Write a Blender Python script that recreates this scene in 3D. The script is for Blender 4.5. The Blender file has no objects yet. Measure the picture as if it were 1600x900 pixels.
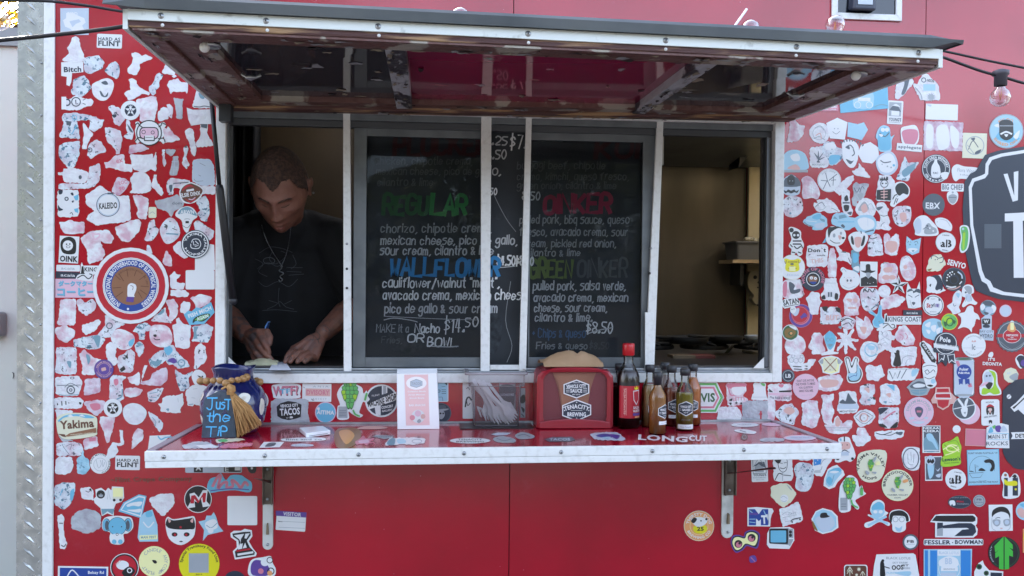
import bpy, bmesh, math, random
from mathutils import Vector as V, Matrix, noise
from math import sin, cos, pi, radians as R
SC = bpy.context.scene
COL = SC.collection
rnd = random.Random(7)
# ---------------------------------------------------------------- camera, sky, sun, exposure
FPX = 1250.0; DIST = 2.25
YAW, PITCH, ROLL = R(4.9), R(-0.55), R(0.5)
CAM = V((-DIST*math.tan(YAW), -DIST, 1.55))
fw = V((sin(YAW)*cos(PITCH), cos(YAW)*cos(PITCH), sin(PITCH)))
r0 = V((cos(YAW), -sin(YAW), 0)); u0 = r0.cross(fw)
rt = cos(ROLL)*r0 + sin(ROLL)*u0; up = rt.cross(fw)
cd = bpy.data.cameras.new('camera'); cam = bpy.data.objects.new('camera', cd); COL.objects.link(cam)
m = Matrix((rt, up, -fw)).transposed().to_4x4(); m.translation = CAM; cam.matrix_world = m
cd.sensor_width = 36; cd.lens = 36*FPX/1600; cd.clip_start = .05; cd.clip_end = 3000
SC.camera = cam
def ray(x, y): return fw + rt*((x-800)/FPX) + up*((450-y)/FPX)
def at(x, y, Y=None, Z=None):
    d = ray(x, y)
    t = (Y-CAM.y)/d.y if Y is not None else (Z-CAM.z)/d.z
    return CAM + d*t
SUN_EL, SUN_AZ = R(27), R(-28)        # azimuth from +Y towards +X
w = bpy.data.worlds.new('World'); SC.world = w; w.use_nodes = True
nt = w.node_tree; bg = nt.nodes['Background']
sky = nt.nodes.new('ShaderNodeTexSky'); sky.sky_type = 'NISHITA'; sky.sun_disc = False
sky.sun_elevation = SUN_EL; sky.sun_rotation = SUN_AZ; sky.dust_density = 4.5; sky.air_density = .75; sky.ozone_density = .2
hs = nt.nodes.new('ShaderNodeHueSaturation'); hs.inputs['Saturation'].default_value = .72; nt.links.new(sky.outputs[0], hs.inputs['Color']); nt.links.new(hs.outputs[0], bg.inputs[0]); bg.inputs[1].default_value = .15
sl = bpy.data.lights.new('sun', 'SUN'); sl.energy = 4.0; sl.angle = R(.5); sl.color = (1, .93, .82)
so = bpy.data.objects.new('sun', sl); COL.objects.link(so)
sdir = V((sin(SUN_AZ)*cos(SUN_EL), cos(SUN_AZ)*cos(SUN_EL), sin(SUN_EL)))
so.rotation_euler = sdir.to_track_quat('Z', 'Y').to_euler(); so.location = sdir*30
SC.view_settings.view_transform = 'Standard'; SC.view_settings.look = 'None'
SC.view_settings.exposure = 3.08; SC.view_settings.gamma = 1
SC.cycles.max_bounces = 8; SC.cycles.transparent_max_bounces = 16
SC.cycles.caustics_reflective = False; SC.cycles.caustics_refractive = False
# ---------------------------------------------------------------- materials
def lin(h):
    h = h.lstrip('#'); c = [int(h[i:i+2], 16)/255 for i in (0, 2, 4)]
    return [(x/12.92 if x <= .04045 else ((x+.055)/1.055)**2.4) for x in c] + [1]
MATS = {}
def mat(name, col, rough=.5, metal=0, col2=None, scale=20, amt=.5, bump=0, bscale=60, coat=0, ior=1.5, trans=0, emit=0, stretch=None, rvar=0, detail=4, lo=.4, hi=.65):
    if name in MATS: return MATS[name]
    m = bpy.data.materials.new(name); m.use_nodes = True; n = m.node_tree; N = n.nodes; L = n.links
    b = N['Principled BSDF']; c = lin(col) if isinstance(col, str) else list(col)
    b.inputs['Base Color'].default_value = c; b.inputs['Roughness'].default_value = rough
    b.inputs['Metallic'].default_value = metal; b.inputs['IOR'].default_value = ior
    b.inputs['Coat Weight'].default_value = coat; b.inputs['Coat Roughness'].default_value = .08
    b.inputs['Transmission Weight'].default_value = trans
    if emit: b.inputs['Emission Color'].default_value = c; b.inputs['Emission Strength'].default_value = emit
    tc = N.new('ShaderNodeTexCoord'); mp = N.new('ShaderNodeMapping'); L.new(tc.outputs['Object'], mp.inputs[0])
    if stretch: mp.inputs['Scale'].default_value = stretch
    if col2 or rvar:
        t = N.new('ShaderNodeTexNoise'); t.inputs['Scale'].default_value = scale; t.inputs['Detail'].default_value = detail
        L.new(mp.outputs[0], t.inputs['Vector'])
        if col2:
            mr = N.new('ShaderNodeMapRange'); L.new(t.outputs[0], mr.inputs[0])
            mr.inputs[1].default_value = lo; mr.inputs[2].default_value = hi; mr.inputs[4].default_value = amt
            mx = N.new('ShaderNodeMix'); mx.data_type = 'RGBA'; L.new(mr.outputs[0], mx.inputs[0])
            mx.inputs[6].default_value = c; mx.inputs[7].default_value = lin(col2); L.new(mx.outputs[2], b.inputs['Base Color'])
        if rvar:
            mr = N.new('ShaderNodeMapRange'); L.new(t.outputs[0], mr.inputs[0])
            mr.inputs[1].default_value = .3; mr.inputs[2].default_value = .7
            mr.inputs[3].default_value = max(0, rough-rvar); mr.inputs[4].default_value = rough+rvar; L.new(mr.outputs[0], b.inputs['Roughness'])
    if bump:
        t2 = N.new('ShaderNodeTexNoise'); t2.inputs['Scale'].default_value = bscale; t2.inputs['Detail'].default_value = 3
        L.new(mp.outputs[0], t2.inputs['Vector']); bp = N.new('ShaderNodeBump'); bp.inputs['Strength'].default_value = bump
        bp.inputs['Distance'].default_value = .01; L.new(t2.outputs[0], bp.inputs['Height']); L.new(bp.outputs[0], b.inputs['Normal'])
    MATS[name] = m; return m
# ---------------------------------------------------------------- mesh builder
class MB:
    def __init__(s): s.v = []; s.f = []; s.m = []; s.mats = []; s.sm = []
    def mi(s, m):
        if m not in s.mats: s.mats.append(m)
        return s.mats.index(m)
    def add(s, vs, fs, m, smooth=False):
        o = len(s.v); s.v += [tuple(v) for v in vs]; k = s.mi(m)
        for f in fs: s.f.append([i+o for i in f]); s.m.append(k); s.sm.append(smooth)
        return s
    def box(s, a, b, m, rot=None, bev=0):
        x0, y0, z0 = a; x1, y1, z1 = b
        vs = [(x, y, z) for x in (x0, x1) for y in (y0, y1) for z in (z0, z1)]
        if rot is not None:
            c = V(((x0+x1)/2, (y0+y1)/2, (z0+z1)/2)); vs = [c + rot @ (V(v)-c) for v in vs]
        return s.add(vs, [(0,1,3,2),(4,6,7,5),(0,4,5,1),(2,3,7,6),(0,2,6,4),(1,5,7,3)], m)
    def hexa(s, p, m):  # 8 points: bottom ring 4 ccw, top ring 4
        return s.add(p, [(3,2,1,0),(4,5,6,7),(0,1,5,4),(1,2,6,5),(2,3,7,6),(3,0,4,7)], m)
    def prism(s, pts, y0, y1, m, smooth=False):  # pts (x,z), extruded along y
        n = len(pts); vs = [(x, y0, z) for x, z in pts] + [(x, y1, z) for x, z in pts]
        return s.add(vs, [list(range(n)), list(range(2*n-1, n-1, -1))] + [(i, i+n, (i+1) % n+n, (i+1) % n) for i in range(n)], m, smooth)
    def tube(s, pts, r, m, seg=8, cap=True, smooth=True):
        pts = [V(p) for p in pts]; n = len(pts); rr = r if isinstance(r, (list, tuple)) else [r]*n
        vs = []; prev = None
        for i, p in enumerate(pts):
            t = (pts[min(i+1, n-1)]-pts[max(i-1, 0)]).normalized()
            if prev is None: a = t.orthogonal().normalized()
            else: a = (prev - t*prev.dot(t)).normalized()
            prev = a; b = t.cross(a)
            vs += [p + (a*cos(2*pi*k/seg) + b*sin(2*pi*k/seg))*rr[i] for k in range(seg)]
        fs = [(i*seg+k, i*seg+(k+1) % seg, (i+1)*seg+(k+1) % seg, (i+1)*seg+k) for i in range(n-1) for k in range(seg)]
        if cap: fs += [list(range(seg))[::-1], [(n-1)*seg+k for k in range(seg)]]
        return s.add(vs, fs, m, smooth)
    def lathe(s, prof, m, c=(0, 0, 0), seg=24, axis='z', smooth=True, sq=None):
        vs = []
        for r, h in prof:
            for k in range(seg):
                a = 2*pi*k/seg; x, y = r*cos(a), r*sin(a)
                if sq: e = 2/sq; x = r*math.copysign(abs(cos(a))**e, cos(a)); y = r*math.copysign(abs(sin(a))**e, sin(a))
                p = (x, y, h) if axis == 'z' else (x, h, y)
                vs.append((c[0]+p[0], c[1]+p[1], c[2]+p[2]))
        n = len(prof)
        fs = [(i*seg+k, i*seg+(k+1) % seg, (i+1)*seg+(k+1) % seg, (i+1)*seg+k) for i in range(n-1) for k in range(seg)]
        return s.add(vs, fs, m, smooth)
    def sphere(s, c, r, m, seg=12, rings=8, sc=(1, 1, 1), rot=None):
        vs = []; c = V(c)
        for i in range(rings+1):
            t = pi*i/rings
            for k in range(seg):
                a = 2*pi*k/seg; p = V((r*sin(t)*cos(a)*sc[0], r*sin(t)*sin(a)*sc[1], r*cos(t)*sc[2]))
                vs.append(c + (rot @ p if rot is not None else p))
        fs = [(i*seg+k, (i+1)*seg+k, (i+1)*seg+(k+1) % seg, i*seg+(k+1) % seg) for i in range(rings) for k in range(seg)]
        return s.add(vs, fs, m, True)
    def mesh(s, name):
        me = bpy.data.meshes.new(name); me.from_pydata(s.v, [], s.f)
        for m in s.mats: me.materials.append(m)
        me.polygons.foreach_set('material_index', s.m); me.polygons.foreach_set('use_smooth', s.sm); me.update(); return me
    def build(s, name, parent=None, **kw):
        return obj(name, s.mesh(name), parent, **kw)
def obj(name, me, parent=None, label=None, cat=None, group=None, kind=None, bev=0):
    o = bpy.data.objects.new(name, me); COL.objects.link(o)
    if parent: o.parent = parent; o.matrix_parent_inverse = parent.matrix_world.inverted() if parent.type != 'EMPTY' else Matrix.Translation(-parent.location)
    tag(o, label, cat, group, kind)
    if bev:
        md = o.modifiers.new('bevel', 'BEVEL'); md.width = bev; md.segments = 2; md.limit_method = 'ANGLE'
    return o
def tag(o, label=None, cat=None, group=None, kind=None):
    if label: o['label'] = label
    if cat: o['category'] = cat
    if group: o['group'] = group
    if kind: o['kind'] = kind
def thing(name, label, cat, loc=(0, 0, 0), group=None):
    o = bpy.data.objects.new(name, None); COL.objects.link(o); o.location = loc; o.empty_display_size = .05
    tag(o, label, cat, group); return o
# ---------------------------------------------------------------- palette
# (the paint of the trailer wall)
def paint_mat():
    m = mat('red_paint', '#ae0a26', .16, col2='#9c0921', scale=3, amt=1, coat=.35, ior=1.5, bump=.035, bscale=2.2, rvar=.05)
    n = m.node_tree; N = n.nodes; L = n.links; b = N['Principled BSDF']
    src = b.inputs['Base Color'].links[0].from_socket
    # fine scratches and whitish scuffs / glue ghosts
    tc = N.new('ShaderNodeTexCoord'); t = N.new('ShaderNodeTexNoise'); t.inputs['Scale'].default_value = 9; t.inputs['Detail'].default_value = 9; t.inputs['Roughness'].default_value = .75
    L.new(tc.outputs['Object'], t.inputs['Vector'])
    mr = N.new('ShaderNodeMapRange'); L.new(t.outputs[0], mr.inputs[0]); mr.inputs[1].default_value = .6; mr.inputs[2].default_value = .8; mr.inputs[4].default_value = .2
    mx = N.new('ShaderNodeMix'); mx.data_type = 'RGBA'; L.new(mr.outputs[0], mx.inputs[0]); L.new(src, mx.inputs[6]); mx.inputs[7].default_value = lin('#c5637a')
    v = N.new('ShaderNodeTexVoronoi'); v.inputs['Scale'].default_value = 22; L.new(tc.outputs['Object'], v.inputs['Vector'])
    m2 = N.new('ShaderNodeMapRange'); L.new(v.outputs['Distance'], m2.inputs[0]); m2.inputs[1].default_value = .035; m2.inputs[2].default_value = .02; m2.inputs[4].default_value = .6
    m3 = N.new('ShaderNodeMix'); m3.data_type = 'RGBA'; L.new(m2.outputs[0], m3.inputs[0]); L.new(mx.outputs[2], m3.inputs[6]); m3.inputs[7].default_value = lin('#d8889c')
    L.new(m3.outputs[2], b.inputs['Base Color']); return m
RED = paint_mat()
WHITE = mat('white_powder_coat', '#e2e3e2', .38, col2='#b4b2ac', scale=70, amt=.5, lo=.5, hi=.8, detail=9)
ALU = mat('aluminium', '#a9adb2', .38, .75, col2='#7d8186', scale=25, amt=.6, rvar=.1)
ALUD = mat('dull_grey_aluminium', '#6d7276', .5, .5, col2='#5a5f63', scale=18, amt=.7)
SCREW = mat('screw_steel', '#9a9da0', .3, .8)
BLACK = mat('black_rubber', '#15161a', .5)
DARK = mat('dark_plastic', '#22242a', .4)
RUST = mat('rusty_painted_wood', '#4c2d2a', .6, col2='#a5835f', scale=26, amt=.9, lo=.5, hi=.62, bump=.5, bscale=45, stretch=(.25, 2, 3), detail=9)
# ---------------------------------------------------------------- setting: ground
g = MB(); g.add([(-120, -120, 0), (120, -120, 0), (120, 160, 0), (-120, 160, 0)], [(0, 1, 2, 3)], mat('asphalt', '#4a4a4b', .9, col2='#5c5b59', scale=30, amt=1, bump=.3, bscale=200))
g.build('ground', kind='structure')
# ---------------------------------------------------------------- the food trailer
XL, XR = -1.325, 2.6; ZB, ZT, YB = .42, 2.72, 2.25
WX0, WX1, WZ0, WZ1 = -.812, .785, 1.262, 2.03      # window frame outside
IX0, IX1, IZ0 = -.786, .757, 1.288                 # opening
trailer = thing('food_trailer', 'red food trailer with serving window, fold-up awning and sticker-covered wall', 'food trailer', (0, 0, 0))
S1, S2 = -.002, 1.216; GAP = .0012
def panel(rects):
    b = MB()
    for x0, x1, z0, z1 in rects:
        b.add([(x0, 0, z0), (x1, 0, z0), (x1, 0, z1), (x0, 0, z1), (x0, .03, z0), (x1, .03, z0), (x1, .03, z1), (x0, .03, z1)], [(0, 1, 2, 3), (0, 4, 5, 1), (3, 2, 6, 7), (0, 3, 7, 4), (1, 5, 6, 2)], RED)
    return b.build('wall_panel', trailer)
PANEL_L = panel([(-1.235, WX0+.01, ZB, ZT), (WX0+.01, S1-GAP, ZB, WZ0+.01), (WX0+.01, S1-GAP, WZ1-.01, ZT)])
PANEL_R = panel([(S1+GAP, WX1-.01, ZB, WZ0+.01), (S1+GAP, WX1-.01, WZ1-.01, ZT), (WX1-.01, S2-GAP, ZB, ZT)])
PANEL_E = panel([(S2+GAP, XR, ZB, ZT)])
b = MB(); M_BACK = mat('panel_backing', '#3a0a14', .8)
for x0, x1, z0, z1 in ((XL, WX0+.01, ZB, ZT), (WX1-.01, XR, ZB, ZT), (WX0+.01, WX1-.01, ZB, WZ0+.01), (WX0+.01, WX1-.01, WZ1-.01, ZT)):
    b.box((x0+.002, .031, z0), (x1-.002, .05, z1), M_BACK)
b.build('wall_core', trailer)
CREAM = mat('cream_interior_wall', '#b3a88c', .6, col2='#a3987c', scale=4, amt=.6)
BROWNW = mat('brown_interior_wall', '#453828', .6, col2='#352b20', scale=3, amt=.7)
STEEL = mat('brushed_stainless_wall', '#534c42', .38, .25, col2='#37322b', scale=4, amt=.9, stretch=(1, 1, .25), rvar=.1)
REDOUT = mat('red_outer_skin', '#9c1230', .4)
b = MB(); b.box((XL, .05, ZB), (XL+.02, YB, ZT), REDOUT); b.box((XR-.02, .05, ZB), (XR, YB, ZT), REDOUT); b.box((XL+.02, YB-.02, ZB), (XR-.02, YB, ZT), REDOUT)
b.build('outer_wall', trailer)
LIGHT_OPENINGS = [(-.75, .8, .5, .5), (.35, .25, 1.4, .82)]     # openings added in the unseen roof to light the interior: x, y, width, depth
def holed(b, x0, x1, y0, y1, z0, z1, m):
    xs = [x0]; 
    for vx, vy, vw, vd in LIGHT_OPENINGS:
        b.box((xs[-1], y0, z0), (vx, y1, z1), m); b.box((vx, y0, z0), (vx+vw, vy, z1), m); b.box((vx, vy+vd, z0), (vx+vw, y1, z1), m); xs.append(vx+vw)
    b.box((xs[-1], y0, z0), (x1, y1, z1), m)
b = MB(); holed(b, XL-.01, XR+.01, -.02, YB+.01, ZT, ZT+.03, WHITE); b.build('roof', trailer)
for vx, vy, vw, vd in LIGHT_OPENINGS:
    b = MB(); t_ = .015
    for q0, q1 in (((vx-t_, vy-t_), (vx, vy+vd+t_)), ((vx+vw, vy-t_), (vx+vw+t_, vy+vd+t_)), ((vx, vy-t_), (vx+vw, vy)), ((vx, vy+vd), (vx+vw, vy+vd+t_))):
        b.box((q0[0], q0[1], 2.47), (q1[0], q1[1], ZT+.08), WHITE)
    b.build('added_roof_opening', trailer)
b = MB(); b.box((XL+.02, .052, ZB), (XR-.02, YB-.02, ZB+.03), mat('floor_plate', '#3b3b3d', .6)); b.build('floor', trailer)
b = MB(); holed(b, XL+.03, XR-.03, .06, YB-.03, 2.45, 2.47, CREAM); b.build('ceiling', trailer)
# wheels and skirt (below the picture)
for wx in (.2, 1.05):
    wb = MB(); wb.lathe([(.0, -.1), (.2, -.1), (.3, -.09), (.32, -.06), (.32, .06), (.3, .09), (0, .09)], BLACK, (wx, .35, .325), 28, 'y'); ty = wb.build('wheel', trailer)
    rb = MB(); rb.lathe([(0, -.105), (.12, -.108), (.17, -.104), (.18, -.101)], ALU, (wx, .35, .325), 24, 'y'); rb.build('rim', ty)
# interior walls
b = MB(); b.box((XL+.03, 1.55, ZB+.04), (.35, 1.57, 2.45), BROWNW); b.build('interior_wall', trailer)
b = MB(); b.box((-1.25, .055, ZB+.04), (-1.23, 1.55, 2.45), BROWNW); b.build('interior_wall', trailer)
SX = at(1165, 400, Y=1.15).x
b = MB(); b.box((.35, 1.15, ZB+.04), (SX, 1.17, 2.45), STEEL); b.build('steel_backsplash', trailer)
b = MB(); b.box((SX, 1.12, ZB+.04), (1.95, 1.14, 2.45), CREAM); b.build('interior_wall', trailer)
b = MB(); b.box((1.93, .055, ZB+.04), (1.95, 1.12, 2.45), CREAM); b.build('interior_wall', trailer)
# inner faces of the serving wall
b = MB()
b.box((-1.23, .052, ZB+.04), (-.83, .056, 2.45), CREAM); b.box((.80, .052, ZB+.04), (1.93, .056, 2.45), CREAM); b.box((-.83, .052, ZB+.04), (.80, .056, 1.22), CREAM); b.box((-.83, .052, 2.06), (.80, .056, 2.45), CREAM)
b.build('inner_lining', trailer)
# extractor hood at the right of the kitchen
b = MB(); HM = mat('hood_steel', '#7c7f7d', .4, .3, col2='#5c5f5d', scale=8, amt=.7)
p0 = at(1040, 212, Y=.75); p1 = at(1200, 187, Y=.75)
b.hexa([(p0.x-.25, .75, p0.z), (p1.x+.2, .75, p0.z), (p1.x+.2, 1.14, p0.z-.06), (p0.x-.25, 1.14, p0.z-.06), (p0.x-.25, .75, 2.44), (p1.x+.2, .75, 2.44), (p1.x+.2, 1.14, 2.44), (p0.x-.25, 1.14, 2.44)], HM)
b.build('extractor_hood', trailer, bev=.006)
b = MB(); q = [at(1152, 262, Y=1.0), at(1200, 205, Y=1.0), at(1200, 180, Y=1.0), at(1160, 180, Y=1.0)]
b.prism([(p.x, p.z) for p in q], .98, 1.1, mat('hood_end', '#24242a', .5, .3)); b.build('hood_bracket', trailer)
# interior counter along the window, cooktop
CT = mat('steel_counter', '#565250', .35, .8, col2='#3a3735', scale=12, amt=.7)
b = MB(); b.box((-1.2, .06, 1.26), (.9, .36, 1.302), CT); b.build('inner_counter', trailer, bev=.002)
b = MB(); b.box((.40, .42, 1.0), (1.9, 1.1, 1.29), mat('stove_body', '#5a5550', .35, .5)); b.build('stove', trailer, bev=.01)
b = MB(); GR = mat('cast_iron', '#1c1a19', .6, .3)
for i in range(5):
    for j in range(2):
        cx, cy = .55+i*.2, .58+j*.28
        for k in range(4):
            a = k*pi/4+.2; b.tube([(cx-.08*cos(a), cy-.08*sin(a), 1.325), (cx, cy, 1.331), (cx+.08*cos(a), cy+.08*sin(a), 1.325)], .005, GR, 6)
        b.lathe([(.085, 1.31), (.088, 1.317), (.085, 1.323)], GR, (cx, cy, 0), 16)
b.build('burner_grates', trailer, kind='stuff')
# ------------- window frame
fr = []
def frm(name, a, b_, m=WHITE, par=None, bev=.0015, **k):
    x = MB(); x.box(a, b_, m); return x.build(name, par or trailer, bev=bev, **k)
win = None
frm('window_frame', (WX0, -.012, WZ0), (IX0, .045, WZ1))
frm('window_frame', (IX1, -.012, WZ0), (WX1, .045, WZ1))
frm('window_frame', (IX0, -.012, WZ0), (IX1, .045, IZ0))
frm('window_frame', (IX0, -.010, 2.008), (IX1, .045, WZ1))
# inner dark track, head rails and bottom tracks
frm('window_track', (IX0, .0, IZ0+.0003), (IX1, .04, IZ0+.006), mat('track_grey', '#8b9095', .4, .6))
frm('window_track', (IX0, .012, IZ0+.006), (IX1, .017, IZ0+.013), ALU)
frm('window_track', (IX0, .032, IZ0+.006), (IX1, .037, IZ0+.015), BLACK)
frm('head_rail', (IX0, .004, 1.99), (IX1, .04, 2.008), ALUD)
frm('head_rail', (IX0, .012, 1.972), (IX1, .035, 1.99), mat('track_dark', '#4b4e52', .5, .4))
frm('jamb_track', (IX0, .004, IZ0+.015), (IX0+.006, .044, 1.972), ALUD)
frm('jamb_track', (IX1-.018, .004, IZ0+.015), (IX1-.012, .03, 1.972), ALUD)
frm('jamb_track', (IX1-.012, .012, IZ0+.015), (IX1, .044, 1.972), mat('jamb_grey', '#7b7f85', .45, .4))
frm('jamb_track', (IX1-.024, .02, IZ0+.015), (IX1-.0185, .04, 1.972), BLACK)
# corner gussets
for s, x in ((1, IX0+.007), (-1, IX1-.02)):
    b = MB(); b.prism([(x, IZ0+.013), (x+s*.032, IZ0+.013), (x, IZ0+.045)][::s], .001, .003, WHITE); b.build('corner_gusset', trailer)
def vbar(name, x0t, x1t, x0b, x1b, yt, yb, Y, th, m, **k):
    p = [at(x0b, yb, Y=Y), at(x1b, yb, Y=Y), at(x1t, yt, Y=Y), at(x0t, yt, Y=Y)]
    b = MB(); b.prism([(q.x, q.z) for q in p], Y, Y+th, m); return b.build(name, trailer, bev=.001, **k)
vbar('mullion', 536, 547, 537, 549, 172, 584, .0015, .0135, WHITE, label='white upright bar right of the man')
vbar('mullion', 752, 768, 751, 765, 180, 584, .001, .0135, WHITE, label='left white upright bar before the menu')
vbar('mullion', 822, 831, 811, 822, 182, 584, .0006, .0135, WHITE, label='thin white upright bar before the menu')
vbar('mullion', 1027, 1037, 1008, 1022, 186, 584, .0012, .0105, WHITE, label='white upright bar leaning left at the top of its run')
vbar('mullion', 1008, 1021, 1008, 1022, 488, 576, -.002, .004, WHITE)
frm('sash_rail', (at(765, 575, Y=.006).x+.001, .006, IZ0+.008), (at(812, 575, Y=.006).x-.001, .014, IZ0+.022), WHITE)
b = MB()
for x, y in ((542, 381), (542, 420), (542, 450), (1017, 388), (1015, 427)):
    p = at(x, y, Y=.002); b.lathe([(0, -.003), (.003, -.003), (.0038, 0), (.0038, .003)], SCREW if y < 400 else DARK, (p.x, .002, p.z), 10, 'y')
b.build('screws', trailer, kind='stuff')
# sash frames that hold the glass
def sash(px0, px1, Y, st, name='sash_frame'):
    x0, x1 = at(px0, 400, Y=Y).x, at(px1, 400, Y=Y).x; z0, z1 = IZ0+.014, 1.975
    b = MB(); b.box((x0, Y, z0), (x0+st[0], Y+.012, z1), ALUD); b.box((x1-st[1], Y, z0), (x1, Y+.012, z1), ALUD)
    b.box((x0+st[0], Y, z0), (x1-st[1], Y+.012, z0+.028), ALUD); b.box((x0+st[0], Y, z1-.024), (x1-st[1], Y+.012, z1), ALUD)
    f = b.build(name, trailer, bev=.001)
    return f, (x0+st[0], z0+.028, x1-st[1], z1-.024)
def glassmat():
    m = bpy.data.materials.new('window_glass'); m.use_nodes = True; n = m.node_tree; N = n.nodes
    N.remove(N['Principled BSDF']); t = N.new('ShaderNodeBsdfTransparent'); t.inputs[0].default_value = (.78, .79, .8, 1)
    gl = N.new('ShaderNodeBsdfGlossy'); gl.inputs['Roughness'].default_value = .03; gl.inputs[0].default_value = (.9, .95, 1, 1)
    fr_ = N.new('ShaderNodeFresnel'); fr_.inputs[0].default_value = 1.16; mx = N.new('ShaderNodeMixShader')
    n.links.new(fr_.outputs[0], mx.inputs[0]); n.links.new(t.outputs[0], mx.inputs[1]); n.links.new(gl.outputs[0], mx.inputs[2])
    n.links.new(mx.outputs[0], N['Material Output'].inputs[0]); return m
GLASS = glassmat()
for a, c, st in ((552, 757, (.035, .004)), (826, 1022, (.004, .036))):
    f, (x0, z0, x1, z1) = sash(a, c, .022, st)
    b = MB(); b.box((x0, .027, z0), (x1, .029, z1), GLASS); b.build('glass_pane', f)
# menu board behind the glass
bx0, bx1 = at(572, 400, Y=.05).x, at(1003, 400, Y=.05).x
bz0, bz1 = at(780, 569, Y=.05).z, at(780, 192, Y=.05).z
menu = thing('menu_board', 'black chalk menu board with handwritten taco list behind the sliding windows', 'menu board', (0, .056, bz0))
CHB = mat('chalkboard', '#2d3136', .8, col2='#3d4248', scale=5, amt=.75, bump=.05, bscale=300, detail=8)
b = MB(); b.box((bx0, .055, bz0), (bx1, .063, bz1), CHB); b.build('board', menu)
b = MB(); fx0, fx1, fz0, fz1 = bx0-.014, bx1+.014, bz0-.012, bz1+.012
b.box((fx0, .052, fz0), (bx0-.0005, .068, fz1), ALUD); b.box((bx1+.0005, .052, fz0), (fx1, .068, fz1), ALUD)
b.box((bx0-.0005, .052, fz0), (bx1+.0005, .068, bz0-.0005), ALUD); b.box((bx0-.0005, .052, bz1+.0005), (bx1+.0005, .068, fz1), ALUD); b.build('board_frame', menu)
# ------------- diamond plate corner
DP = mat('diamond_plate', '#b9bbb9', .30, .6, col2='#8f9190', scale=40, amt=.7, rvar=.12)
b = MB(); b.box((XL, -.006, ZB), (-1.262, .03, ZT), DP); b.box((XL-.004, -.006, ZB), (XL, .4, ZT), DP)
k = 0; z = .5
while z < 2.7:
    x = -1.293 + (.0 if k % 2 else .0); a = R(-38) if 1 else 0
    for (dx, aa) in ((-.004, R(-42)),):
        L_, W_ = .020, .0048; c = V((x+dx, -.006, z)); d = V((cos(aa), 0, sin(aa))); n_ = V((-sin(aa), 0, cos(aa)))
        b.add([c-d*L_, c+n_*W_, c+d*L_, c-n_*W_, c+V((0, -.0038, 0))-d*.009, c+V((0, -.0038, 0))+d*.009], [(0, 3, 5, 4), (3, 2, 5), (2, 1, 4, 5), (1, 0, 4)], DP)
    c = V((x+.022, -.006, z+.012)); d = V((cos(.75), 0, sin(.75))); n_ = V((-sin(.75), 0, cos(.75)))
    b.add([c-d*.007, c+n_*.002, c+d*.007, c-n_*.002, c+V((0, -.0012, 0))], [(0, 3, 4), (3, 2, 4), (2, 1, 4), (1, 0, 4)], DP)
    z += .0385; k += 1
b.build('diamond_plate_corner', trailer)
b = MB(); b.box((-1.262, -.009, ZB), (-1.2345, .0, ZT), WHITE); b.build('corner_trim', trailer, bev=.003)
b = MB()
for z in (.95, 1.21, 1.42, 1.70, 1.98, 2.12):
    b.lathe([(0, -.0025), (.0025, -.002), (.0032, 0)], SCREW, (-1.268, -.0065, z), 10, 'y')
b.build('rivets', trailer, kind='stuff')
# ---------------------------------------------------------------- awning (hinged hatch held open over the window)
AFL, AFR = at(200, 43, Y=-.70), at(1466, 103, Y=-.69)
ABL, ABR = at(350, 171, Y=-.014), at(1232, 188, Y=-.014)
aw = thing('awning', 'fold-up hatch awning with peeling brown underside above the serving window', 'awning', (0, 0, 2.0))
def A(u, v, h=0):   # u 0..1 left-right, v 0 front .. 1 back
    p = (AFL*(1-u)+AFR*u)*(1-v) + (ABL*(1-u)+ABR*u)*v
    return V((p.x, p.y, p.z+h))
def slab(b, u0, u1, v0, v1, h0, h1, m, nu=1):
    for i in range(nu):
        a, c = u0+(u1-u0)*i/nu, u0+(u1-u0)*(i+1)/nu
        b.hexa([A(a, v0, h0), A(c, v0, h0), A(c, v1, h0), A(a, v1, h0), A(a, v0, h1), A(c, v0, h1), A(c, v1, h1), A(a, v1, h1)], m)
    return b
def part(name, args, m, par=None, **k):
    b = MB(); slab(b, *args, m); return b.build(name, par or aw, **k)
PEEL = mat('peeling_brown_paint', '#664540', .5, col2='#a39c90', scale=9, amt=.95, bump=.8, bscale=30, detail=10, lo=.56, hi=.585)
PEEL2 = mat('peeling_silver_paint', '#3a353c', .5, col2='#b4b6bc', scale=13, amt=.9, bump=1, bscale=40, detail=10, lo=.47, hi=.50, stretch=(1, .5, 1))
GLK = mat('glossy_dark_panel', '#403e45', .06, coat=.0, ior=1.8, col2='#8b877c', scale=5.5, amt=.8, detail=9, lo=.63, hi=.64, stretch=(.7, 1.6, 1))
GLR = mat('glossy_maroon_panel', '#961f4c', .06, ior=1.7, col2='#a0948a', scale=6, amt=.8, detail=9, lo=.67, hi=.68, stretch=(.6, 1.6, 1))
TRIM = mat('awning_trim', '#dfe5e2', .45, col2='#8d908c', scale=30, amt=.8, detail=8, lo=.6, hi=.75)
part('front_rail', (0, 1, 0, .032, .0015, .016), RUST, bev=.002)
part('rail_underside', (0.004, .996, .004, .085, -.003, .0015), PEEL)
part('side_rail', (0, .028, .085, .93, -.002, .03), PEEL, bev=.002)
part('side_rail', (.972, 1, .085, .93, -.002, .03), PEEL, bev=.002)
part('back_rail', (0, 1, .93, .995, -.006, .03), RUST, bev=.003)
part('hinge_rail', (.004, .996, .86, .93, .004, .03), PEEL)
part('side_rail', (.028, .075, .085, .86, .006, .03), PEEL)
part('side_rail', (.925, .972, .085, .86, .006, .03), PEEL)
UR1, UR2 = .295, .70
part('cross_rib', (UR1, UR1+.026, .085, .9, -.003, .03), PEEL2, bev=.001)
part('cross_rib', (UR2, UR2+.022, .085, .9, -.003, .03), PEEL2, bev=.001)
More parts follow.
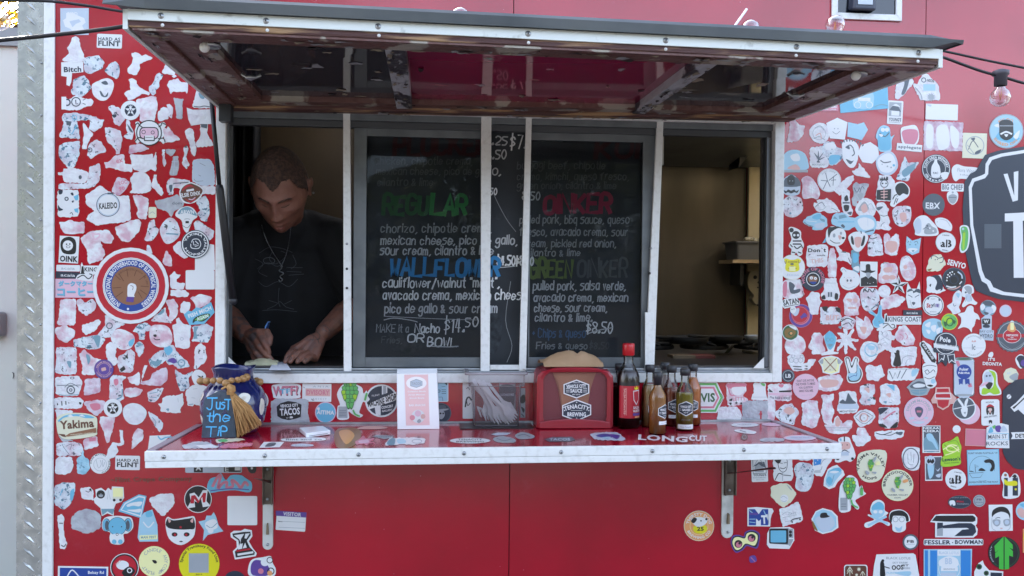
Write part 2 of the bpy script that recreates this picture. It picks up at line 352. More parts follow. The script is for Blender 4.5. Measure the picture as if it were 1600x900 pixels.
part('under_panel', (.075, UR1, .085, .86, .018, .03), GLK)
part('under_panel', (UR1+.026, UR2, .085, .86, .018, .03), GLR, label='maroon centre panel of the awning underside')
part('under_panel', (UR2+.022, .925, .085, .86, .018, .03), GLK)
part('core', (0.001, .999, .001, .99, .0305, .034), mat('awning_core', '#70262f', .5))
part('front_trim', (0, 1, -.006, 0, .0135, .034), TRIM, bev=.001)
part('side_trim', (-.006, -.0005, 0, .99, -.003, .034), TRIM)
part('side_trim', (1.0005, 1.006, 0, .99, -.003, .034), TRIM)
# flakes of old paint curling off the rails, ribs and glossy panels
b = MB(); q = random.Random(31); FLK = [mat('paint_flake_grey', '#8f8f92', .7), mat('paint_flake_buff', '#8b8170', .7), mat('paint_flake_dark', '#241a1b', .7)]
zones = ((.01, .99, .01, .085, -.0045, 60, .5), (.0, .99, .865, .93, .002, 34, 1), (0, 1, .93, .99, -.0075, 26, 1), (UR1, UR1+.026, .09, .88, -.0045, 40, .6), (UR2, UR2+.022, .09, .88, -.0045, 40, .6), (.035, .075, .1, .84, .004, 22, 1), (.925, .965, .1, .84, .004, 22, 1), (.002, .028, .1, .92, -.0035, 16, 1), (.08, .29, .1, .84, .0165, 17, 1), (.33, .69, .1, .84, .0165, 13, 1), (.73, .92, .1, .84, .0165, 10, 1))
for u0, u1, v0, v1, h, n, k in zones:
    for _ in range(n):
        u, v = q.uniform(u0, u1), q.uniform(v0, v1); ru, rv = q.uniform(.002, .011)*(.4 if u1-u0 < .05 else 1.2), q.uniform(.006, .03)*(.5 if v1-v0 < .1 else 1); m_ = q.choice(FLK[:2] if q.random() < .75 else FLK[2:]); n_ = 9; pts = []
        for j in range(n_):
            t = 2*pi*j/n_; e = q.uniform(.45, 1.15); uu = min(max(u+ru*e*cos(t), u0), u1); vv = min(max(v+rv*e*sin(t), v0), v1); pts.append(A(uu, vv, h-q.random()**3*.003))
        b.add([A(u, v, h-.0002)]+pts, [(0, (j+1) % n_+1, j+1) for j in range(n_)], m_)
b.build('paint_flakes', aw, kind='stuff')
# folded sheet-metal cap with a bent corner at each end
CAP = mat('cap_sheet_metal', '#5e6468', .5, .45, col2='#464b4f', scale=6, amt=.7, rvar=.12)
b = MB(); n = 24; ru = []
for i in range(n+1):
    u = -.022+1.05*i/n; e = max(0, (-u)/.022) ; e2 = max(0, (u-1)/.028)
    dip = .0
    lo = .033 + .014*e*0 + .018*e2 + (.004*math.sin(i*1.1))*0
    a = A(u, -.022-.02*e, lo); c = A(u, -.028+.01*e2, .051 - (.008*e2)); t1 = A(u, -.02+.02*e2, .058-.005*e2); t2 = A(u, 1.0, .068)
    ru.append([a, c, t1, t2, t2-V((0, 0, .003)), t1-V((0, -.004, .006)), a+V((0, .004, .0))])
vs = [p for r_ in ru for p in r_]; k = 7
fs = [(i*k+j, i*k+(j+1) % k, (i+1)*k+(j+1) % k, (i+1)*k+j) for i in range(n) for j in range(k)] + [tuple(range(k)), tuple(range(n*k+k-1, n*k-1, -1))]
b.add(vs, fs, CAP); b.build('cap_sheet', aw)
# screws
b = MB(); b2 = MB()
for px, in ((248,), (400,), (566,), (795,), (1012,), (1225,), (1430,)):
    u = (px-200)/1266; c = A(u, -.0065, .0235)
    b.lathe([(0, -.003), (.0025, -.003), (.0045, -.0005), (.006, 0)], SCREW, tuple(c), 14, 'y'); b.lathe([(0, -.0035), (.0016, -.0033)], BLACK, tuple(c), 8, 'y')
    c = A(u+.001, 0, .0075); b.lathe([(0, -.002), (.0025, -.0015), (.0035, 0)], WHITE, tuple(c), 10, 'y')
b.build('screws', aw, kind='stuff')
# recessed lights / sockets under the awning
for u, v in ((.083, .11), (.92, .11)):
    f = MB(); c = A(u, v, -.004); f.lathe([(.016, 0), (.017, -.004), (.012, -.006), (.012, 0)], ALU, tuple(c), 18)
    o = f.build('lamp_socket', aw); f = MB(); f.sphere(c+V((-.012, -.01, -.008)), .010, mat('white_plastic', '#e8e8e6', .35), 12, 8); f.build('lamp_bulb', o)
for u in (.10, .895):   # latch hooks
    f = MB(); c = A(u, .42, -.004); f.tube([c+V((-.02, 0, 0)), c+V((0, .002, -.012)), c+V((.022, 0, -.002))], .0035, SCREW, 8); f.sphere(c+V((0, 0, -.008)), .008, SCREW, 10, 6, (1.6, 1, .7)); f.build('latch', aw)
f = MB(); c = A(.012, .93, -.012); f.box((c.x-.012, c.y-.03, c.z-.035), (c.x+.018, c.y, c.z+.01), DARK); f.build('hinge_bracket', aw)
# gas strut at the left of the opening
gs = thing('gas_strut', 'black gas strut propping the awning at the left of the window', 'gas strut', tuple(at(330, 145, Y=-.06)))
p0, p1, p2, p3 = at(329, 140, Y=-.07), at(343, 293, Y=-.055), at(343.5, 296, Y=-.055), at(364, 470, Y=-.035)
b = MB(); b.tube([p0, p1], .0058, BLACK, 12); b.build('rod', gs)
b = MB(); b.tube([p2+(p2-p3).normalized()*.012, p2, p3], [.0085, .0105, .0105], BLACK, 16); b.build('cylinder', gs)
b = MB(); b.sphere(p0, .014, BLACK, 12, 8, (1, 1, 1.4)); b.sphere(p3, .012, DARK, 12, 8); b.build('end_fitting', gs)
# ---------------------------------------------------------------- serving ledge
LZ = 1.147
led = thing('serving_ledge', 'red glossy fold-down serving shelf with white metal edge under the window', 'serving shelf', (0, 0, LZ))
LG = mat('ledge_red_gloss', '#a8122c', .15, ior=1.5, col2='#8c0f26', scale=6, amt=1, coat=.35, bump=.015, bscale=4)
LFL, LFR = V((-.875, -.345, LZ)), V((.803, -.327, LZ)); LBL, LBR = V((-.862, -.002, LZ)), V((.775, -.002, LZ))
def Lp(u, v, h=0):
    p = (LFL*(1-u)+LFR*u)*(1-v)+(LBL*(1-u)+LBR*u)*v; return V((p.x, p.y, p.z+h))
def lslab(b, u0, u1, v0, v1, h0, h1, m):
    return b.hexa([Lp(u0, v0, h0), Lp(u1, v0, h0), Lp(u1, v1, h0), Lp(u0, v1, h0), Lp(u0, v0, h1), Lp(u1, v0, h1), Lp(u1, v1, h1), Lp(u0, v1, h1)], m)
b = MB(); lslab(b, .012, .988, .02, .995, -.02, 0, LG); b.build('shelf_top', led)
b = MB(); lslab(b, 0, 1, -.012, .018, -.021, .002, WHITE); b.build('front_edge', led, bev=.0015)
b = MB(); lslab(b, 0.0005, .9995, -.009, .018, -.037, -.0215, WHITE); b.build('front_edge', led, bev=.0015)
MAU = mat('mauve_grey_trim', '#a59ca4', .4, .4)
b = MB(); lslab(b, 0, .0115, .0185, 1, -.03, .003, MAU); b.build('side_edge', led, bev=.001)
b = MB(); lslab(b, .9885, 1, .0185, 1, -.03, .003, MAU); b.build('side_edge', led, bev=.001)
b = MB(); lslab(b, .0115, .9885, .985, 1.0, .0004, .006, ALU); b.build('back_edge', led)
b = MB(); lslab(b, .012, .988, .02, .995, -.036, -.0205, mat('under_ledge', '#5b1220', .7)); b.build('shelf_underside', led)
b = MB(); b2 = MB()
for px in (256, 402, 541, 701, 852, 997, 1146, 1284):
    u = (px-228)/1081; c = Lp(u, -.013, -.011); b.lathe([(0, -.004), (.0018, -.004), (.004, -.0025), (.0052, 0)], SCREW, tuple(c), 14, 'y'); b.lathe([(0, -.0045), (.0013, -.0042)], BLACK, tuple(c), 8, 'y')
b.build('screws', led, kind='stuff')
BRW = mat('worn_white_bracket', '#c9cac6', .5, col2='#8c8a84', scale=15, amt=.7, lo=.55, hi=.7)
BRM = mat('tarnished_steel', '#6f675f', .45, .7, col2='#4b403a', scale=22, amt=.8)
for (x0, x1, ya, yb, yc, side, txt) in ((411, 427, 728, 786, 858, 1, 'left'), (1126, 1144, 716, 772, 840, -1, 'right')):
    br = thing('shelf_bracket', 'white and steel folding bracket under the %s end of the serving shelf' % txt, 'bracket', tuple(at((x0+x1)/2, yc, Y=0)), 'brackets under the serving shelf')
    a, c = at(x0, yc, Y=0), at(x1, yc, Y=0); zt = at(x0, ya-8, Y=0).z; r_ = (c.x-a.x)/2; zc = a.z+r_
    pts = [(a.x, zt), (a.x, zc)] + [((a.x+c.x)/2-r_*cos(t*pi/8), zc-r_*sin(t*pi/8)) for t in range(1, 8)] + [(c.x, zc), (c.x, zt)]
    b = MB(); b.prism(pts, -.007, -.0005, BRW); b.build('mounting_strip', br, bev=.001)
    zm = at(x0, yb, Y=0).z; b = MB(); b.box((a.x+.003+(.004 if side < 0 else 0), -.013, zm), (c.x-.002+(.004 if side < 0 else 0), -.0075, zt), BRM)
    b.box((a.x+.001+(.004 if side < 0 else 0), -.02, zm), (a.x+.0045+(.004 if side < 0 else 0), -.0075, zt), BRM); b.box((c.x-.003+(.004 if side < 0 else 0), -.02, zm), (c.x+.0005+(.004 if side < 0 else 0), -.0075, zt), BRM); b.build('hinge_channel', br)
    b = MB()
    xs = (a.x+c.x)/2
    if side < 0: b.hexa([(xs-.005, -.012, zt-.055), (xs+.005, -.012, zt-.055), (xs+.005, -.004, zt-.06), (xs-.005, -.004, zt-.06), (xs+.05, -.2, zt+.0), (xs+.06, -.2, zt+.0), (xs+.075, -.16, zt-.004), (xs+.065, -.16, zt-.004)], mat('arm_maroon', '#541a22', .45))
    else: b.hexa([(xs+.004, -.018, zt-.05), (xs+.009, -.018, zt-.05), (xs+.009, -.01, zt-.06), (xs+.004, -.01, zt-.06), (xs+.004, -.2, zt+.001), (xs+.01, -.2, zt+.001), (xs+.01, -.17, zt-.008), (xs+.004, -.17, zt-.008)], BRM)
    b.build('folding_arm', br)
    b = MB(); zz = at(x0, (yb+yc)/2+4, Y=0).z; b.hexa([(xs-.003, -.016, zz-.012), (xs+.004, -.016, zz-.012), (xs+.004, -.0075, zz-.014), (xs-.003, -.0075, zz-.014), (xs-.001, -.018, zz+.016), (xs+.003, -.018, zz+.016), (xs+.002, -.0075, zz+.018), (xs-.001, -.0075, zz+.018)], mat('rusty_catch', '#8a7c66', .5, .5)); b.build('catch', br)
    b = MB()
    for z in (zc+.001, zm+.014, zt-.02): b.lathe([(0, -.003), (.003, -.0025), (.0045, 0)], SCREW, (xs+(.002 if side < 0 else 0), -.0075 if z < zm else -.0135, z), 12, 'y')
    b.build('screws', br, kind='stuff')
# ---------------------------------------------------------------- festoon lights and cables
CBL = mat('black_cable', '#17141a', .5)
def cable(pts, r, label, n=28):
    b = MB(); P_ = []
    for i in range(len(pts)-1):
        for j in range(8):
            t = j/8; p_ = [pts[max(0, i-1)], pts[i], pts[i+1], pts[min(len(pts)-1, i+2)]]
            P_.append(.5*((2*p_[1]) + (p_[2]-p_[0])*t + (2*p_[0]-5*p_[1]+4*p_[2]-p_[3])*t*t + (3*p_[1]-p_[0]-3*p_[2]+p_[3])*t**3))
    P_.append(pts[-1]); b.tube(P_, r, CBL, 8); return b.build('cable', None, label=label, cat='cable')
cable([at(-60, 2, Y=-.5), at(60, 1, Y=-.5), at(130, 8, Y=-.45), at(215, 20, Y=-.35), at(260, 10, Y=-.2)], .0032, 'upper black cable running in from the top left corner to the awning')
cable([at(-60, 70, Y=-.6), at(0, 63, Y=-.6), at(90, 54, Y=-.6), at(205, 39, Y=-.62), at(240, 20, Y=-.5)], .0042, 'thick black cable crossing the diamond plate and the grey bird sticker')
cable([at(1440, 75, Y=-.3), at(1475, 80, Y=-.3), at(1540, 94, Y=-.3), at(1600, 106, Y=-.3), at(1680, 122, Y=-.3)], .0032, 'upper black cable leaving the right end of the awning')
cable([at(1450, 84, Y=-.42), at(1475, 90, Y=-.4), at(1530, 110, Y=-.4), at(1570, 121, Y=-.4), at(1605, 131, Y=-.4), at(1680, 146, Y=-.4)], .0035, 'lower black cable that carries the clear bulb right of the awning')
CG = mat('clear_bulb_glass', '#ffffff', .02, ior=1.45)
def bulbglass():
    m = bpy.data.materials.new('bulb_glass'); m.use_nodes = True; n = m.node_tree; N = n.nodes; N.remove(N['Principled BSDF'])
    t = N.new('ShaderNodeBsdfTransparent'); t.inputs[0].default_value = (.9, .9, .92, 1); gl = N.new('ShaderNodeBsdfGlossy'); gl.inputs['Roughness'].default_value = .05
    lw = N.new('ShaderNodeLayerWeight'); lw.inputs[0].default_value = .45; mx = N.new('ShaderNodeMixShader')
    n.links.new(lw.outputs['Facing'], mx.inputs[0]); n.links.new(t.outputs[0], mx.inputs[1]); n.links.new(gl.outputs[0], mx.inputs[2]); n.links.new(mx.outputs[0], N['Material Output'].inputs[0]); return m
BG = bulbglass()
def bulb(c, label, r=.022, up_=1):
    t = thing('festoon_bulb', label, 'light bulb', (0, 0, 0), 'clear festoon bulbs')
    b = MB(); b.lathe([(.0, -r), (.5*r, -.87*r), (.87*r, -.5*r), (r, 0), (.87*r, .5*r), (.55*r, .86*r), (.42*r, 1.15*r), (.42*r, 1.25*r)], BG, seg=20); b.build('glass_globe', t)
    b = MB(); b.lathe([(.42*r, 1.2*r), (.62*r, 1.2*r), (.62*r, 2.2*r), (.8*r, 2.3*r), (.8*r, 2.7*r), (.3*r, 2.9*r), (0, 2.9*r)], mat('grey_socket', '#4b4852', .5), seg=14); b.build('socket', t)
    b = MB(); b.tube([(-.15*r, 0, 1.1*r), (-.1*r, 0, .3*r), (0, 0, -.3*r), (.1*r, 0, .3*r), (.15*r, 0, 1.1*r)], .0009, mat('filament', '#d98a3c', .4), 5); b.build('filament', t)
    if up_ < 0: t.rotation_euler = (pi, 0, .3)
    t.location = c; return t
bulb(at(1563, 152, Y=-.4), 'clear round bulb hanging in a black socket right of the awning', .0235)
bulb(at(719, 27, Y=-.45), 'pale round bulb lying on the awning left of centre', .0225, -1)
bulb(at(856, 41, Y=-.45), 'bulb barely showing above the awning edge beside a blue scrap', .0225, -1)
bulb(at(1172, 46, Y=-.45), 'pale round bulb on the awning next to the white stick', .0225, -1)
bulb(at(1305, 39, Y=-.45), 'clear round bulb on the awning under the framed lamp recess', .0225, -1)
b = MB(); b.sphere(at(-4, 30, Y=-.6), .022, BG, 16, 10); b.build('festoon_bulb', None, label='clear bulb cut off by the left edge of the photo', cat='light bulb', group='clear festoon bulbs')
b = MB(); b.tube([at(1138, 55, Y=-.5), at(1145, 45, Y=-.5), at(1167, 14, Y=-.5)], .0028, mat('white_plastic_', '#f1eef2', .35), 8); b.build('plastic_stick', None, label='thin white stick poking up from the top of the awning', cat='stick')
b = MB(); p = at(880, 37, Y=-.5); b.box((p.x-.009, p.y-.004, p.z-.004), (p.x+.009, p.y+.004, p.z+.002), mat('blue_plastic', '#2c76a8', .4)); b.build('blue_clip', None, label='tiny blue plastic scrap on the awning edge', cat='clip')
# ---------------------------------------------------------------- framed lamp recess high on the wall
lr = thing('lamp_recess', 'white framed recess with a floodlight above the right end of the awning', 'wall light', tuple(at(1350, 5, Y=0)))
p0, p1 = at(1298, 30, Y=0), at(1407, 30, Y=0); x0, x1, z0 = p0.x, p1.x, p0.z; z1 = z0+.16; fw_ = .018
b = MB(); b.prism([(x0, z0), (x1, z0), (x1-fw_, z0+fw_), (x0+fw_, z0+fw_)], -.008, -.0005, WHITE); b.prism([(x1, z0), (x1, z1), (x1-fw_, z1-fw_), (x1-fw_, z0+fw_)], -.008, -.0005, WHITE)
b.prism([(x0, z1), (x0, z0), (x0+fw_, z0+fw_), (x0+fw_, z1-fw_)], -.008, -.0005, WHITE); b.prism([(x1, z1), (x0, z1), (x0+fw_, z1-fw_), (x1-fw_, z1-fw_)], -.008, -.0005, WHITE); b.build('frame', lr, bev=.001)
b = MB(); b.box((x0+fw_, -.002, z0+fw_), (x1-fw_, -.0004, z1-fw_), mat('recess_glass', '#0f1522', .08, ior=1.6)); b.build('dark_glass', lr)
cx = at(1345, 0, Y=0).x; b = MB(); b.hexa([(cx-.035, -.028, z0+.022), (cx+.032, -.028, z0+.022), (cx+.04, -.003, z0+.026), (cx-.042, -.003, z0+.026), (cx-.028, -.028, z0+.1), (cx+.025, -.028, z0+.1), (cx+.038, -.003, z0+.1), (cx-.04, -.003, z0+.1)], mat('lamp_grey', '#34394a', .4)); h = b.build('lamp_housing', lr, bev=.005)
b = MB(); b.box((cx-.024, -.0305, z0+.036), (cx+.02, -.0285, z0+.08), mat('lamp_lens', '#b9c3ce', .2)); b.build('lamp_lens', h)
# ---------------------------------------------------------------- beyond the trailer: white trailer and the tree
wt = thing('white_trailer', 'plain white trailer standing behind the left edge of the red food trailer', 'trailer', (-3.2, 1.5, 0))
zt = at(20, 66, Y=1.5).z; WT = mat('white_trailer_skin', '#cbd2c9', .5, col2='#c9ccc9', scale=1.5, amt=1, bump=.02, bscale=3)
b = MB(); b.box((-6.5, 1.5, .2), (-1.5, 3.6, zt), WT); b.build('body', wt)
b = MB(); b.box((-6.52, 1.48, zt-.02), (-1.48, 3.62, zt+.06), mat('trailer_roof_trim', '#8f9296', .4, .4)); b.build('roof_trim', wt)
b = MB(); p = at(4, 506, Y=1.5); b.box((p.x-.06, 1.44, p.z-.055), (p.x+.022, 1.499, p.z+.055), mat('latch_grey', '#8d9194', .4, .5)); lt = b.build('door_latch', wt, bev=.012)
b = MB(); b.box((p.x-.06, 1.434, p.z-.03), (p.x+.002, 1.439, p.z+.03), DARK); b.build('latch_slot', lt)
b = MB(); p = at(22, 586, Y=1.5); b.tube([(p.x-.005, 1.495, p.z+.012), (p.x+.003, 1.49, p.z+.01), (p.x+.004, 1.49, p.z-.004), (p.x-.002, 1.495, p.z-.014)], .002, DARK, 6); b.build('keyhole', wt)
b = MB()
for x in (-4.9, -2.6): b.lathe([(0, -.1), (.28, -.1), (.3, -.05), (.3, .1), (0, .1)], BLACK, (x, 1.7, .3), 24, 'y')
b.build('wheels', wt, kind='stuff')
TRK = mat('bark', '#4a3a2b', .9, col2='#2c221a', scale=14, amt=1, bump=.5, bscale=30)
def leafmat(name, c1, c2):
    m = mat(name, c1, .6, col2=c2, scale=.9, amt=1, detail=2); n = m.node_tree; N = n.nodes
    b = N['Principled BSDF']; tr = N.new('ShaderNodeBsdfTranslucent'); ad = N.new('ShaderNodeMixShader'); ad.inputs[0].default_value = .5
    n.links.new(b.inputs['Base Color'].links[0].from_socket, tr.inputs[0]); n.links.new(b.outputs[0], ad.inputs[1]); n.links.new(tr.outputs[0], ad.inputs[2]); n.links.new(ad.outputs[0], N['Material Output'].inputs[0]); return m
LF1 = leafmat('yellow_leaves', '#c49a2c', '#7a7426'); LF2 = leafmat('green_leaves', '#3f5222', '#5b5f24')
def tree(label, loc, H, R_, lm, seed, nclump=60, nleaf=60, ls=.05, base=.45, group=None):
    q = random.Random(seed); t = thing('tree', label, 'tree', loc, group); L0 = V(loc); b = MB()
    b.tube([L0, L0+V((.1, 0, H*.3)), L0+V((0, .1, H*.6)), L0+V((.1, 0, H*.92))], [H*.03, H*.024, H*.015, H*.004], TRK, 9)
    cl = []
    for i in range(nclump):
        a = q.uniform(0, 2*pi); hh = q.uniform(base, 1.0); rr = R_*math.sqrt(q.random())*(1.15-abs(hh-.65)*1.3)
        c = L0+V((rr*cos(a), rr*sin(a), H*hh)); cl.append(c); s = L0+V((0, 0, H*(base-.12+.5*(hh-base)+.05)))
        b.tube([s, (s+c)/2+V((q.uniform(-.2, .2), q.uniform(-.2, .2), .12)), c], [H*.005, H*.003, H*.001], TRK, 5)
    b.build('trunk', t)
    b = MB(); vs = []; fs = []
    for c in cl:
        s = q.uniform(.5, 1)*R_*.3
        for k in range(nleaf):
            d = V((q.gauss(0, 1), q.gauss(0, 1), q.gauss(0, .8)))*s*.5; p = c+d; n = V((q.gauss(0, 1), q.gauss(0, 1), q.gauss(0, 1))).normalized(); a = n.orthogonal().normalized(); e = n.cross(a); z = ls*q.uniform(.6, 1.4)
            o = len(vs); vs += [p-a*z, p+e*z*.5, p+a*z, p-e*z*.5]; fs.append((o, o+1, o+2, o+3))
    b.add(vs, fs, lm); b.build('crown', t); return t
tree('tall tree with yellow backlit leaves behind the white trailer at the top left', (-7.6, 9.6, 0), 7.6, 2.9, LF1, 3, 210, 170, .042, .4)
# ---------------------------------------------------------------- street side behind the camera (mirrored in the gloss)
b = MB(); q = random.Random(5); vs = []; fs = []; LFD = leafmat('far_leaves', '#2f3b24', '#454a2c')
for i in range(26000):
    x = q.uniform(-75, 75); d = q.uniform(0, 10); y = -44-d; top = 9.4+1.3*sin(x*.21)+.8*sin(x*.53+1)+1.2*noise.noise(V((x*.3, 0, 0))); z = top*(q.random()**.6)
    n = V((q.gauss(0, 1), q.gauss(0, 1)+1, q.gauss(0, 1))).normalized(); a = n.orthogonal().normalized(); e = n.cross(a); s_ = q.uniform(.3, .6); p = V((x, y, z)); o = len(vs)
    vs += [p-a*s_, p+e*s_*.6, p+a*s_, p-e*s_*.6]; fs.append((o, o+1, o+2, o+3))
b.add(vs, fs, LFD); b.build('far_wood', None, kind='stuff', label='distant line of trees across the lot from the food trailer', cat='trees')
for i, (x, y, H, r_) in enumerate(((-9.5, -14.5, 10.5, 3.8), (-5.2, -16, 9.5, 3.2), (-15, -17, 9, 3.4))):
    tree(('tallest green tree on the lot opposite the food trailer', 'green tree nearest the middle of the lot opposite the trailer', 'leftmost green tree on the lot opposite the trailer')[i], (x, y, 0), H, r_, LF2, 20+i, 90, 45, .16, .12)
# ---------------------------------------------------------------- flat print helpers: shapes in photo pixels laid on real planes
def catmull(p, closed=True, n=4):
    out = []; N = len(p); rng = range(N if closed else N-1)
    for i in rng:
        a, b_, c, d = (p[(i-1) % N], p[i], p[(i+1) % N], p[(i+2) % N]) if closed else (p[max(0, i-1)], p[i], p[i+1], p[min(N-1, i+2)])
        for j in range(n):
            t = j/n; out.append(tuple(.5*((2*b_[k])+(c[k]-a[k])*t+(2*a[k]-5*b_[k]+4*c[k]-d[k])*t*t+(3*b_[k]-a[k]-3*c[k]+d[k])*t**3) for k in (0, 1)))
    if not closed: out.append(tuple(p[-1]))
    return out
TXT = {}
def textmesh(s, bold=0):
    key = (s, bold)
    if key in TXT: return TXT[key]
    c = bpy.data.curves.new('t', 'FONT'); c.body = s; c.resolution_u = 2; c.offset = bold*.012; c.fill_mode = 'FRONT'
    if bold > 1: c.space_character = 1.06
    o = bpy.data.objects.new('t', c); me = o.to_mesh(); vs = [(v.co.x, v.co.y) for v in me.vertices]; fs = [tuple(p.vertices) for p in me.polygons]
    o.to_mesh_clear(); bpy.data.objects.remove(o); bpy.data.curves.remove(c)
    if not vs: vs = [(0, 0), (1, 0), (1, 1)]; fs = [(0, 1, 2)]
    x0 = min(v[0] for v in vs); x1 = max(v[0] for v in vs); y0 = min(v[1] for v in vs); y1 = max(v[1] for v in vs)
    vs = [((x-x0)/(x1-x0), (y-y0)/max(.01, y1-y0)) for x, y in vs]; TXT[key] = (vs, fs); return TXT[key]
def ribbon(pts, w_, n0=0):
    vs = []; fs = []
    for i, p in enumerate(pts):
        a = pts[max(0, i-1)]; c = pts[min(len(pts)-1, i+1)]; dx, dy = c[0]-a[0], c[1]-a[1]; l = math.hypot(dx, dy) or 1; e = w_/2
        ex = -dx/l*e if i == 0 else (dx/l*e if i == len(pts)-1 else 0); ey = -dy/l*e if i == 0 else (dy/l*e if i == len(pts)-1 else 0)
        vs += [(p[0]+dy/l*e+ex*.6, p[1]-dx/l*e+ey*.6), (p[0]-dy/l*e+ex*.6, p[1]+dx/l*e+ey*.6)]
        if i: fs.append((2*i-2+n0, 2*i+n0, 2*i+1+n0, 2*i-1+n0))
    return vs, fs
FRM = [0, 0, 1]
def FR(x, y, s): FRM[:] = [x, y, s]
def q_(x, y): return (FRM[0]+x/FRM[2], FRM[1]+y/FRM[2])
def shape(s):
    """returns (outline or None, verts, faces) in photo pixels"""
    t = s.split(); k = t[0]; sc = FRM[2]
    if k in ('C', 'E', 'N'):
        f = [float(v) for v in t[1:]]; cx, cy, rx = f[:3]; ry = f[3] if len(f) > 3 and k != 'N' else rx; ro = R(f[4]) if len(f) > 4 else 0; n = int(f[3]) if k == 'N' else 28
        if k == 'N' and len(f) > 5:  # star: N cx cy r n rot inner
            n = int(f[3])*2
            pts = [q_(cx+(rx if i % 2 == 0 else f[5])*sin(2*pi*i/n+R(f[4])), cy-(rx if i % 2 == 0 else f[5])*cos(2*pi*i/n+R(f[4]))) for i in range(n)]
        elif k == 'N': pts = [q_(cx+rx*sin(2*pi*i/n+ro), cy-rx*cos(2*pi*i/n+ro)) for i in range(n)]
        else: pts = [q_(cx+rx*cos(a)*cos(ro)-ry*sin(a)*sin(ro), cy+rx*cos(a)*sin(ro)+ry*sin(a)*cos(ro)) for a in [2*pi*i/n for i in range(n)]]
        return pts, pts, [tuple(range(len(pts)))]
    if k == 'R':
        f = [float(v) for v in t[1:]]; x0, y0, x1, y1 = f[:4]; ro = R(f[4]) if len(f) > 4 else 0; c = f[5] if len(f) > 5 else 0
        cx, cy = (x0+x1)/2, (y0+y1)/2; base = []
        if c:
            for (ax, ay, a0) in ((x1-c, y0+c, -90), (x1-c, y1-c, 0), (x0+c, y1-c, 90), (x0+c, y0+c, 180)):
                base += [(ax+c*cos(R(a0+d)), ay+c*sin(R(a0+d))) for d in (0, 30, 60, 90)]
        else: base = [(x0, y0), (x1, y0), (x1, y1), (x0, y1)]
        pts = [q_(cx+(x-cx)*cos(ro)-(y-cy)*sin(ro), cy+(x-cx)*sin(ro)+(y-cy)*cos(ro)) for x, y in base]
        return pts, pts, [tuple(range(len(pts)))]
    if k == 'L' or k == 'LB':   # stroke
        w_ = float(t[1])/sc; pts = [q_(*map(float, p.split(','))) for p in t[2:]]
        if k == 'LB': pts = catmull(pts, False)
        vs, fs = ribbon(pts, w_); return None, vs, fs
    if k == 'O':   # ring  O cx cy r w
        f = [float(v) for v in t[1:]]; cx, cy, r, w_ = f[:4]; ry = f[4] if len(f) > 4 else r; n = 32
        vs = [q_(cx+(r+s_*w_/2)*cos(2*pi*i/n), cy+(ry+s_*w_/2)*sin(2*pi*i/n)) for i in range(n) for s_ in (-1, 1)]
        return None, vs, [(2*i, 2*i+1, (2*i+3) % (2*n), (2*i+2) % (2*n)) for i in range(n)]
    if k in ('T', 'TB', 'TX'):   # T cx cy w h rot text
        f = [float(v) for v in t[1:6]]; cx, cy, w_, h_, ro = f; ro = R(ro); vs, fs = textmesh(' '.join(t[6:]), {'T': .5, 'TB': 2, 'TX': 3}[k])
        out = []
        for x, y in vs:
            a, b_ = (x-.5)*w_, -(y-.5)*h_; out.append(q_(cx+a*cos(ro)-b_*sin(ro), cy+a*sin(ro)+b_*cos(ro)))
        return None, out, fs
    if k in ('A', 'AB'):   # arc text: A cx cy r h a0 a1 text
        f = [float(v) for v in t[1:7]]; cx, cy, r, h_, a0, a1 = f; vs, fs = textmesh(' '.join(t[7:]), .6 if k == 'A' else 2.4); out = []; sg = 1 if a1 > a0 else -1
        for x, y in vs:
            a = R(a0+(a1-a0)*x); rr = r+sg*y*h_; out.append(q_(cx+rr*sin(a), cy-rr*cos(a)))
        return None, out, fs
    if k == 'B' : pts = catmull([q_(*map(float, p.split(','))) for p in t[1:]]); return pts, pts, [tuple(range(len(pts)))]
    pts = [q_(*map(float, p.split(','))) for p in t]; return pts, pts, [tuple(range(len(pts)))]
def area(p): return sum(p[i][0]*p[(i+1) % len(p)][1]-p[(i+1) % len(p)][0]*p[i][1] for i in range(len(p)))/2
VIN = dict(rough=.38, coat=.2)
PALD = dict(w='#dcdddf', k='#16181d', n='#222c3e', b='#9cc3d6', B='#2f7fc4', c='#d8d6bd', r='#b3152c', g='#5fae5e', G='#2c5a35', y='#d8cf1e', s='#9aa0a6', S='#4c5560', o='#dc9a62', v='#5a3f8e', q='#d9b3c4', l='#9cc832', m='#5f3a2c', N='#1c3f8f', a='#68aecb', h='#6f94a4', i='#e9e6a8', j='#c9768a', z='#82632f', u='#b9c4d2', x='#8a5f46', e='#d3a7a0', f='#3fae3c')
PAL = {k: mat('print_'+k, v, col2=None, **VIN) for k, v in PALD.items()}
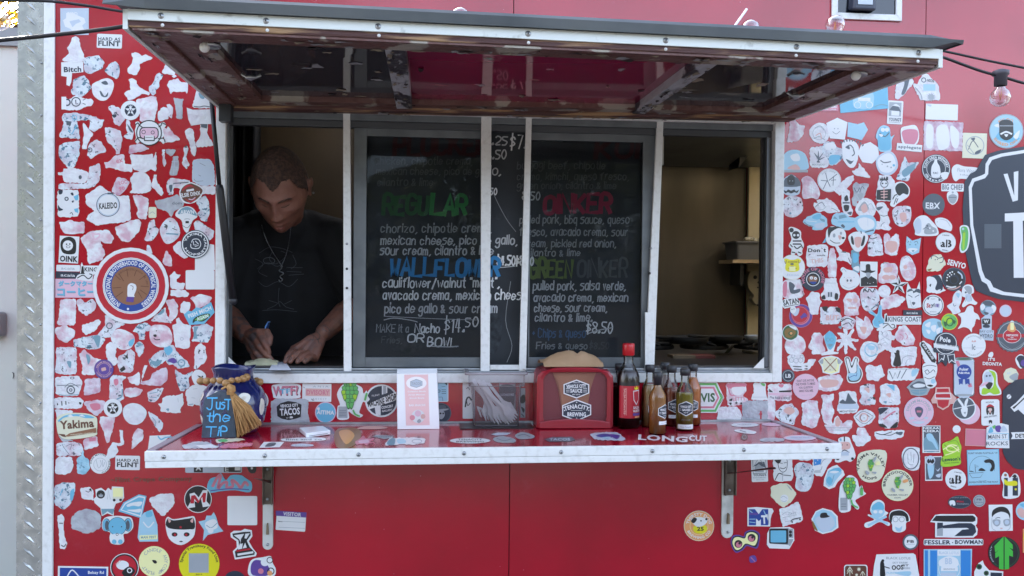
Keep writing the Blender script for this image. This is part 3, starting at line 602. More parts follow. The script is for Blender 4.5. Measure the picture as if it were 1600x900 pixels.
def tornmat(name, c1, c2, mark, sc, lo, seed, hi=None):
    m = mat(name, c1, .62, col2=c2, scale=sc, amt=.85, lo=.44, hi=.62, bump=.35, bscale=90, detail=6)
    if mark:
        n = m.node_tree; N = n.nodes; L = n.links; b = N['Principled BSDF']; src = b.inputs['Base Color'].links[0].from_socket
        tc = N.new('ShaderNodeTexCoord'); mp = N.new('ShaderNodeMapping'); mp.inputs['Location'].default_value = (seed, seed*2, seed*.7); L.new(tc.outputs['Object'], mp.inputs[0])
        t = N.new('ShaderNodeTexNoise'); t.inputs['Scale'].default_value = 75; t.inputs['Detail'].default_value = 5; t.inputs['Roughness'].default_value = .65; L.new(mp.outputs[0], t.inputs['Vector'])
        mr = N.new('ShaderNodeMapRange'); L.new(t.outputs[0], mr.inputs[0]); mr.inputs[1].default_value = lo; mr.inputs[2].default_value = lo+.025; mr.inputs[4].default_value = .9
        mx = N.new('ShaderNodeMix'); mx.data_type = 'RGBA'; L.new(mr.outputs[0], mx.inputs[0]); L.new(src, mx.inputs[6]); mx.inputs[7].default_value = lin(mark); L.new(mx.outputs[2], b.inputs['Base Color'])
    return m
PAL['W'] = tornmat('torn_white', '#dcdde0', '#d2ccd3', None, 40, 0, 0)
PAL['P'] = tornmat('torn_pinkish', '#dddde0', '#c898a9', None, 30, 0, 0)
PAL['Q'] = tornmat('torn_rosy', '#d2c6d0', '#b87e94', None, 34, 0, 0)
PAL['D'] = tornmat('torn_dark_marks', '#d6dae0', '#c6aeb9', '#232d3a', 34, .585, 2.1)
PAL['T'] = tornmat('torn_teal_marks', '#d0d8de', '#b9b3bf', '#2f6178', 34, .555, 5.3)
PAL['U'] = tornmat('torn_blue_print', '#a9cfdf', '#7fb0c6', '#3a6a84', 30, .58, 9.2)
PAL['X'] = tornmat('torn_grey_film', '#b0b4ba', '#9c98a2', None, 30, 0, 0)
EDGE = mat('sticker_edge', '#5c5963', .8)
def hop(cx, cy, w, h):
    L = []; q = random.Random(int(cx+cy))
    for r_ in range(6):
        t = r_/5; ww = w*(.62 if r_ == 0 else 1-abs(t-.35)*1.05); n = 4 if r_ < 4 else 2
        for k in range(n):
            x = cx+ww*((k+.5)/n*2-1)*.8; y = cy-h+2*h*t*.85; s = w*.42
            for c, f in (('G', 1), ('gl'[q.random() < .3], .8)): L.append('%s:B %g,%g %g,%g %g,%g %g,%g' % (c, x-s*.55*f, y-s*.2, x, y-s*.6*f, x+s*.55*f, y-s*.2, x, y+s*1.0*f))
    return ';'.join(L)+';'
def wallp(x, y, d): return at(x, y, Y=-d)
def ledgep(x, y, d): return at(x, y, Z=LZ+d)
SK = [0]
def flat(base, sh, layers='', torn=False, place=wallp, d0=.0002, th=.0006, step=.00006, lvl=0, curl=0):
    """mesh of one stuck-on print: base sheet with a real edge, printed shapes a hair above it"""
    SK[0] += 1; b = MB(); pts, _, _ = shape(sh)
    if area(pts) < 0: pts = pts[::-1]
    if torn:
        pts = [tuple(p[k]*(1-f)+q2[k]*f for k in (0, 1)) for p, q2 in zip(pts, pts[1:]+pts[:1]) for f in (.1, .9)] if len(pts) < 26 else pts
        o = []
        for i in range(len(pts)):
            a, c = pts[i], pts[(i+1) % len(pts)]; l = math.hypot(c[0]-a[0], c[1]-a[1]); n = max(1, int(l/2.6))
            nx, ny = (c[1]-a[1])/(l or 1), -(c[0]-a[0])/(l or 1)
            for j in range(n):
                t = j/n; r_ = rnd.uniform(-.5, 1.25) if j else rnd.uniform(.2, .7); o.append((a[0]+(c[0]-a[0])*t+nx*r_, a[1]+(c[1]-a[1])*t+ny*r_))
        pts = o
    th = th+lvl*.0007+(SK[0] % 97)*.000003; n = len(pts)
    cu = [(curl*rnd.random()**2 if curl else 0) for _ in pts]
    top = [place(x, y, d0+th+c) for (x, y), c in zip(pts, cu)]; bot = [place(x, y, d0) for x, y in pts]
    b.add(top, [tuple(range(n))[::-1]], PAL[base] if isinstance(base, str) else base)
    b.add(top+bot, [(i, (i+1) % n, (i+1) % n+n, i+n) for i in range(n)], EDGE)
    if layers:
        li = 0
        for ly in layers.split(';'):
            ly = ly.strip()
            if not ly: continue
            ck, sh2 = ly.split(':', 1)
            try: _, vs, fs = shape(sh2)
            except Exception as e: print('BAD', ly, e); continue
            li += 1
            v3 = [place(x, y, d0+th+curl+step*li) for x, y in vs]; fs2 = []
            for f in fs:
                ar = area([vs[i] for i in f]); fs2.append(tuple(f)[::-1] if ar > 0 else tuple(f))
            b.add(v3, fs2, PAL[ck])
    return b
def S(label, base, sh, layers='', lvl=0, torn=False, cat='sticker', group='stickers on the trailer wall', name='sticker', **k):
    b = flat(base, sh, layers, torn=torn, lvl=lvl, **k)
    return b.build(name, None, label=label, cat=cat, group=group)
def Z(base, sh, layers='', label=None, lvl=0):
    b = flat(base, sh, layers, torn=True, lvl=lvl, curl=0 if layers else .0009); x = b.v[0][0]
    p = PANEL_L if x < S1 else (PANEL_R if x < S2 else PANEL_E)
    return b.build('torn_sticker', p, label=label)
# ---------------------------------------------------------------- stickers: left wall
FR(60, 0, 3)
S('grey square sticker with a white ruffled bird silhouette in the top left corner', 'u', 'R 103 38 236 164 0', 'w:130,60 165,62 190,75 215,85 222,105 205,120 215,140 190,145 170,155 150,135 125,125 115,95 130,85;u:145,100 165,95 190,90 200,102 175,112 160,128;w:TX 160 65 48 16 0 BIRD')
S('upper HARD AS FLINT sticker right of the grey bird square', 'w', 'R 274 160 392 226 2 6', 'n:TB 332 183 104 16 2 HARD AS;n:TX 332 204 104 24 2 FLINT', th=.001)
Z('W', '175,170 190,180 200,230 213,255 212,268 225,278 200,290 150,294 110,282 145,250 135,225 150,205 158,178', label='plain white remnant with a rounded peak above the Bitch sticker')
S('white hand-shaped sticker reading Bitch', 'w', '107,292 150,290 160,284 172,290 210,290 211,338 172,342 158,342 154,385 146,404 131,398 133,360 107,356', 'n:TX 160 325 82 26 -2 Bitch')
FR(80, 80, 5.625)
Z('T', '285,70 330,50 370,45 420,40 445,70 468,100 450,150 400,170 345,200 300,180 290,140', label='white torn oval with teal marks right of the Bitch sticker')
Z('T', '470,175 510,115 565,90 585,110 600,160 590,230 570,245 520,215', label='small torn triangle with a teal centre')
Z('W', '705,20 740,8 800,45 830,30 895,60 830,85 775,110 780,150 750,210 680,195 672,155 710,110 720,60', label='white scrap shaped like a boot kicking right')
Z('T', '190,260 250,225 290,215 330,260 335,290 355,320 310,370 260,405 185,380 175,340 195,320')
Z('W', 'B 360,300 400,270 480,240 530,255 548,300 520,390 470,432 420,425 370,380', 'S:B 440,275 480,260 500,290 470,295;S:B 425,350 440,355 470,395 500,360 495,395 470,405 440,392', label='rounded white remnant with two dark leaf marks')
Z('W', '640,370 700,340 695,290 680,250 710,238 750,260 750,290 820,345 865,365 860,385 800,370 740,410 680,430', label='white remnant shaped like a stiletto shoe')
S('torn white strip with a dark ring and crescent below the teal scrap', 'W', '100,405 160,425 210,395 260,405 300,420 350,420 372,440 350,480 290,490 250,515 120,515 115,450', 'n:O 218 445 38 9;n:O 140 450 26 12;w:R 90 400 132 512;n:L 8 215,430 218,465 235,462;n:L 6 280,430 300,420;n:L 6 278,458 300,468', torn=True)
Z('D', '505,490 530,475 590,495 625,520 650,590 600,660 560,640 540,580 530,530 508,510', 'n:B 535,560 570,555 572,575 550,585')
Z('P', '745,430 830,410 880,395 920,400 935,470 920,540 905,620 780,615 775,520', label='large pinkish-white torn rectangle right of the star disc')
S('upper round white disc sticker with a black star-in-circle emblem', 'w', 'C 696 520 86', 'n:C 697 520 52;w:N 697 520 50 5 0 19;n:N 697 520 34 5 36 11;w:L 5 655,505 740,505;w:L 5 670,560 712,478;w:L 5 724,560 682,478', lvl=1)
Z('T', '95,580 110,550 200,540 320,560 405,580 350,600 220,612 105,618', 'a:O 205 585 20 7', label='pale blue curved strip like a cap brim')
Z('T', '110,615 225,610 255,770 200,765 70,755 100,680', 'S:130,610 180,618 170,655 135,650;a:L 10 150,690 180,730 225,650')
Z('D', '330,590 400,585 435,605 465,600 440,670 375,710 330,680 345,640')
Z('W', '280,625 320,680 370,725 330,790 310,860 275,858 280,780 290,740', label='white remnant shaped like a pointed sock')
Z('D', '470,670 530,675 610,700 625,780 610,850 600,900 570,905 565,860 490,790')
Z('D', '660,605 685,610 700,670 725,715 710,780 640,755 645,740 675,720 660,680', 'S:B 668,640 700,680 720,715 690,700')
S('white skull sticker with crossed bones outlined in black', 'w', 'B 740,625 770,620 790,645 860,635 940,640 985,622 1010,650 985,690 992,740 978,765 1005,785 985,815 955,790 880,808 790,795 755,812 735,785 745,760 735,700 745,660', 'k:C 860 718 114;w:C 860 718 104;k:R 775 666 945 775 0 38;q:R 784 675 936 766 0 32;k:R 815 745 910 790 0 6;w:R 824 740 902 781 0 4;k:O 812 710 16 5;k:O 892 714 14 5;k:L 4 830,757 890,757;k:LB 9 738,650 762,630 775,650 800,668;k:LB 9 1005,645 975,630 965,652 945,665;k:LB 9 738,790 765,760 800,765;k:LB 9 1000,795 985,765 940,770', lvl=1)
Z('Q', '690,830 780,812 865,858 800,880 740,890 680,900')
FR(200, 80, 5.625)
Z('W', '305,170 350,90 385,110 418,145 408,210 370,205 300,190', label='white scrap tucked under the awning corner at the left')
Z('W', '385,222 410,208 428,220 405,232'); Z('W', '515,210 535,215 530,228')
Z('T', '250,205 275,190 310,210 270,275 275,310 240,345 245,370 220,388 190,355 185,315 215,290')
Z('W', '360,260 440,240 470,275 525,272 520,375 505,350 450,355 400,350 375,378 365,330 345,300', label='white remnant shaped like a stretched hide')
Z('X', '400,410 440,418 488,420 475,470 478,595 425,590 420,500 410,450')
Z('W', '265,535 310,490 340,500 360,540 355,595 275,615 262,580', label='white paper scrap beside a small leaf-like scrap')
Z('D', '340,470 365,465 395,500 385,590 362,575 350,520')
S('white beer-glass sticker with a teal crest under the awning', 'w', '605,310 640,298 715,350 740,420 735,500 565,495 590,400', 'h:B 620,370 650,365 675,390 665,420 635,410;h:B 690,390 720,395 715,420 695,415;S:LB 8 580,485 630,490 670,482 730,492', torn=True)
S('wide blank white flag-shaped sticker left of the gas strut', 'W', '515,495 570,515 735,510 742,640 650,640 555,655 530,600')
Z('P', '300,660 340,685 350,660 400,730 460,775 400,795 325,805 310,720 295,690', label='pink-white sail-shaped scrap right of the skull')
Z('W', '500,705 535,675 570,690 580,760 600,870 585,925 560,900 540,800 510,740', label='white remnant shaped like a bent paddle')
Z('W', '595,820 640,740 635,645 700,640 700,680 690,720 740,800 750,830 610,845', 'S:640,640 698,640 694,680 642,668', label='white flask-shaped remnant with a grey neck')
FR(80, 220, 5.625)
Z('T', '70,45 110,20 200,10 250,0 248,120 200,235 150,240 100,180 70,140', label='pale torn piece with a blue right edge')
Z('D', '325,60 345,20 400,-10 440,10 485,95 400,120 350,160 318,130', 'S:O 340 80 18 8')
S('white torn sticker with a single dark oval like a camera', 'W', '60,280 105,275 110,245 200,240 290,265 330,285 320,340 290,370 120,365 100,300 65,300', 'S:E 255 320 14 18', torn=True)
Z('D', '335,230 420,198 432,240 425,340 380,400 320,420 65,425 65,378 310,375 330,300')
S('white torn square with a black and white panda face', 'w', '55,440 150,430 240,435 242,660 140,672 60,665 55,560', 'n:B 65,435 100,435 95,465 70,470;n:B 170,460 190,455 197,480 180,478;n:O 135,510 14 9;n:B 180,530 200,525 190,545;n:B 60,565 80,590 105,605 65,615;a:195,490 238,470 236,520 215,525;a:200,600 236,590 236,635 210,625;n:LB 6 165,640 180,630 190,652'.replace('O 135,510', 'O 135 510'), torn=True)
Z('P', '68,715 120,715 160,695 220,715 292,715 290,810 200,818 110,810', label='pinkish ribbon-shaped remnant below the panda')
Z('P', '465,190 500,190 560,130 640,120 645,205 715,210 710,275 620,265 530,235 480,240', 'j:TB 600 178 60 34 -15 ex', label='pink torn paper slice above the pink slip')
Z('Q', '580,320 640,330 690,360 650,430 595,482 530,445', 'j:TB 630 365 70 34 -10 LOC;j:TB 620 420 55 34 -10 90', label='pink tilted slip with faint letters')
Z('W', '690,120 780,125 830,125 890,115 895,160 920,95 925,160 920,270 875,245 820,280 720,250', label='large blank white banner with ragged corners')
Z('W', '695,330 730,280 780,270 850,300 885,385 870,440 830,458 690,460 715,430 710,380', label='blank white ghost-shaped remnant')
Z('P', '715,480 790,480 855,510 850,590 835,690 770,680 750,640 765,600 740,550')
Z('W', '300,480 380,430 430,392 480,430 540,465 600,490 680,480 690,560 700,690 640,715 560,720 400,745 310,690 330,650 385,615 310,560', label='large white remnant behind the KALEIDO disc')
S('round grey and white KALEIDO disc sticker with a dark rim', 'S', 'C 500 563 104', 'u:C 500 563 98;w:C 500 563 88;k:TX 500 570 160 56 -3 KALEIDO;S:R 495 455 545 470', lvl=1)
Z('D', '320,660 360,640 370,700 325,705')
Z('P', '560,760 640,730 700,700 770,690 790,720 770,800 710,860 680,890 620,880 575,820', label='broad pale bowl-shaped remnant below the KALEIDO disc')
FR(200, 220, 5.625)
Z('D', '300,80 325,75 320,150 335,200 320,230 305,180'); Z('X', '330,75 420,80 405,110 375,135 340,110')
Z('X', '395,140 440,135 445,230 430,300 365,300 385,210', 'u:L 4 385,180 440,185;u:L 4 380,230 440,232;u:L 4 412,140 400,298', label='torn grey ladder-like strip')
Z('D', '490,60 515,40 530,70 510,150 540,210 515,250 475,200 495,130')
S('large grey crumpled paper sticker above the red lips', 'u', '570,170 650,160 720,165 755,220 765,390 640,395 565,355', 'S:L 3 630,195 680,220;S:LB 3 580,335 600,355 660,352;S:L 3 620,300 640,310', torn=True)
Z('W', '620,400 768,400 762,470 700,465 660,470')
Z('D', '340,370 380,325 540,350 545,370 480,420 400,410 395,470 360,475 345,440', 'S:L 9 400,375 530,365;S:B 360,395 390,390 385,440 372,450', label='torn pistol-shaped sticker left of the red lips')
Z('W', '228,300 250,300 255,370 300,420 310,460 295,485 250,440 205,395')
Z('X', '235,525 290,520 370,500 430,470 500,530 470,590 400,620 380,670 345,620 290,600 260,590', 'S:T 430 547 85 26 0 dom', label='grey remnant with the letters dom')
S('dark red lips sticker with white lettering and bright teeth', 'w', 'B 450,460 480,390 545,365 580,372 640,400 665,445 620,520 550,552 480,535', 'm:B 460,458 488,402 545,375 580,382 635,410 655,445 612,508 550,542 490,525;r:B 478,440 545,400 630,432 600,420 545,385 500,402;r:B 500,508 550,530 600,505 550,548;w:R 512 425 580 443 -10 6;w:TX 548 470 180 36 -8 ELSIE DINX;q:LB 9 535,512 565,516 590,498', lvl=2)
Z('T', '600,545 640,500 680,480 710,540 715,640 690,710 645,700 610,640 640,610', label='torn strip with light blue streaks right of the striped cap')
S('skull-faced white sticker wearing a blue striped cap', 'w', 'B 415,655 450,600 520,575 580,600 610,665 570,700 540,770 520,812 485,770 470,700', 'h:B 440,645 465,600 520,580 570,605 605,660 520,635;w:TX 520 625 120 34 0 ARWN;k:R 505 705 535 725;k:LB 4 480,745 520,765 550,735;k:LB 3 495,690 520,685 545,690', lvl=1)
S('small cream bulb-shaped sticker with an arrow', 'c', 'R 180 582 250 678 0 14', 's:LB 5 190,640 215,625 235,640')
Z('D', '200,705 230,690 235,740 270,780 250,830 205,880 145,875 170,800 180,740')
Z('D', 'B 285,760 340,690 390,680 430,720 455,790 440,850 380,895 330,900 290,830', 'h:330,810 445,815 440,832 400,825 340,822;k:LB 6 320,735 345,745 335,780;k:L 6 390,770 430,785', label='round white remnant with a teal bar and black specks')
Z('D', '580,720 620,700 700,760 755,790 745,850 700,880 640,800 590,780')
FR(80, 360, 5)
Z('P', '230,60 300,10 380,0 450,0 490,60 470,100 420,100 380,80 420,180 400,230 330,250 300,265 285,235 280,150 240,90', 'q:LB 12 330,45 320,25 350,30 375,28 375,50 345,70 325,45', label='pinkish remnant with a faint heart shape')
S('black and white framed print of a bearded pig reading OINK', 'w', 'R 62 45 215 255 3', 'k:B 75,90 100,60 150,50 190,80 195,150 175,185 100,180 75,140;w:C 130 118 40;k:C 120 108 6;k:C 145 106 6;k:E 133 128 16 10;w:E 133 128 12 7;k:TX 138 223 140 48 3 OINK', th=.0009)
S('white acaia label strip at the left trim', 'w', 'R 40 270 225 320 1 8', 's:T 130 296 108 20 1 acaia')
S('black acaia label strip at the left trim', 'n', 'R 35 324 222 376 2', 'w:T 130 350 112 22 2 acaia')
S('white KINGS sticker with a black lighthouse on a wave, left wall', 'w', '232,265 240,248 250,275 400,275 400,330 330,345 320,395 250,392 190,378 205,350 225,340', 'k:238,280 252,280 258,335 232,335;k:L 6 225,338 262,338;k:LB 8 205,372 250,350 290,378 320,350 300,340;k:TB 320 305 120 34 1 KINGS', lvl=1)
S('pale pink sticker with light blue Japanese lettering', 'q', 'R 32 378 360 525 0', 'h:TX 192 418 268 44 0 ダークマター;a:TX 188 414 268 44 0 ダークマター;h:TX 200 484 300 62 0 コーヒー;a:TX 196 479 300 62 0 コーヒー')
Z('P', '70,545 140,535 195,540 190,740 45,738 65,640', label='tall pinkish-white rectangle remnant under the Japanese sticker')
Z('D', '200,545 230,535 270,570 320,535 350,570 340,620 275,668 215,625')
Z('W', '240,740 330,715 370,695 388,715 340,785 270,818 245,790', label='tilted white slip below the heart-shaped scrap')
Z('P', '35,765 100,740 185,780 180,830 120,878 60,850 32,800')
Z('D', '420,660 520,700 580,730 500,770 470,830 420,838 365,815 400,775 425,740', 'S:O 455 745 22 8')
S('large round electrical workers union sticker with a fist gripping lightning bolts', 'w', 'C 622 432 298', 'r:C 622 432 270;w:C 622 432 220;s:C 622 432 214;w:C 622 432 210;N:C 622 432 203;x:C 622 432 152;w:AB 622 432 160 36 -150 150 INTERNATIONAL BROTHERHOOD OF ELECTRICAL WORKERS;w:C 600 614 9;m:A 622 432 118 18 -48 88 ORGANIZED NOV. 28, 1891;m:L 5 690,385 740,350;m:L 5 540,385 500,350;m:L 5 545,445 480,450;m:L 5 560,480 505,520;m:L 5 700,435 760,440;m:L 5 680,480 710,530;m:L 5 650,355 665,310;m:L 5 600,360 590,300;m:L 5 565,395 530,340;m:L 5 695,465 745,500;w:B 600,430 625,412 660,425 665,460 648,505 650,520 600,520 595,470;v:590,518 648,520 642,562 585,556;m:LB 4 620,430 640,440 635,465', lvl=3, th=.0012)
S('round dark green and white YAKIMA VALLEY HOPS sticker', 'G', 'C 1 1 1', '', lvl=2) if 0 else None
FR(230, 340, 7.5)
S('round black YAKIMA VALLEY HOPS sticker with a hop emblem near the window frame', 'n', 'C 563 312 168', 'w:C 563 312 158;n:C 563 312 144;w:AB 563 312 108 26 -75 165 YAKIMA VALLEY;w:AB 563 312 134 26 -110 -205 HOPS;w:LB 9 520,290 540,255 600,255 628,310 600,360 520,355 510,310;w:L 9 540,280 545,320 575,320;w:L 9 565,275 600,310;w:L 7 560,340 600,325', lvl=2, th=.0012)
Z('W', '305,340 390,270 420,380 480,460 430,478 320,390', label='white scrap showing left of the black hops disc')
Z('P', '220,380 285,470 290,570 220,560 180,520', label='small pale triangle right of the union sticker')
Z('D', '0,320 30,330 60,420 30,440 0,430')
S('blank white square sticker below the black hops disc', 'w', '560,450 740,310 785,320 795,615 560,622', '', lvl=0)
S('large blank white rectangle sticker right of the union sticker', 'w', 'R 450 616 790 842 0 16', '', lvl=1, th=.001)
Z('W', '265,680 320,630 335,660 390,670 370,700 340,720 345,760 445,770 425,840 280,830 270,740', label='white remnant shaped like a pointing hand')
Z('W', '275,850 440,850 490,890 470,925 380,930 275,915')
FR(200, 440, 5.625)
Z('P', '330,170 400,150 440,210 430,300 385,350 355,330 370,260')
Z('W', '465,200 490,172 545,185 540,240 500,285 462,270', label='small white rounded scrap above the blue fish badge')
Z('P', '545,145 640,110 740,140 715,190 600,240 580,180')
S('blue shield-shaped FISH MICH AGAIN sticker with a green fish', 'a', '490,290 530,255 560,262 600,225 640,235 730,180 762,270 670,372 540,382', 'w:TX 630 268 215 36 -21 FISH MICH;k:B 575,330 620,300 700,280 722,300 660,350 600,345 570,365;g:B 588,335 630,306 700,288 712,300 650,342 600,340;w:TX 655 315 105 32 -18 AGAIN', lvl=2, th=.0012)
Z('D', '240,300 330,225 335,280 355,320 385,365 300,355 200,345', 'h:B 260,290 310,240 320,260 290,290')
S('white bucket-shaped peeled sticker below the blue fish badge', 'W', '390,385 430,370 425,330 445,315 480,370 555,385 545,480 540,575 500,590 415,575 405,480', 's:O 473 503 13 4', torn=True)
Z('T', '560,400 690,370 710,385 750,400 720,500 700,535 555,525 590,470', 'h:580,395 620,395 600,440 610,500 575,505')
Z('T', '40,440 90,380 150,360 200,390 195,430 150,435 145,510 100,510 90,450', 'h:O 118 395 22 9')
S('round white peeled face sticker with one eye and a small mouth', 'P', 'B 200,400 280,380 350,400 385,470 380,540 330,575 240,560 195,500', 'k:B 222,468 248,465 250,485 230,485;k:LB 8 228,500 250,512 280,508;k:C 250 432 5', torn=True)
Z('T', '60,560 100,525 140,560 135,620 100,665 70,610', 'h:B 75,535 120,545 100,570', label='small dark-edged teal scrap')
Z('T', '180,690 260,620 320,600 335,570 400,560 420,610 450,640 520,700 545,745 440,765 395,725 360,730 330,690 240,760 200,740', 'a:B 315,590 350,555 395,600 350,650;h:B 200,690 240,700 300,690 260,745 215,730;v:B 350,690 400,670 430,700 400,720;h:O 470 715 28 12', label='torn blue and purple swirling scrap with a winged outline')
S('white torn tag with a black question mark near the window frame', 'W', '590,580 640,540 680,570 690,690 600,770 580,765', 'k:TX 625 615 24 38 8 ?;k:TB 668 615 14 30 0 x;S:L 4 625,680 655,678;S:L 8 600,740 605,770', torn=True)
Z('D', '0,620 20,595 60,625 55,700 30,790 0,800')
FR(80, 440, 5.625)
Z('T', '195,510 350,478 440,465 475,510 430,580 370,595 200,570', 'h:B 370,480 430,478 415,580 380,520;k:L 4 325,543 365,547;k:L 6 300,575 360,580', label='white rounded torn shape with teal ribbons at its right end')
S('white half-round torn sticker with pale blue print on its right side', 'P', 'B 525,480 580,420 650,430 720,470 732,520 700,580 630,598 560,560', 'a:B 680,530 728,500 720,550 690,570;k:C 560 540 3;k:C 600 570 3;k:C 640 575 3;k:C 670 560 3', torn=True)
Z('W', '485,560 520,530 570,560 570,620 560,660 595,705 550,740 500,700 485,640')
Z('D', '45,580 100,578 225,580 222,810 120,815 35,800 45,700', 'h:B 140,700 175,705 170,760 150,740;k:LB 6 90,770 105,790', label='square torn remnant with scattered dark flecks')
Z('P', '245,640 290,595 330,635 380,675 440,685 400,760 380,820 270,815 280,740', 'h:B 305,640 335,650 345,690 325,730 315,690')
S('round dark purple disc sticker with tiny ring lettering and a pink centre', 'n', 'C 463 770 86', 'v:C 463 770 84;e:AB 463 770 58 13 -80 80 DREAM MACHINE;e:AB 463 770 72 12 -110 -250 COFFEE ROASTERS;e:O 463 770 52 3;e:R 440 755 482 785 -15 8', lvl=2)
Z('D', '590,660 640,640 680,600 735,650 720,780 690,800 605,795 585,730', 'k:600,770 640,740 655,770 620,795;k:N 665 660 34 5 10 12;k:C 690 715 14')
FR(80, 580, 5.625)
S('pale sticker with the drawing of an old camera lens', 'W', '35,60 120,45 240,42 275,100 240,215 120,218 40,200 38,120', 'S:E 185 60 20 11;W:E 185 60 11 6;S:O 172 165 33 10;S:C 172 165 15;W:C 172 165 7;h:LB 6 70,205 120,212 240,205;S:L 5 50,125 260,122;S:LB 5 120,140 170,105 240,140', torn=True)
Z('Q', '300,70 430,58 432,180 360,200 290,212 292,150', label='square pink remnant right of the camera drawing')
Z('D', '515,70 545,35 600,40 660,50 620,90 630,160 640,240 600,270 510,240 515,150', 'j:B 550,75 585,70 590,110 560,125;h:LB 12 625,160 620,220 580,245', label='torn pink and teal jar-shaped remnant')
Z('P', '640,180 660,150 740,145 805,165 780,205 700,232 650,215')
Z('P', '670,55 720,45 770,5 780,60 770,125 690,100')
Z('W', '790,100 820,10 845,-50 820,-50 810,-20 800,40 790,112 870,115 900,100', label='thin white hooked strip')
S('torn white strip sticker with small black dashes', 'W', '25,240 120,230 250,232 285,265 260,325 30,330', 'k:L 10 55,285 56,296;k:L 9 92,265 95,300;k:L 9 128,265 130,292;k:L 7 152,277 156,281;k:B 245,272 265,275 262,292 248,290', torn=True)
Z('Q', '285,275 380,255 470,260 480,320 400,395 330,345', 'j:B 340,290 420,285 430,330 370,345', label='pink smeared remnant left of the lower star disc')
Z('P', '430,400 560,400 545,490 510,620 490,632 450,500 425,450')
S('lower round white disc sticker with a black star-in-circle emblem', 'w', 'C 542 325 82', 'k:C 541 326 50;w:N 541 326 48 5 0 19;k:N 541 326 33 5 36 11;w:L 5 500,312 582,312;w:L 5 514,365 556,286;w:L 5 568,365 526,286', lvl=2)
Z('W', '30,335 200,350 120,420 60,430'); Z('P', '285,600 400,570 418,655 290,695', 'j:330,585 395,580 392,612 335,618')
Z('X', '60,560 120,600 200,610 100,620')
S('Yakima badge sticker with mountains and red script lettering', 'c', 'B 50,410 130,370 300,370 390,400 405,440 402,520 380,570 150,600 70,565 50,500', 'c:C 1 1 .1;a:B 62,430 120,390 200,378 320,385 380,410 300,412 230,395 170,400 110,410 70,445;w:140,395 170,380 200,400 175,405;w:240,395 270,380 300,400;m:TX 225 465 300 76 -4 Yakima;x:118,575 160,545 395,498 398,540 150,575;c:T 270 548 200 14 -5 mountain roasted;m:60,550 120,555 130,580 100,575', lvl=2, th=.0012)
Z('W', 'B 635,330 680,290 760,288 832,345 825,410 770,462 690,460 640,400', label='round white remnant between the star disc and the serving shelf')
Z('P', '720,560 760,500 808,520 805,600 760,640 705,690', label='pale leaf-shaped remnant above the lower HARD AS FLINT sticker')
Z('W', '600,515 630,520 628,580 640,640 610,655 570,650 590,700 560,750 500,780 490,740 500,690 540,625 590,635 615,630 605,560', label='thin white remnant shaped like an arm holding a stick')
Z('D', '45,640 120,625 200,620 265,640 280,680 260,740 150,740 50,742', 'S:L 4 95,640 110,670 160,735;S:LB 4 130,660 180,640 165,690', label='torn paper with thin dark drawing lines, a rounded rectangle')
Z('U', '225,770 265,745 280,690 285,745 330,780 340,850 300,905 230,900', label='blue torn print with vertical strokes')
Z('W', '40,780 70,750 180,755 195,830 170,890 120,910 40,900 35,850')
S('round white bottle-cap sticker with black scalloped lettering rim', 'w', 'C 430 812 90', 'k:A 430 812 74 14 -90 40 DARK MATTER;k:A 430 812 88 14 170 70 COFFEE;s:C 430 820 58;w:C 430 820 55;s:LB 4 395,780 415,850 440,820 430,780;s:LB 4 450,780 455,840 470,800', lvl=1)
S('lower HARD AS FLINT sticker beside the left end of the serving shelf', 'w', 'R 563 742 780 868 1 10', 'k:TB 672 783 190 26 1 HARD AS;k:TX 672 822 190 42 1 FLINT', th=.001)
FR(200, 560, 5.625)
Z('D', '170,300 240,270 300,260 312,262 270,350 230,385 180,375', 'h:L 6 190,310 260,295;h:L 6 190,340 250,345;S:B 185,360 215,365 200,380', label='small torn teal crest left of the cloud-shaped scrap')
S('blank white cloud-shaped torn sticker left of the tip jar', 'w', '265,400 300,395 305,350 345,330 440,325 480,302 488,400 455,450 465,475 400,480 285,465 290,430', 'h:B 335,445 360,440 355,465;s:L 3 438,350 442,385', torn=True)
Z('D', '175,465 240,500 305,565 305,600 280,650 240,600 200,530', 'h:LB 6 215,520 245,560 230,590', label='slanted dark-flecked sliver above the serving shelf corner')
Z('T', '415,95 440,120 500,150 570,110 560,145 530,170 540,250 490,285 460,285 430,200', label='torn pale blue scrap left of the tip jar')
S('white bunny-ear shaped sticker behind the tip jar beads', 'w', 'B 560,150 590,105 640,105 685,150 660,220 600,235 570,200', 'k:B 610,150 640,160 635,172;k:B 640,170 655,150 660,165', lvl=1)
S('white peeled label behind the left side of the tip jar', 'w', '505,295 560,240 620,230 700,250 640,420 580,400 570,418 525,415', 's:L 3 570,270 610,265;s:L 3 560,345 590,350;h:L 6 535,405 570,402', torn=True)
Z('Q', '105,215 150,200 200,180 215,130 330,80 345,100 345,190 290,240 220,235 110,225')
S('white sticker with a teal curve half hidden behind the left shelf corner', 'w', '190,680 380,672 330,720 175,800', 'a:LB 12 265,685 290,712 330,695 380,690', lvl=0)
FR(80, 720, 5)
Z('T', '25,200 90,170 185,170 180,260 150,340 100,382 30,345', 'a:B 150,240 180,220 170,300 150,310;a:L 8 90,220 70,270', label='pale torn panel with faint blue strokes below the shelf')
S('small black and white torn face sticker left of the ape group', 'W', '228,215 300,205 328,235 325,280 330,308 280,300 240,290 235,250', 'k:LB 5 270,235 290,245 300,235;k:B 295,225 310,215 315,240', torn=True)
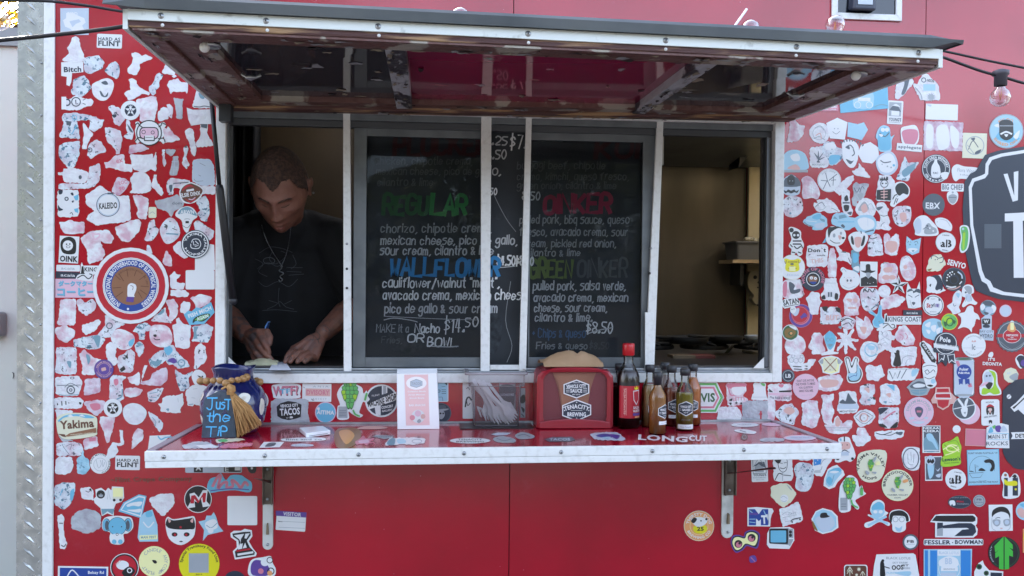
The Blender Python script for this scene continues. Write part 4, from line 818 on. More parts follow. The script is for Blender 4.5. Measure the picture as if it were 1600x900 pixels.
S('white cut-out group sticker with an ape head, a white figure and a yellow square', 'w', '330,300 350,280 345,225 390,210 425,235 445,210 470,230 475,200 565,205 570,290 550,320 505,335 490,375 488,430 440,410 395,432 385,370 340,330', 'k:C 387 262 33;s:E 388 270 18 14;k:C 380 262 4;k:C 397 262 4;s:L 3 440,300 445,230 462,300;h:390,375 495,375 480,420 440,395 400,425;i:R 482 212 560 280;k:C 492 307 11;k:C 542 305 11;c:R 480 280 560 296', lvl=1)
S('blue diamond-shaped sticker with white swooshes', 'a', '525,395 565,325 685,262 745,275 705,450', 'w:540,385 575,330 685,272 735,282 700,440;a:552,382 582,338 685,285 725,292 695,425;w:B 590,345 640,325 710,320 690,355 640,350 600,360;w:B 590,385 660,380 700,375 685,405', lvl=1)
S('blue elephant sticker with big round ears', 'w', 'B 395,500 420,445 500,430 580,435 630,450 640,520 600,565 565,575 570,630 535,655 470,645 455,600 460,560 410,545', 'k:E 432 502 32 52;a:E 430 502 28 48;k:E 600 500 32 52;a:E 602 500 28 48;S:E 436 505 16 38;S:E 598 503 16 38;k:C 516 512 72;a:C 516 512 69;k:C 480 515 5;k:C 550 515 5;w:B 480,575 550,575 555,625 475,625;k:O 515 575 9 4;a:C 492 632 18;a:C 540 632 18', lvl=2, th=.0012)
S('light blue peaked poster fragment right of the elephant sticker', 'b', '690,450 725,405 790,380 830,500 835,630 690,632 675,600', 'a:B 740,400 780,392 790,430 745,440;w:LB 10 720,480 760,520 800,480;i:R 690 580 830 615 -2;h:TX 760 597 120 20 -2 MAN FEST', lvl=1)
Z('X', '155,450 200,400 270,375 340,390 388,430 385,520 330,555 270,568 160,530', label='grey hexagon-shaped glue remnant left of the elephant')
Z('W', '50,430 80,415 100,440 95,500 100,590 125,645 105,690 70,685 65,600 55,500', 'k:L 7 65,488 90,488;k:LB 7 80,660 100,670 115,650', label='tall thin white remnant at the lower left trim')
FR(60, 560, 2.6465)
S('round red and black sticker of a bearded man portrait at the bottom', 'w', 'C 356 865 59', 'k:C 356 865 56;r:C 356 865 50;w:E 348 855 26 19;k:B 345,885 375,860 400,880 370,908;w:O 377 877 9 4;e:TB 330 845 30 8 -40 ART')
S('pale yellow CANDLE COMPANY disc at the bottom', 'i', 'C 479 840 64', 's:A 479 840 42 14 -55 35 CANDLE;s:A 479 840 42 14 55 160 ANY COMP;s:A 479 840 42 14 180 245 FLINT;k:B 470,835 485,835 490,845 480,848', th=.001)
S('round yellow Special Transitory Food Unit permit sticker with a grey square', 'y', 'C 665 850 84', 'k:AB 665 850 66 15 -85 85 Special Transitory Food Unit;s:R 622 806 704 886 0;k:TB 664 893 26 5 0 2019', th=.001)
S('blue and white Belsay Rd street map sticker in the bottom left corner', 'w', 'R 80 860 288 960 1', 'N:R 88 867 281 960 1;w:LB 5 120,900 140,875 170,905;w:TB 238 887 66 16 0 Belsay Rd;w:TB 245 908 50 12 0 street')
S('black cat-eared doll face sticker with a red star', 'w', 'B 525,680 535,655 560,665 620,655 645,655 650,690 640,740 590,772 540,745', 'k:B 530,695 535,662 560,670 620,662 642,662 644,705 590,700;w:E 587 725 46 36;k:B 535,700 545,675 590,668 630,675 641,702 590,708;r:N 588 698 7 5 0 3;k:E 563 728 12 9;r:C 565 729 5;k:E 613 728 12 9;r:C 611 729 5;k:B 582,757 590,754 598,757 590,760;e:B 536,660 548,672 540,680;e:B 640,660 628,672 638,680', lvl=1)
Z('W', '458,580 500,562 555,558 563,600 515,655 470,610', label='blank white shield-shaped sticker remnant above the doll face')
S('round black disc with a red and white letter M', 'w', 'C 660 582 57', 'k:C 660 582 54;w:625,560 645,555 663,575 680,545 700,545 695,590 712,610 680,615 672,580 658,595 645,590 648,615 615,620 630,590;r:632,568 648,565 663,588 682,556 694,556 690,595 680,596 678,572 660,600 645,580 643,600 628,600', lvl=1)
S('pale blue spiky-haired cartoon scrap sticker', 'b', '662,675 690,668 695,650 715,650 725,635 735,655 745,690 765,715 700,730 680,755 685,710', 'w:B 690,680 730,665 740,700 700,710;h:LB 3 695,690 715,700 740,680;w:C 712 712 12')
S('dark red Flint Crepe Company lettering on the paint', 'm', 'R 340 499 342 500', 'm:TB 477 502 318 25 -1 Flint Crepe Company;m:T 306 503 14 8 0 ~', th=.0001)
FR(220, 680, 3.2)
S('pink and blue bubble-script sticker below the shelf', 'a', 'B 330,270 345,220 385,205 400,188 425,225 450,200 500,200 525,215 555,240 545,285 470,275 400,280 350,288', 'j:LB 14 360,255 380,215 400,200 385,265 410,240 430,235 430,262 460,255 455,225 480,240 500,262 520,235 535,250;v:LB 5 350,278 440,268 540,272')
S('blank white rounded square sticker left of the left bracket', 'w', 'R 433 304 582 450 0 6', '', th=.001)
S('white chess-rook sticker with a black lightning bolt', 'w', '448,490 465,478 500,478 520,468 555,475 558,505 540,530 560,565 580,590 575,605 470,622 460,580 480,560 478,530 450,510', 'k:457,492 510,484 548,482 550,500 530,528 545,560 570,585 568,598 475,612 470,582 492,560 488,525 462,508;w:465,500 545,490 520,530 530,562 485,572 498,535 492,520;r:478,575 545,565 550,572 478,584;k:500,520 525,480 518,515 530,518 505,575 510,540 498,545;w:482,592 562,580 563,590 484,603')
S('purple and white cartoon cluster sticker near the left bracket', 'w', 'B 540,650 560,620 610,610 650,605 660,640 675,670 665,705 600,710 540,700', 'v:B 550,655 570,625 610,630 640,660 640,700 560,700;w:C 620 635 20;k:O 645 625 14 4;k:O 650 680 16 5;o:C 645 690 13;j:C 600 680 14')
S('VISITOR badge sticker with a purple header right of the left bracket', 'w', 'R 677 382 825 478 4 5', 'v:675,377 829,386 827,412 676,403;w:TB 757 395 90 19 4 VISITOR;s:L 2 690,430 820,436;s:L 2 690,460 820,466;k:TB 697 431 22 6 4 Name', th=.001)
S('dark round sticker cut off by the bottom edge near the left bracket', 'n', 'C 470 738 60', '')
S('row of black and grey label sticker peeking below the shelf edge', 'u', 'R 222 140 505 188 0 6', 'k:R 265 150 310 186;w:TX 288 165 28 22 0 A;k:R 415 152 500 184;w:T 430 170 18 22 0 E;w:R 470 155 498 176', lvl=0)
S('small dark mask-shaped sticker tip right under the shelf edge', 'k', 'B 532,145 575,145 575,180 560,192 540,182', 'w:C 555 165 6')
# ---------------------------------------------------------------- stickers: wall between window and shelf
FR(280, 560, 5.293)
S('round white sticker with a line drawing half hidden by the tassel', 'w', 'C 650 350 88', 's:C 650 350 80;w:C 650 350 72;k:L 8 640,420 690,300;k:L 8 610,330 660,390;s:A 650 350 58 14 -20 80 EASTERN')
S('pink and blue WTF? sticker', 'w', 'B 765,230 800,215 880,205 1000,220 1000,290 985,330 800,330 775,300', 'k:TX 882 270 215 84 -2 WTF?;j:TX 878 266 213 80 -2 WTF?;a:TX 874 272 90 40 -2 TF')
S('pale pink framed ADVISORY label with faded lettering', 'w', 'R 1018 208 1258 358 1 5', 'e:R 1045 250 1250 312 1;j:TX 1148 282 190 42 1 DVISORY;s:T 1170 233 130 14 0 A N I A;s:T 1160 335 120 14 0 A E I C I T;k:L 5 1095,335 1100,345 1115,345;k:L 4 1030,235 1035,245')
S('grey worn square sticker with the black VEHICLE CITY TACOS badge', 'X', '762,335 1070,335 1060,450 1075,500 1070,552 760,552', 'k:805,400 835,372 900,352 965,362 1012,382 1005,485 960,500 905,510 850,500 812,478;w:TX 910 390 150 26 -4 VEHICLE CITY;w:TX 915 440 165 60 -4 TACOS;w:T 910 492 50 8 0 EST 2013;w:B 915,482 935,480 940,492 920,495', torn=True, lvl=0)
S('round blue AITIMA disc sticker', 'q', 'C 1210 447 87', 'a:C 1210 447 80;w:TX 1210 447 145 34 2 AITIMA;w:B 1140,410 1160,405 1160,425 1145,425')
S('green hop cone character sticker above the shelf left of the MACHINE SHOP disc', 'w', 'B 1305,300 1335,235 1390,195 1450,210 1510,240 1525,290 1550,265 1560,310 1575,340 1545,365 1520,360 1500,410 1490,450 1520,470 1490,490 1430,460 1400,440 1400,500 1310,500 1310,400 1330,380', 's:R 1316 398 1392 492;k:L 2 1324,430 1380,430;k:L 2 1324,450 1380,450;k:L 2 1324,470 1380,470;'+hop(1412,315,92,100)+'g:LB 14 1440,430 1455,460 1490,478;g:R 1535 285 1552 350 15 5', lvl=1)
FR(540, 560, 5.293)
S('round black and white MACHINE SHOP disc sticker left of the paper sign', 'w', 'C 297 350 136', 'n:C 297 350 122;w:180,380 420,275 420,345 185,425;w:300,225 345,225 345,285 300,300;s:310,228 335,228 335,285 310,298;w:240,400 290,385 290,470 250,465;k:TX 252 365 140 56 -8 MACHINE;k:TX 375 325 90 60 -8 SHOP;w:T 250 305 66 14 -8 FLINT;w:TX 345 400 100 22 -10 CONCERT;w:TX 345 430 90 16 -10 GALLERY')
S('light blue torn label with dark printed lines right of the paper sign', 'w', 'R 740 195 850 360 0 12', 'b:R 745 202 843 354 0 10;k:C 772 270 12;b:C 772 270 8;k:L 4 795,260 830,260;k:L 4 795,275 830,275;k:L 4 795,290 830,290;k:L 3 770,320 800,320 805,350;k:B 820,205 838,205 838,222;k:L 3 795,235 825,232')
S('round dark disc with a skull wearing a hat right of the paper sign', 'S', 'C 790 452 84', 'n:C 790 452 76;s:B 770,435 810,435 820,470 800,500 775,495;k:C 785 455 8;k:C 807 455 7;s:B 740,425 850,415 830,430 760,438;S:B 765,420 770,390 820,388 825,412')
S('white rectangular sticker with a long-haired face behind the cutlery tub', 'w', 'R 968 195 1070 498 0 8', 'k:LB 12 990,400 1000,340 1020,320 1040,345;k:LB 5 1000,250 1015,240 1025,260;k:LB 6 1000,350 1010,390 1030,370')
S('grey label with a faded badge seen through the cutlery tub', 's', 'R 1270 185 1405 440', 'j:R 1275 190 1400 215;n:B 1275,230 1400,230 1400,320 1380,400 1290,400;u:TB 1338 300 110 20 0 LUCHADORES')
S('black and white figure sticker between the tub and the napkin box', 's', 'R 1446 245 1486 490', 'k:B 1448,320 1480,300 1484,360 1450,370;k:B 1450,400 1480,420 1470,450;k:L 8 1455,460 1475,480')
FR(1060, 560, 5.293)
S('white hexagonal sticker with green border reading VIS behind the bottles', 'w', '60,195 320,195 378,325 318,450 60,450', 'g:70,204 312,204 366,325 310,442 70,442;w:70,222 302,222 348,325 300,424 70,424;j:70,234 296,234 338,325 294,412 70,412;w:70,250 285,250 322,325 284,396 70,396;k:LB 4 335,270 370,325 338,380;G:TX 185 325 236 76 -1 DAVIS', lvl=1)
S('pink peeled sticker with letters shaped like a bowl over a strip', 'P', '395,205 555,200 560,270 530,310 575,340 570,380 410,392 400,300', 'j:B 400,210 550,205 550,235 430,250;j:LB 10 410,210 430,300 470,300;w:B 440,245 500,235 550,240 520,300 460,300;j:T 500 335 100 30 -5 LETTS;k:B 418,345 445,330 440,355;k:B 420,370 440,365 435,388;k:N 480 368 14 5 0 6;k:N 520 372 14 5 0 6', torn=True)
S('white pedestal-shaped sticker with a green smudge', 'w', '622,202 722,202 722,290 730,320 742,342 605,342 612,300 625,290', 'g:B 680,205 712,208 715,230 695,225;s:L 3 610,320 740,320', torn=True)
S('white and pink label printed DO NOT IDLE beside the window corner', 'P', '740,215 935,208 935,352 745,342', 'j:B 830,215 870,215 860,240 835,235;k:750,250 780,275 785,280 750,278;k:830,268 935,262 930,278 835,280;q:745,284 933,284 933,305 745,305;S:TB 840 327 165 22 2 Do NO t IDLE', torn=True)
Z('W', '325,420 350,402 480,400 505,425 520,460 518,520 322,520', label='blank white rounded remnant on the shelf edge right of the bottles')
Z('X', '530,370 570,350 800,350 800,400 790,520 528,520', 'r:R 676 435 688 505;r:L 10 670,460 690,460;S:L 5 742,485 745,512;s:C 555 405 18', label='grey paper remnant with red flecks on the shelf edge')
FR(1200, 580, 2.8125)
Z('P', '0,110 30,130 30,200 20,225 0,225')
# ---------------------------------------------------------------- stickers: right wall
FR(1200, 0, 3)
Z('W', '605,365 640,350 665,355 685,385 640,440 610,465 596,460', 'S:B 632,350 665,345 655,405 640,440 625,440 640,390', label='torn white poster fragment with a dark figure under the awning corner')
S('large torn poster remnant with a spiky emblem at the panel seam', 'W', '680,395 705,380 725,350 745,345 800,400 806,470 745,470 715,468 690,420', 'b:R 728 395 785 425;s:N 765 455 22 12 0 12;S:O 730 375 10 4;k:TB 762 378 32 14 8 NISON;r:680,340 720,345 700,395 685,390;s:LB 5 690,410 715,440 722,465', torn=True)
S('clear film rectangle peeling behind the poster remnant', 'e', 'R 600 330 602 332') if 0 else None
S('light blue sticker with a white badge outline, cut by the awning', 'a', '333,455 450,420 560,380 565,508 340,530', 'b:O 447 462 48 5;b:R 398 430 496 508 0 20;w:R 422 458 480 474;w:O 420 492 15 3;w:O 475 492 15 3;w:TB 451 466 50 8 0 BREWERY;h:LB 4 500,500 530,490 560,495', th=.001)
S('pink NUTSAC sticker cut off by the awning', 'j', '205,500 240,487 328,462 330,520 207,520', 'w:L 4 222,503 322,503 324,470;w:TX 270 489 95 24 0 NutSac;w:TB 268 513 105 7 0 MADE IN USA', th=.0008)
S('upper white and grey YOUNG\'S cabin-drawing sticker', 'w', 'R 560 472 632 582 3 5', 's:R 567 480 625 545 3;w:B 580,500 600,487 618,502;S:568,515 585,495 612,500 624,525 600,520;w:R 578 520 615 542 3;S:TX 595 560 58 17 3 YOUNG\'S;s:TB 593 573 52 5 3 ENVIRONMENTAL')
S('red apple sticker reading applegate', 'w', 'B 625,600 655,590 692,588 708,625 700,672 660,690 630,672 622,630', 'j:B 630,615 662,605 700,612 702,650 680,680 645,676 630,640;w:R 603 675 722 708 5;S:TB 664 692 108 18 4 applegate', lvl=1)
S('blank white rectangle sticker right of the panel seam', 'w', 'R 739 488 890 562 2 3', 'u:B 742,490 765,490 762,500')
S('large worn rectangle sticker with red showing through white streaks', 'Q', 'R 731 572 912 705 2 2', 'w:B 745,585 775,600 770,690 740,680;w:B 790,600 840,590 850,680 800,700;w:B 855,590 895,620 890,690 862,680', torn=True)
S('cream square sticker with a circular sketched emblem', 'c', 'R 912 624 1025 742 2', 's:O 970 682 42 4;S:LB 4 940,700 960,660 985,690;S:B 950,650 970,645 965,660;S:B 975,710 1000,700 990,718 970,722;s:LB 3 935,680 950,700 965,720')
S('round light blue BIG DO sticker of a bearded snowboarder face', 's', 'C 1117 615 81', 'b:C 1117 615 76;a:1060,650 1110,580 1180,650 1150,675;w:B 1060,590 1080,580 1095,600;w:B 1150,640 1180,610 1170,650;o:AB 1117 615 48 14 -40 35 BIG DO;o:AB 1117 615 70 14 -120 -230 SHRED ON;k:B 1086,570 1117,560 1147,572 1150,600 1148,640 1117,658 1088,640 1084,600;s:L 4 1086,590 1149,590;w:LB 8 1092,628 1117,618 1142,628;w:B 1108,630 1126,630 1117,642', th=.001)
Z('P', '105,540 120,540 130,570 145,585 172,590 165,630 140,660 90,668 100,620', label='pale remnant shaped like a state map near the window frame')
S('round peeled white sticker with a grey smiling line drawing', 'W', 'B 195,610 235,577 275,590 285,640 255,672 210,655', 's:O 240 625 30 2;s:LB 4 215,650 240,640 265,655;s:LB 3 220,600 245,590 262,610;e:LB 5 225,635 245,625 250,650', torn=True)
S('white five-pointed pentagon sticker with a faint smiley face', 'w', '273,577 325,552 373,573 360,655 290,648', 'S:LB 2 303,617 320,628 337,615;s:C 312 603 3;s:C 328 603 3')
S('pale blue blank star-ended sticker right of the smiley pentagon', 'b', '375,572 420,582 450,573 468,608 440,657 372,640', '')
S('light blue monster-shaped sticker with big round eyes', 'b', 'B 505,640 520,600 545,587 570,600 575,640 592,632 580,660 578,705 548,712 520,705 515,660', 'a:B 515,650 525,605 548,595 568,610 575,650 572,700 522,700;w:C 538 608 10;w:C 558 608 10;S:LB 5 525,625 548,640 568,622;w:B 520,628 540,632 530,642', lvl=1)
S('large pale blue disc half peeled at the window frame edge', 'b', 'B 70,740 90,710 130,702 170,718 188,760 180,795 70,795', 'w:B 105,730 140,720 150,750 120,755;e:B 90,790 130,770 150,795;s:R 70 796 187 808')
S('white square sticker with a grey hemp leaf', 'W', '195,692 280,685 285,770 270,786 200,784', 'S:B 232,745 236,705 240,745;S:B 232,745 215,715 240,742;S:B 235,745 262,712 240,747;S:B 232,747 208,735 238,750;S:B 236,747 268,735 240,752;S:B 228,760 236,750 244,762;s:T 237 773 60 10 0 MARIJUO', torn=True)
S('pale blue torn cartoon figure sticker right of the hemp leaf square', 'T', '250,690 270,665 310,665 320,690 350,700 350,740 320,770 290,775 280,740 255,720', 'w:B 270,675 305,668 320,690 300,705 270,700;a:B 290,730 340,730 320,765 290,770;h:C 300 700 3', torn=True)
S('white oval mask sticker with hatched crown and dark curved marks', 'w', 'B 350,670 375,655 410,668 425,700 412,770 385,785 355,750 350,710', 'S:A 385 745 82 11 -30 45 IIIIIIIII;S:LB 5 365,690 385,680 400,695;S:B 362,690 380,685 382,700;S:LB 5 400,700 405,720 395,730;S:B 365,745 390,755 402,752 385,770', torn=True)
S('blank white heptagon sticker in the upper right group', 'w', 'N 472 717 52 7 8', '')
S('round pale cartoon grumpy-face sticker with a slanted brow', 'u', 'B 505,760 525,725 570,708 600,735 608,785 575,820 525,812', 'w:B 512,760 530,732 568,718 592,740 598,782 570,808 530,802;S:LB 5 528,752 545,762 575,758;s:C 535 770 3;s:C 560 780 4;s:C 577 785 4;a:C 590 775 6', lvl=1)
Z('T', '640,730 655,765 708,760 690,790 670,800 660,848 600,840 620,800', 'h:B 630,800 690,765 680,800 640,830', label='flag-shaped torn fragment with blue-green stripes')
S('black and white round FLINT AREA BREWERS growler sticker', 'n', 'C 788 791 68', 'w:C 788 791 65;n:C 788 791 62;w:AB 788 791 47 12 -85 85 FLINT AREA BREWERY;w:AB 788 791 59 10 -115 -245 Since;w:C 788 791 45;n:C 788 791 43;w:B 778,760 782,748 792,748 794,762 806,785 806,828 768,828 766,785;n:TB 786 811 24 10 0 FAC;w:B 810,812 845,808 840,835 820,840', lvl=1)
S('white cut-out script sticker with faint overlapping lettering', 'w', 'B 862,790 885,770 920,780 975,785 998,800 990,845 935,840 900,838 880,850 865,830', 's:T 935 800 95 18 5 Flora Words;s:T 930 820 60 8 5 ideal')
S('BIG CHIEF sticker above a bearded face wearing a headband', 'w', 'R 812 860 918 897 1 4', 'S:TB 865 877 96 26 1 BIG CHIEF;w:B 840,905 866,893 890,905 888,940 866,960 843,940;s:B 846,920 866,910 886,920 880,945 866,955 850,945;S:L 3 850,925 882,925;s:C 866 902 5')
FR(1200, 280, 2.8125)
S('round black EBX disc sticker', 'S', 'C 728 112 49', 'w:TB 724 116 62 26 2 EBX;w:LB 2 700,130 735,128 755,100')
FR(1210, 240, 5.625)
S('dark winged-crest sticker with a black bat-like oval', 'u', 'B 70,260 90,215 150,185 200,215 225,260 220,350 150,372 80,345', 'S:B 75,265 95,220 120,205 150,180 180,205 210,220 225,285 80,290;k:B 115,210 145,190 175,205 175,270 120,270;u:E 147 330 70 34;k:B 78,318 105,330 120,315 147,325 175,315 190,330 215,318 200,345 175,340 147,350 120,340 95,348;s:C 135 240 5;s:C 160 240 5', lvl=1)
Z('P', 'B 240,230 265,205 300,200 340,230 380,290 398,350 375,400 330,385 260,395 245,350 250,280', label='pale bell-shaped remnant beside the winged crest')
S('large round white sticker with sketched spokes and numerals', 'w', 'C 482 235 104', 's:O 482 235 98 3;S:L 6 450,170 465,235 430,310;S:L 6 410,235 465,240;S:L 6 465,235 490,290;S:L 6 480,235 550,180;S:L 5 500,235 540,230;S:L 5 520,200 515,280;s:A 482 235 76 14 -50 40 FLINT CREPE')
Z('W', '520,320 640,210 695,190 700,230 640,300 575,370 555,350')
Z('W', '680,155 740,130 738,80 850,212 755,200 700,180', label='pink-white shark-fin scrap')
S('grey hand-shaped torn sticker with spread fingers', 'X', '690,280 720,250 745,270 790,260 832,268 800,340 780,400 720,420 735,460 690,455 680,400 700,360', 'S:LB 6 700,300 725,340 750,300;S:LB 6 750,340 770,290 790,310;s:B 730,360 780,350 760,410', torn=True)
S('small dark rocket-like figure sticker between the rhino and the hand', 'W', '590,340 630,310 660,330 665,440 690,500 680,545 640,550 600,500 590,420', 'k:B 615,385 640,365 650,410 620,418;S:R 600 425 662 440;k:B 610,455 655,455 650,500 620,505;S:B 640,520 680,510 670,540', torn=True)
S('round pale sticker with grey mountain outlines', 'W', 'B 715,480 760,405 820,395 870,430 890,500 850,560 760,550 725,520', 's:B 735,500 790,420 830,490;s:LB 4 820,460 850,440 880,490;e:B 760,470 800,440 820,500 780,520', torn=True)
S('white rhinoceros-shaped sticker with scaly outline', 'W', '345,460 350,430 385,440 370,410 440,405 460,390 530,440 580,510 530,515 465,520 440,500 400,515 370,500', 'S:LB 5 360,470 390,440 420,430 440,460;s:LB 4 390,495 430,490 455,460;S:LB 4 500,480 530,490 560,510;s:C 385 455 4', torn=True)
S('pale round torn face sticker with dark curls at its left edge', 'D', 'B 70,440 110,385 170,375 235,400 245,500 180,555 100,540', 'S:LB 5 110,400 125,385 145,395;S:LB 5 170,400 190,410 200,395;h:C 140 525 10;k:B 218,425 235,420 232,438', torn=True)
S('left light blue car-shaped sticker', 'b', '250,600 290,555 350,530 400,522 460,570 465,635 420,670 330,665 340,645 270,620', 'a:B 345,545 400,530 410,560 380,580 335,570;h:B 400,570 440,580 440,600 410,590;w:L 5 280,590 370,600;S:LB 5 262,600 290,625 340,640;u:B 355,620 440,610 430,655 370,655', torn=True, lvl=1)
S('right light blue car-shaped sticker with a dark wheel', 'b', '500,590 525,530 600,518 660,560 720,570 715,640 640,675 560,645 510,620', 'h:515,570 530,550 560,580;h:565,545 620,535 640,560 570,575;S:B 585,635 600,620 620,640 610,655;a:L 6 560,600 700,600', torn=True, lvl=1)
S('pale blue hat-shaped disc with a dark torn lower rim', 'b', 'B 700,580 760,545 850,545 895,600 880,680 840,715 750,690 715,650', 'w:B 730,590 790,560 870,590 870,650 780,670;S:L 10 760,682 765,700;S:L 12 800,690 870,672;u:L 3 820,560 822,640', torn=True, lvl=1)
S('black and white striped bear figure sticker', 'w', 'B 125,660 160,645 230,680 235,740 260,800 245,850 245,885 215,900 190,870 170,900 145,880 150,840 125,810 150,750', 'k:C 150 672 20;k:C 190 715 35;w:C 175 717 11;w:C 208 717 11;k:L 12 165,768 235,768;k:L 12 165,795 230,795;k:LB 10 175,815 200,835 230,815;k:L 9 140,800 158,820;k:L 9 235,800 248,830;k:L 9 155,865 180,870;k:L 9 210,865 235,875', lvl=1)
S('black and white plain cartoon cat-head scrap sticker', 'w', 'B 455,690 480,650 520,640 600,660 630,720 600,790 530,815 460,780', 'k:B 470,700 475,650 510,645 560,640 600,660 560,655 500,690 480,740;e:B 560,720 590,725 575,760;k:E 605 742 14 10;k:LB 6 490,760 530,785 575,785;s:E 525 720 12 18;s:E 585 700 10 14;a:420,790 455,730 450,780', lvl=1)
S('white alien-head sticker with two long dark eyes', 'w', 'B 650,730 700,690 780,690 825,730 800,800 750,860 700,850 665,790', 'k:B 672,740 682,722 695,750 700,800 680,790;k:B 798,735 785,720 772,760 760,810 785,800;e:B 705,740 765,740 750,820 715,815', lvl=1)
FR(1340, 240, 5.625)
S('white skeleton sticker with a crown above black ribs', 'W', '190,190 290,195 325,240 325,300 300,420 160,410 170,320 180,250', 'k:195,205 205,225 215,200 225,225 235,200 245,225 255,200 268,205 268,235 195,238;S:O 235 265 32 7;k:C 220 262 7;k:C 250 262 7;k:170,320 295,310 292,412 165,405;e:L 8 232,300 232,400;e:L 8 205,335 262,332;e:L 8 205,360 262,357;e:L 8 208,385 260,382', torn=True, lvl=1)
S('black and white plain skull-mask sticker tilted to the right', 'w', 'B 310,300 340,255 400,250 455,300 450,370 400,410 350,440 320,470 285,450 300,400', 'k:B 330,300 360,262 410,262 448,310 440,360 400,350 370,370 345,350;k:LB 9 310,400 325,370 345,360;k:L 7 320,445 340,390;k:L 7 340,430 355,395;s:C 350 375 5', lvl=2)
Z('W', '160,490 175,435 230,430 250,455 275,490 260,540 285,600 270,630 298,655 280,675 210,660 160,665 150,600 200,600 200,540', 'S:B 165,475 225,465 185,500;k:LB 5 200,540 230,550 270,540;S:LB 5 205,640 215,620 235,605', label='torn bird-shaped remnant with a dark beak right of the mountain disc')
Z('D', 'B 310,500 350,465 450,465 468,500 460,590 400,640 340,620 312,560', 'k:LB 5 335,520 355,500 350,530;S:B 430,490 460,490 455,515;e:B 370,530 420,520 430,580 390,600;k:LB 5 340,560 345,585', label='torn face-like remnant with curly dark corners')
S('white American football helmet sticker with a grey face guard', 'w', 'B 490,610 530,555 600,545 660,600 700,650 705,715 600,725 510,715 505,680', 'u:B 495,620 530,565 560,600 555,690 515,700;s:B 595,640 625,610 655,640 690,660 690,700 590,705;S:C 612 635 9;w:C 635 655 8;w:C 665 680 8;S:LB 5 575,665 600,650 630,665', lvl=1)
S('pale half-moon taco shaped sticker', 'w', 'B 680,580 730,562 790,580 830,630 820,680 770,670 700,640', 's:LB 3 720,575 780,590 815,640;s:C 700 600 4')
S('upper round white aB disc sticker with black letters', 'w', 'C 775 780 89', 's:O 775 780 86 2;k:TX 778 790 100 68 2 aB;w:L 7 735,800 740,745;w:L 6 790,830 795,750;k:TB 775 718 60 10 5 A NATION;k:TB 770 850 50 10 12 BREWERY', lvl=1)
S('green pickle-shaped sticker with a tiny face', 'w', 'B 1 1 2 1 2 2') if 0 else None
Z('P', '235,710 265,700 290,750 335,705 360,715 365,800 345,890 290,895 240,870 235,800', 'e:B 255,775 340,775 345,840 300,870 255,840', label='pink-white remnant shaped like an animal head with two ears')
S('light blue wildcat face sticker with black and white markings', 'b', '432,725 480,765 540,748 558,740 550,800 540,870 480,892 430,860 425,790', 'h:C 460 800 7;h:C 510 800 7;w:B 440,840 480,830 530,840 480,870;S:LB 4 440,780 455,770 470,780;S:LB 4 500,780 520,770 530,790;h:B 475,850 500,850 487,865;w:L 5 445,750 460,775')
Z('D', 'B 95,780 120,720 180,710 210,760 220,860 215,890 100,895 92,840', 'k:LB 7 105,740 130,750 170,735;k:L 5 170,855 205,865', label='torn upright remnant with a dark fringe on top')
FR(1440, 240, 5.625)
S('green pickle-shaped sticker with a tiny face', 'w', 'B 335,650 370,628 412,645 425,720 412,820 380,865 345,868 332,820 345,740', 'g:B 345,660 370,640 402,655 412,720 400,815 378,850 352,852 345,810 355,740;l:B 365,700 385,700 375,830 360,830;u:C 365 662 10;k:L 3 355,690 380,690', lvl=1)
FR(1210, 380, 5.625)
S('white square label with the printed words Don\'t touch', 'W', '290,20 470,15 465,205 290,208 280,120', 'k:TX 348 62 105 34 0 Don;k:L 5 415,42 422,50;k:TX 442 62 22 34 0 t;k:L 7 302,105 315,98;k:TB 410 106 70 14 0 uch;e:T 375 155 110 40 -8 THIS', torn=True)
S('round white sticker with a yellow bulldog face', 'w', 'C 157 212 112', 'c:O 157 212 108 3;y:B 85,145 105,135 140,145 175,145 210,135 235,155 215,175 220,230 190,250 120,250 95,225 100,175;z:LB 5 105,150 100,180 90,160;z:LB 5 210,150 215,175 228,165;z:L 8 120,165 200,165;S:E 155 183 16 8;z:LB 4 120,225 155,200 195,225;i:R 130 205 185 245;u:TB 160 280 110 20 2 Jaxon', lvl=2, th=.001)
S('round black HOUSE OF NOISE sticker with pink lettering', 'n', 'C 340 315 106', 'j:AB 340 315 74 28 -115 115 HOUSE OF NOISE;w:C 340 318 60;k:C 340 318 54;x:B 300,300 340,285 380,310 360,350 310,345;w:C 325 305 14;w:C 360 310 13;N:B 310,340 370,340 345,362;k:C 325 307 4;k:C 360 312 4', lvl=2, th=.001)
Z('P', '490,50 520,40 540,110 548,200 540,300 475,300 470,180', label='tall slim pale remnant right of the Don\'t touch label')
Z('W', '530,20 560,25 600,80 660,90 680,150 672,190 640,160 545,145 575,110', 'S:B 580,78 620,72 630,85;k:LB 5 650,130 668,170')
S('torn turquoise strip hanging from the alien head', 'h', '675,60 745,65 740,150 755,220 740,260 690,250 680,180', 'a:B 690,90 735,100 730,160 695,170;w:B 690,220 740,200 745,250', torn=True)
S('round white pig face sticker with two nostril dots', 'w', 'B 572,330 600,270 580,235 600,210 640,230 700,245 745,285 745,360 670,412 600,395', 's:LB 4 590,240 610,225 630,250;S:E 642 328 8 11;S:E 672 328 8 11;e:O 657 328 28 2;S:C 615 300 3;S:C 700 300 3;s:LB 3 600,370 650,395 710,375', lvl=1)
S('white print of a man in a tall black hat and dark coat', 'w', 'R 752 162 905 382 1 4', 'k:B 758,240 800,240 805,190 840,188 848,238 890,242 850,262 800,262;s:B 805,262 845,262 835,300 815,300;k:760,310 805,290 825,310 850,288 900,320 905,375 760,378;w:C 820 350 3;w:C 840 355 3;w:C 870 345 3', lvl=1)
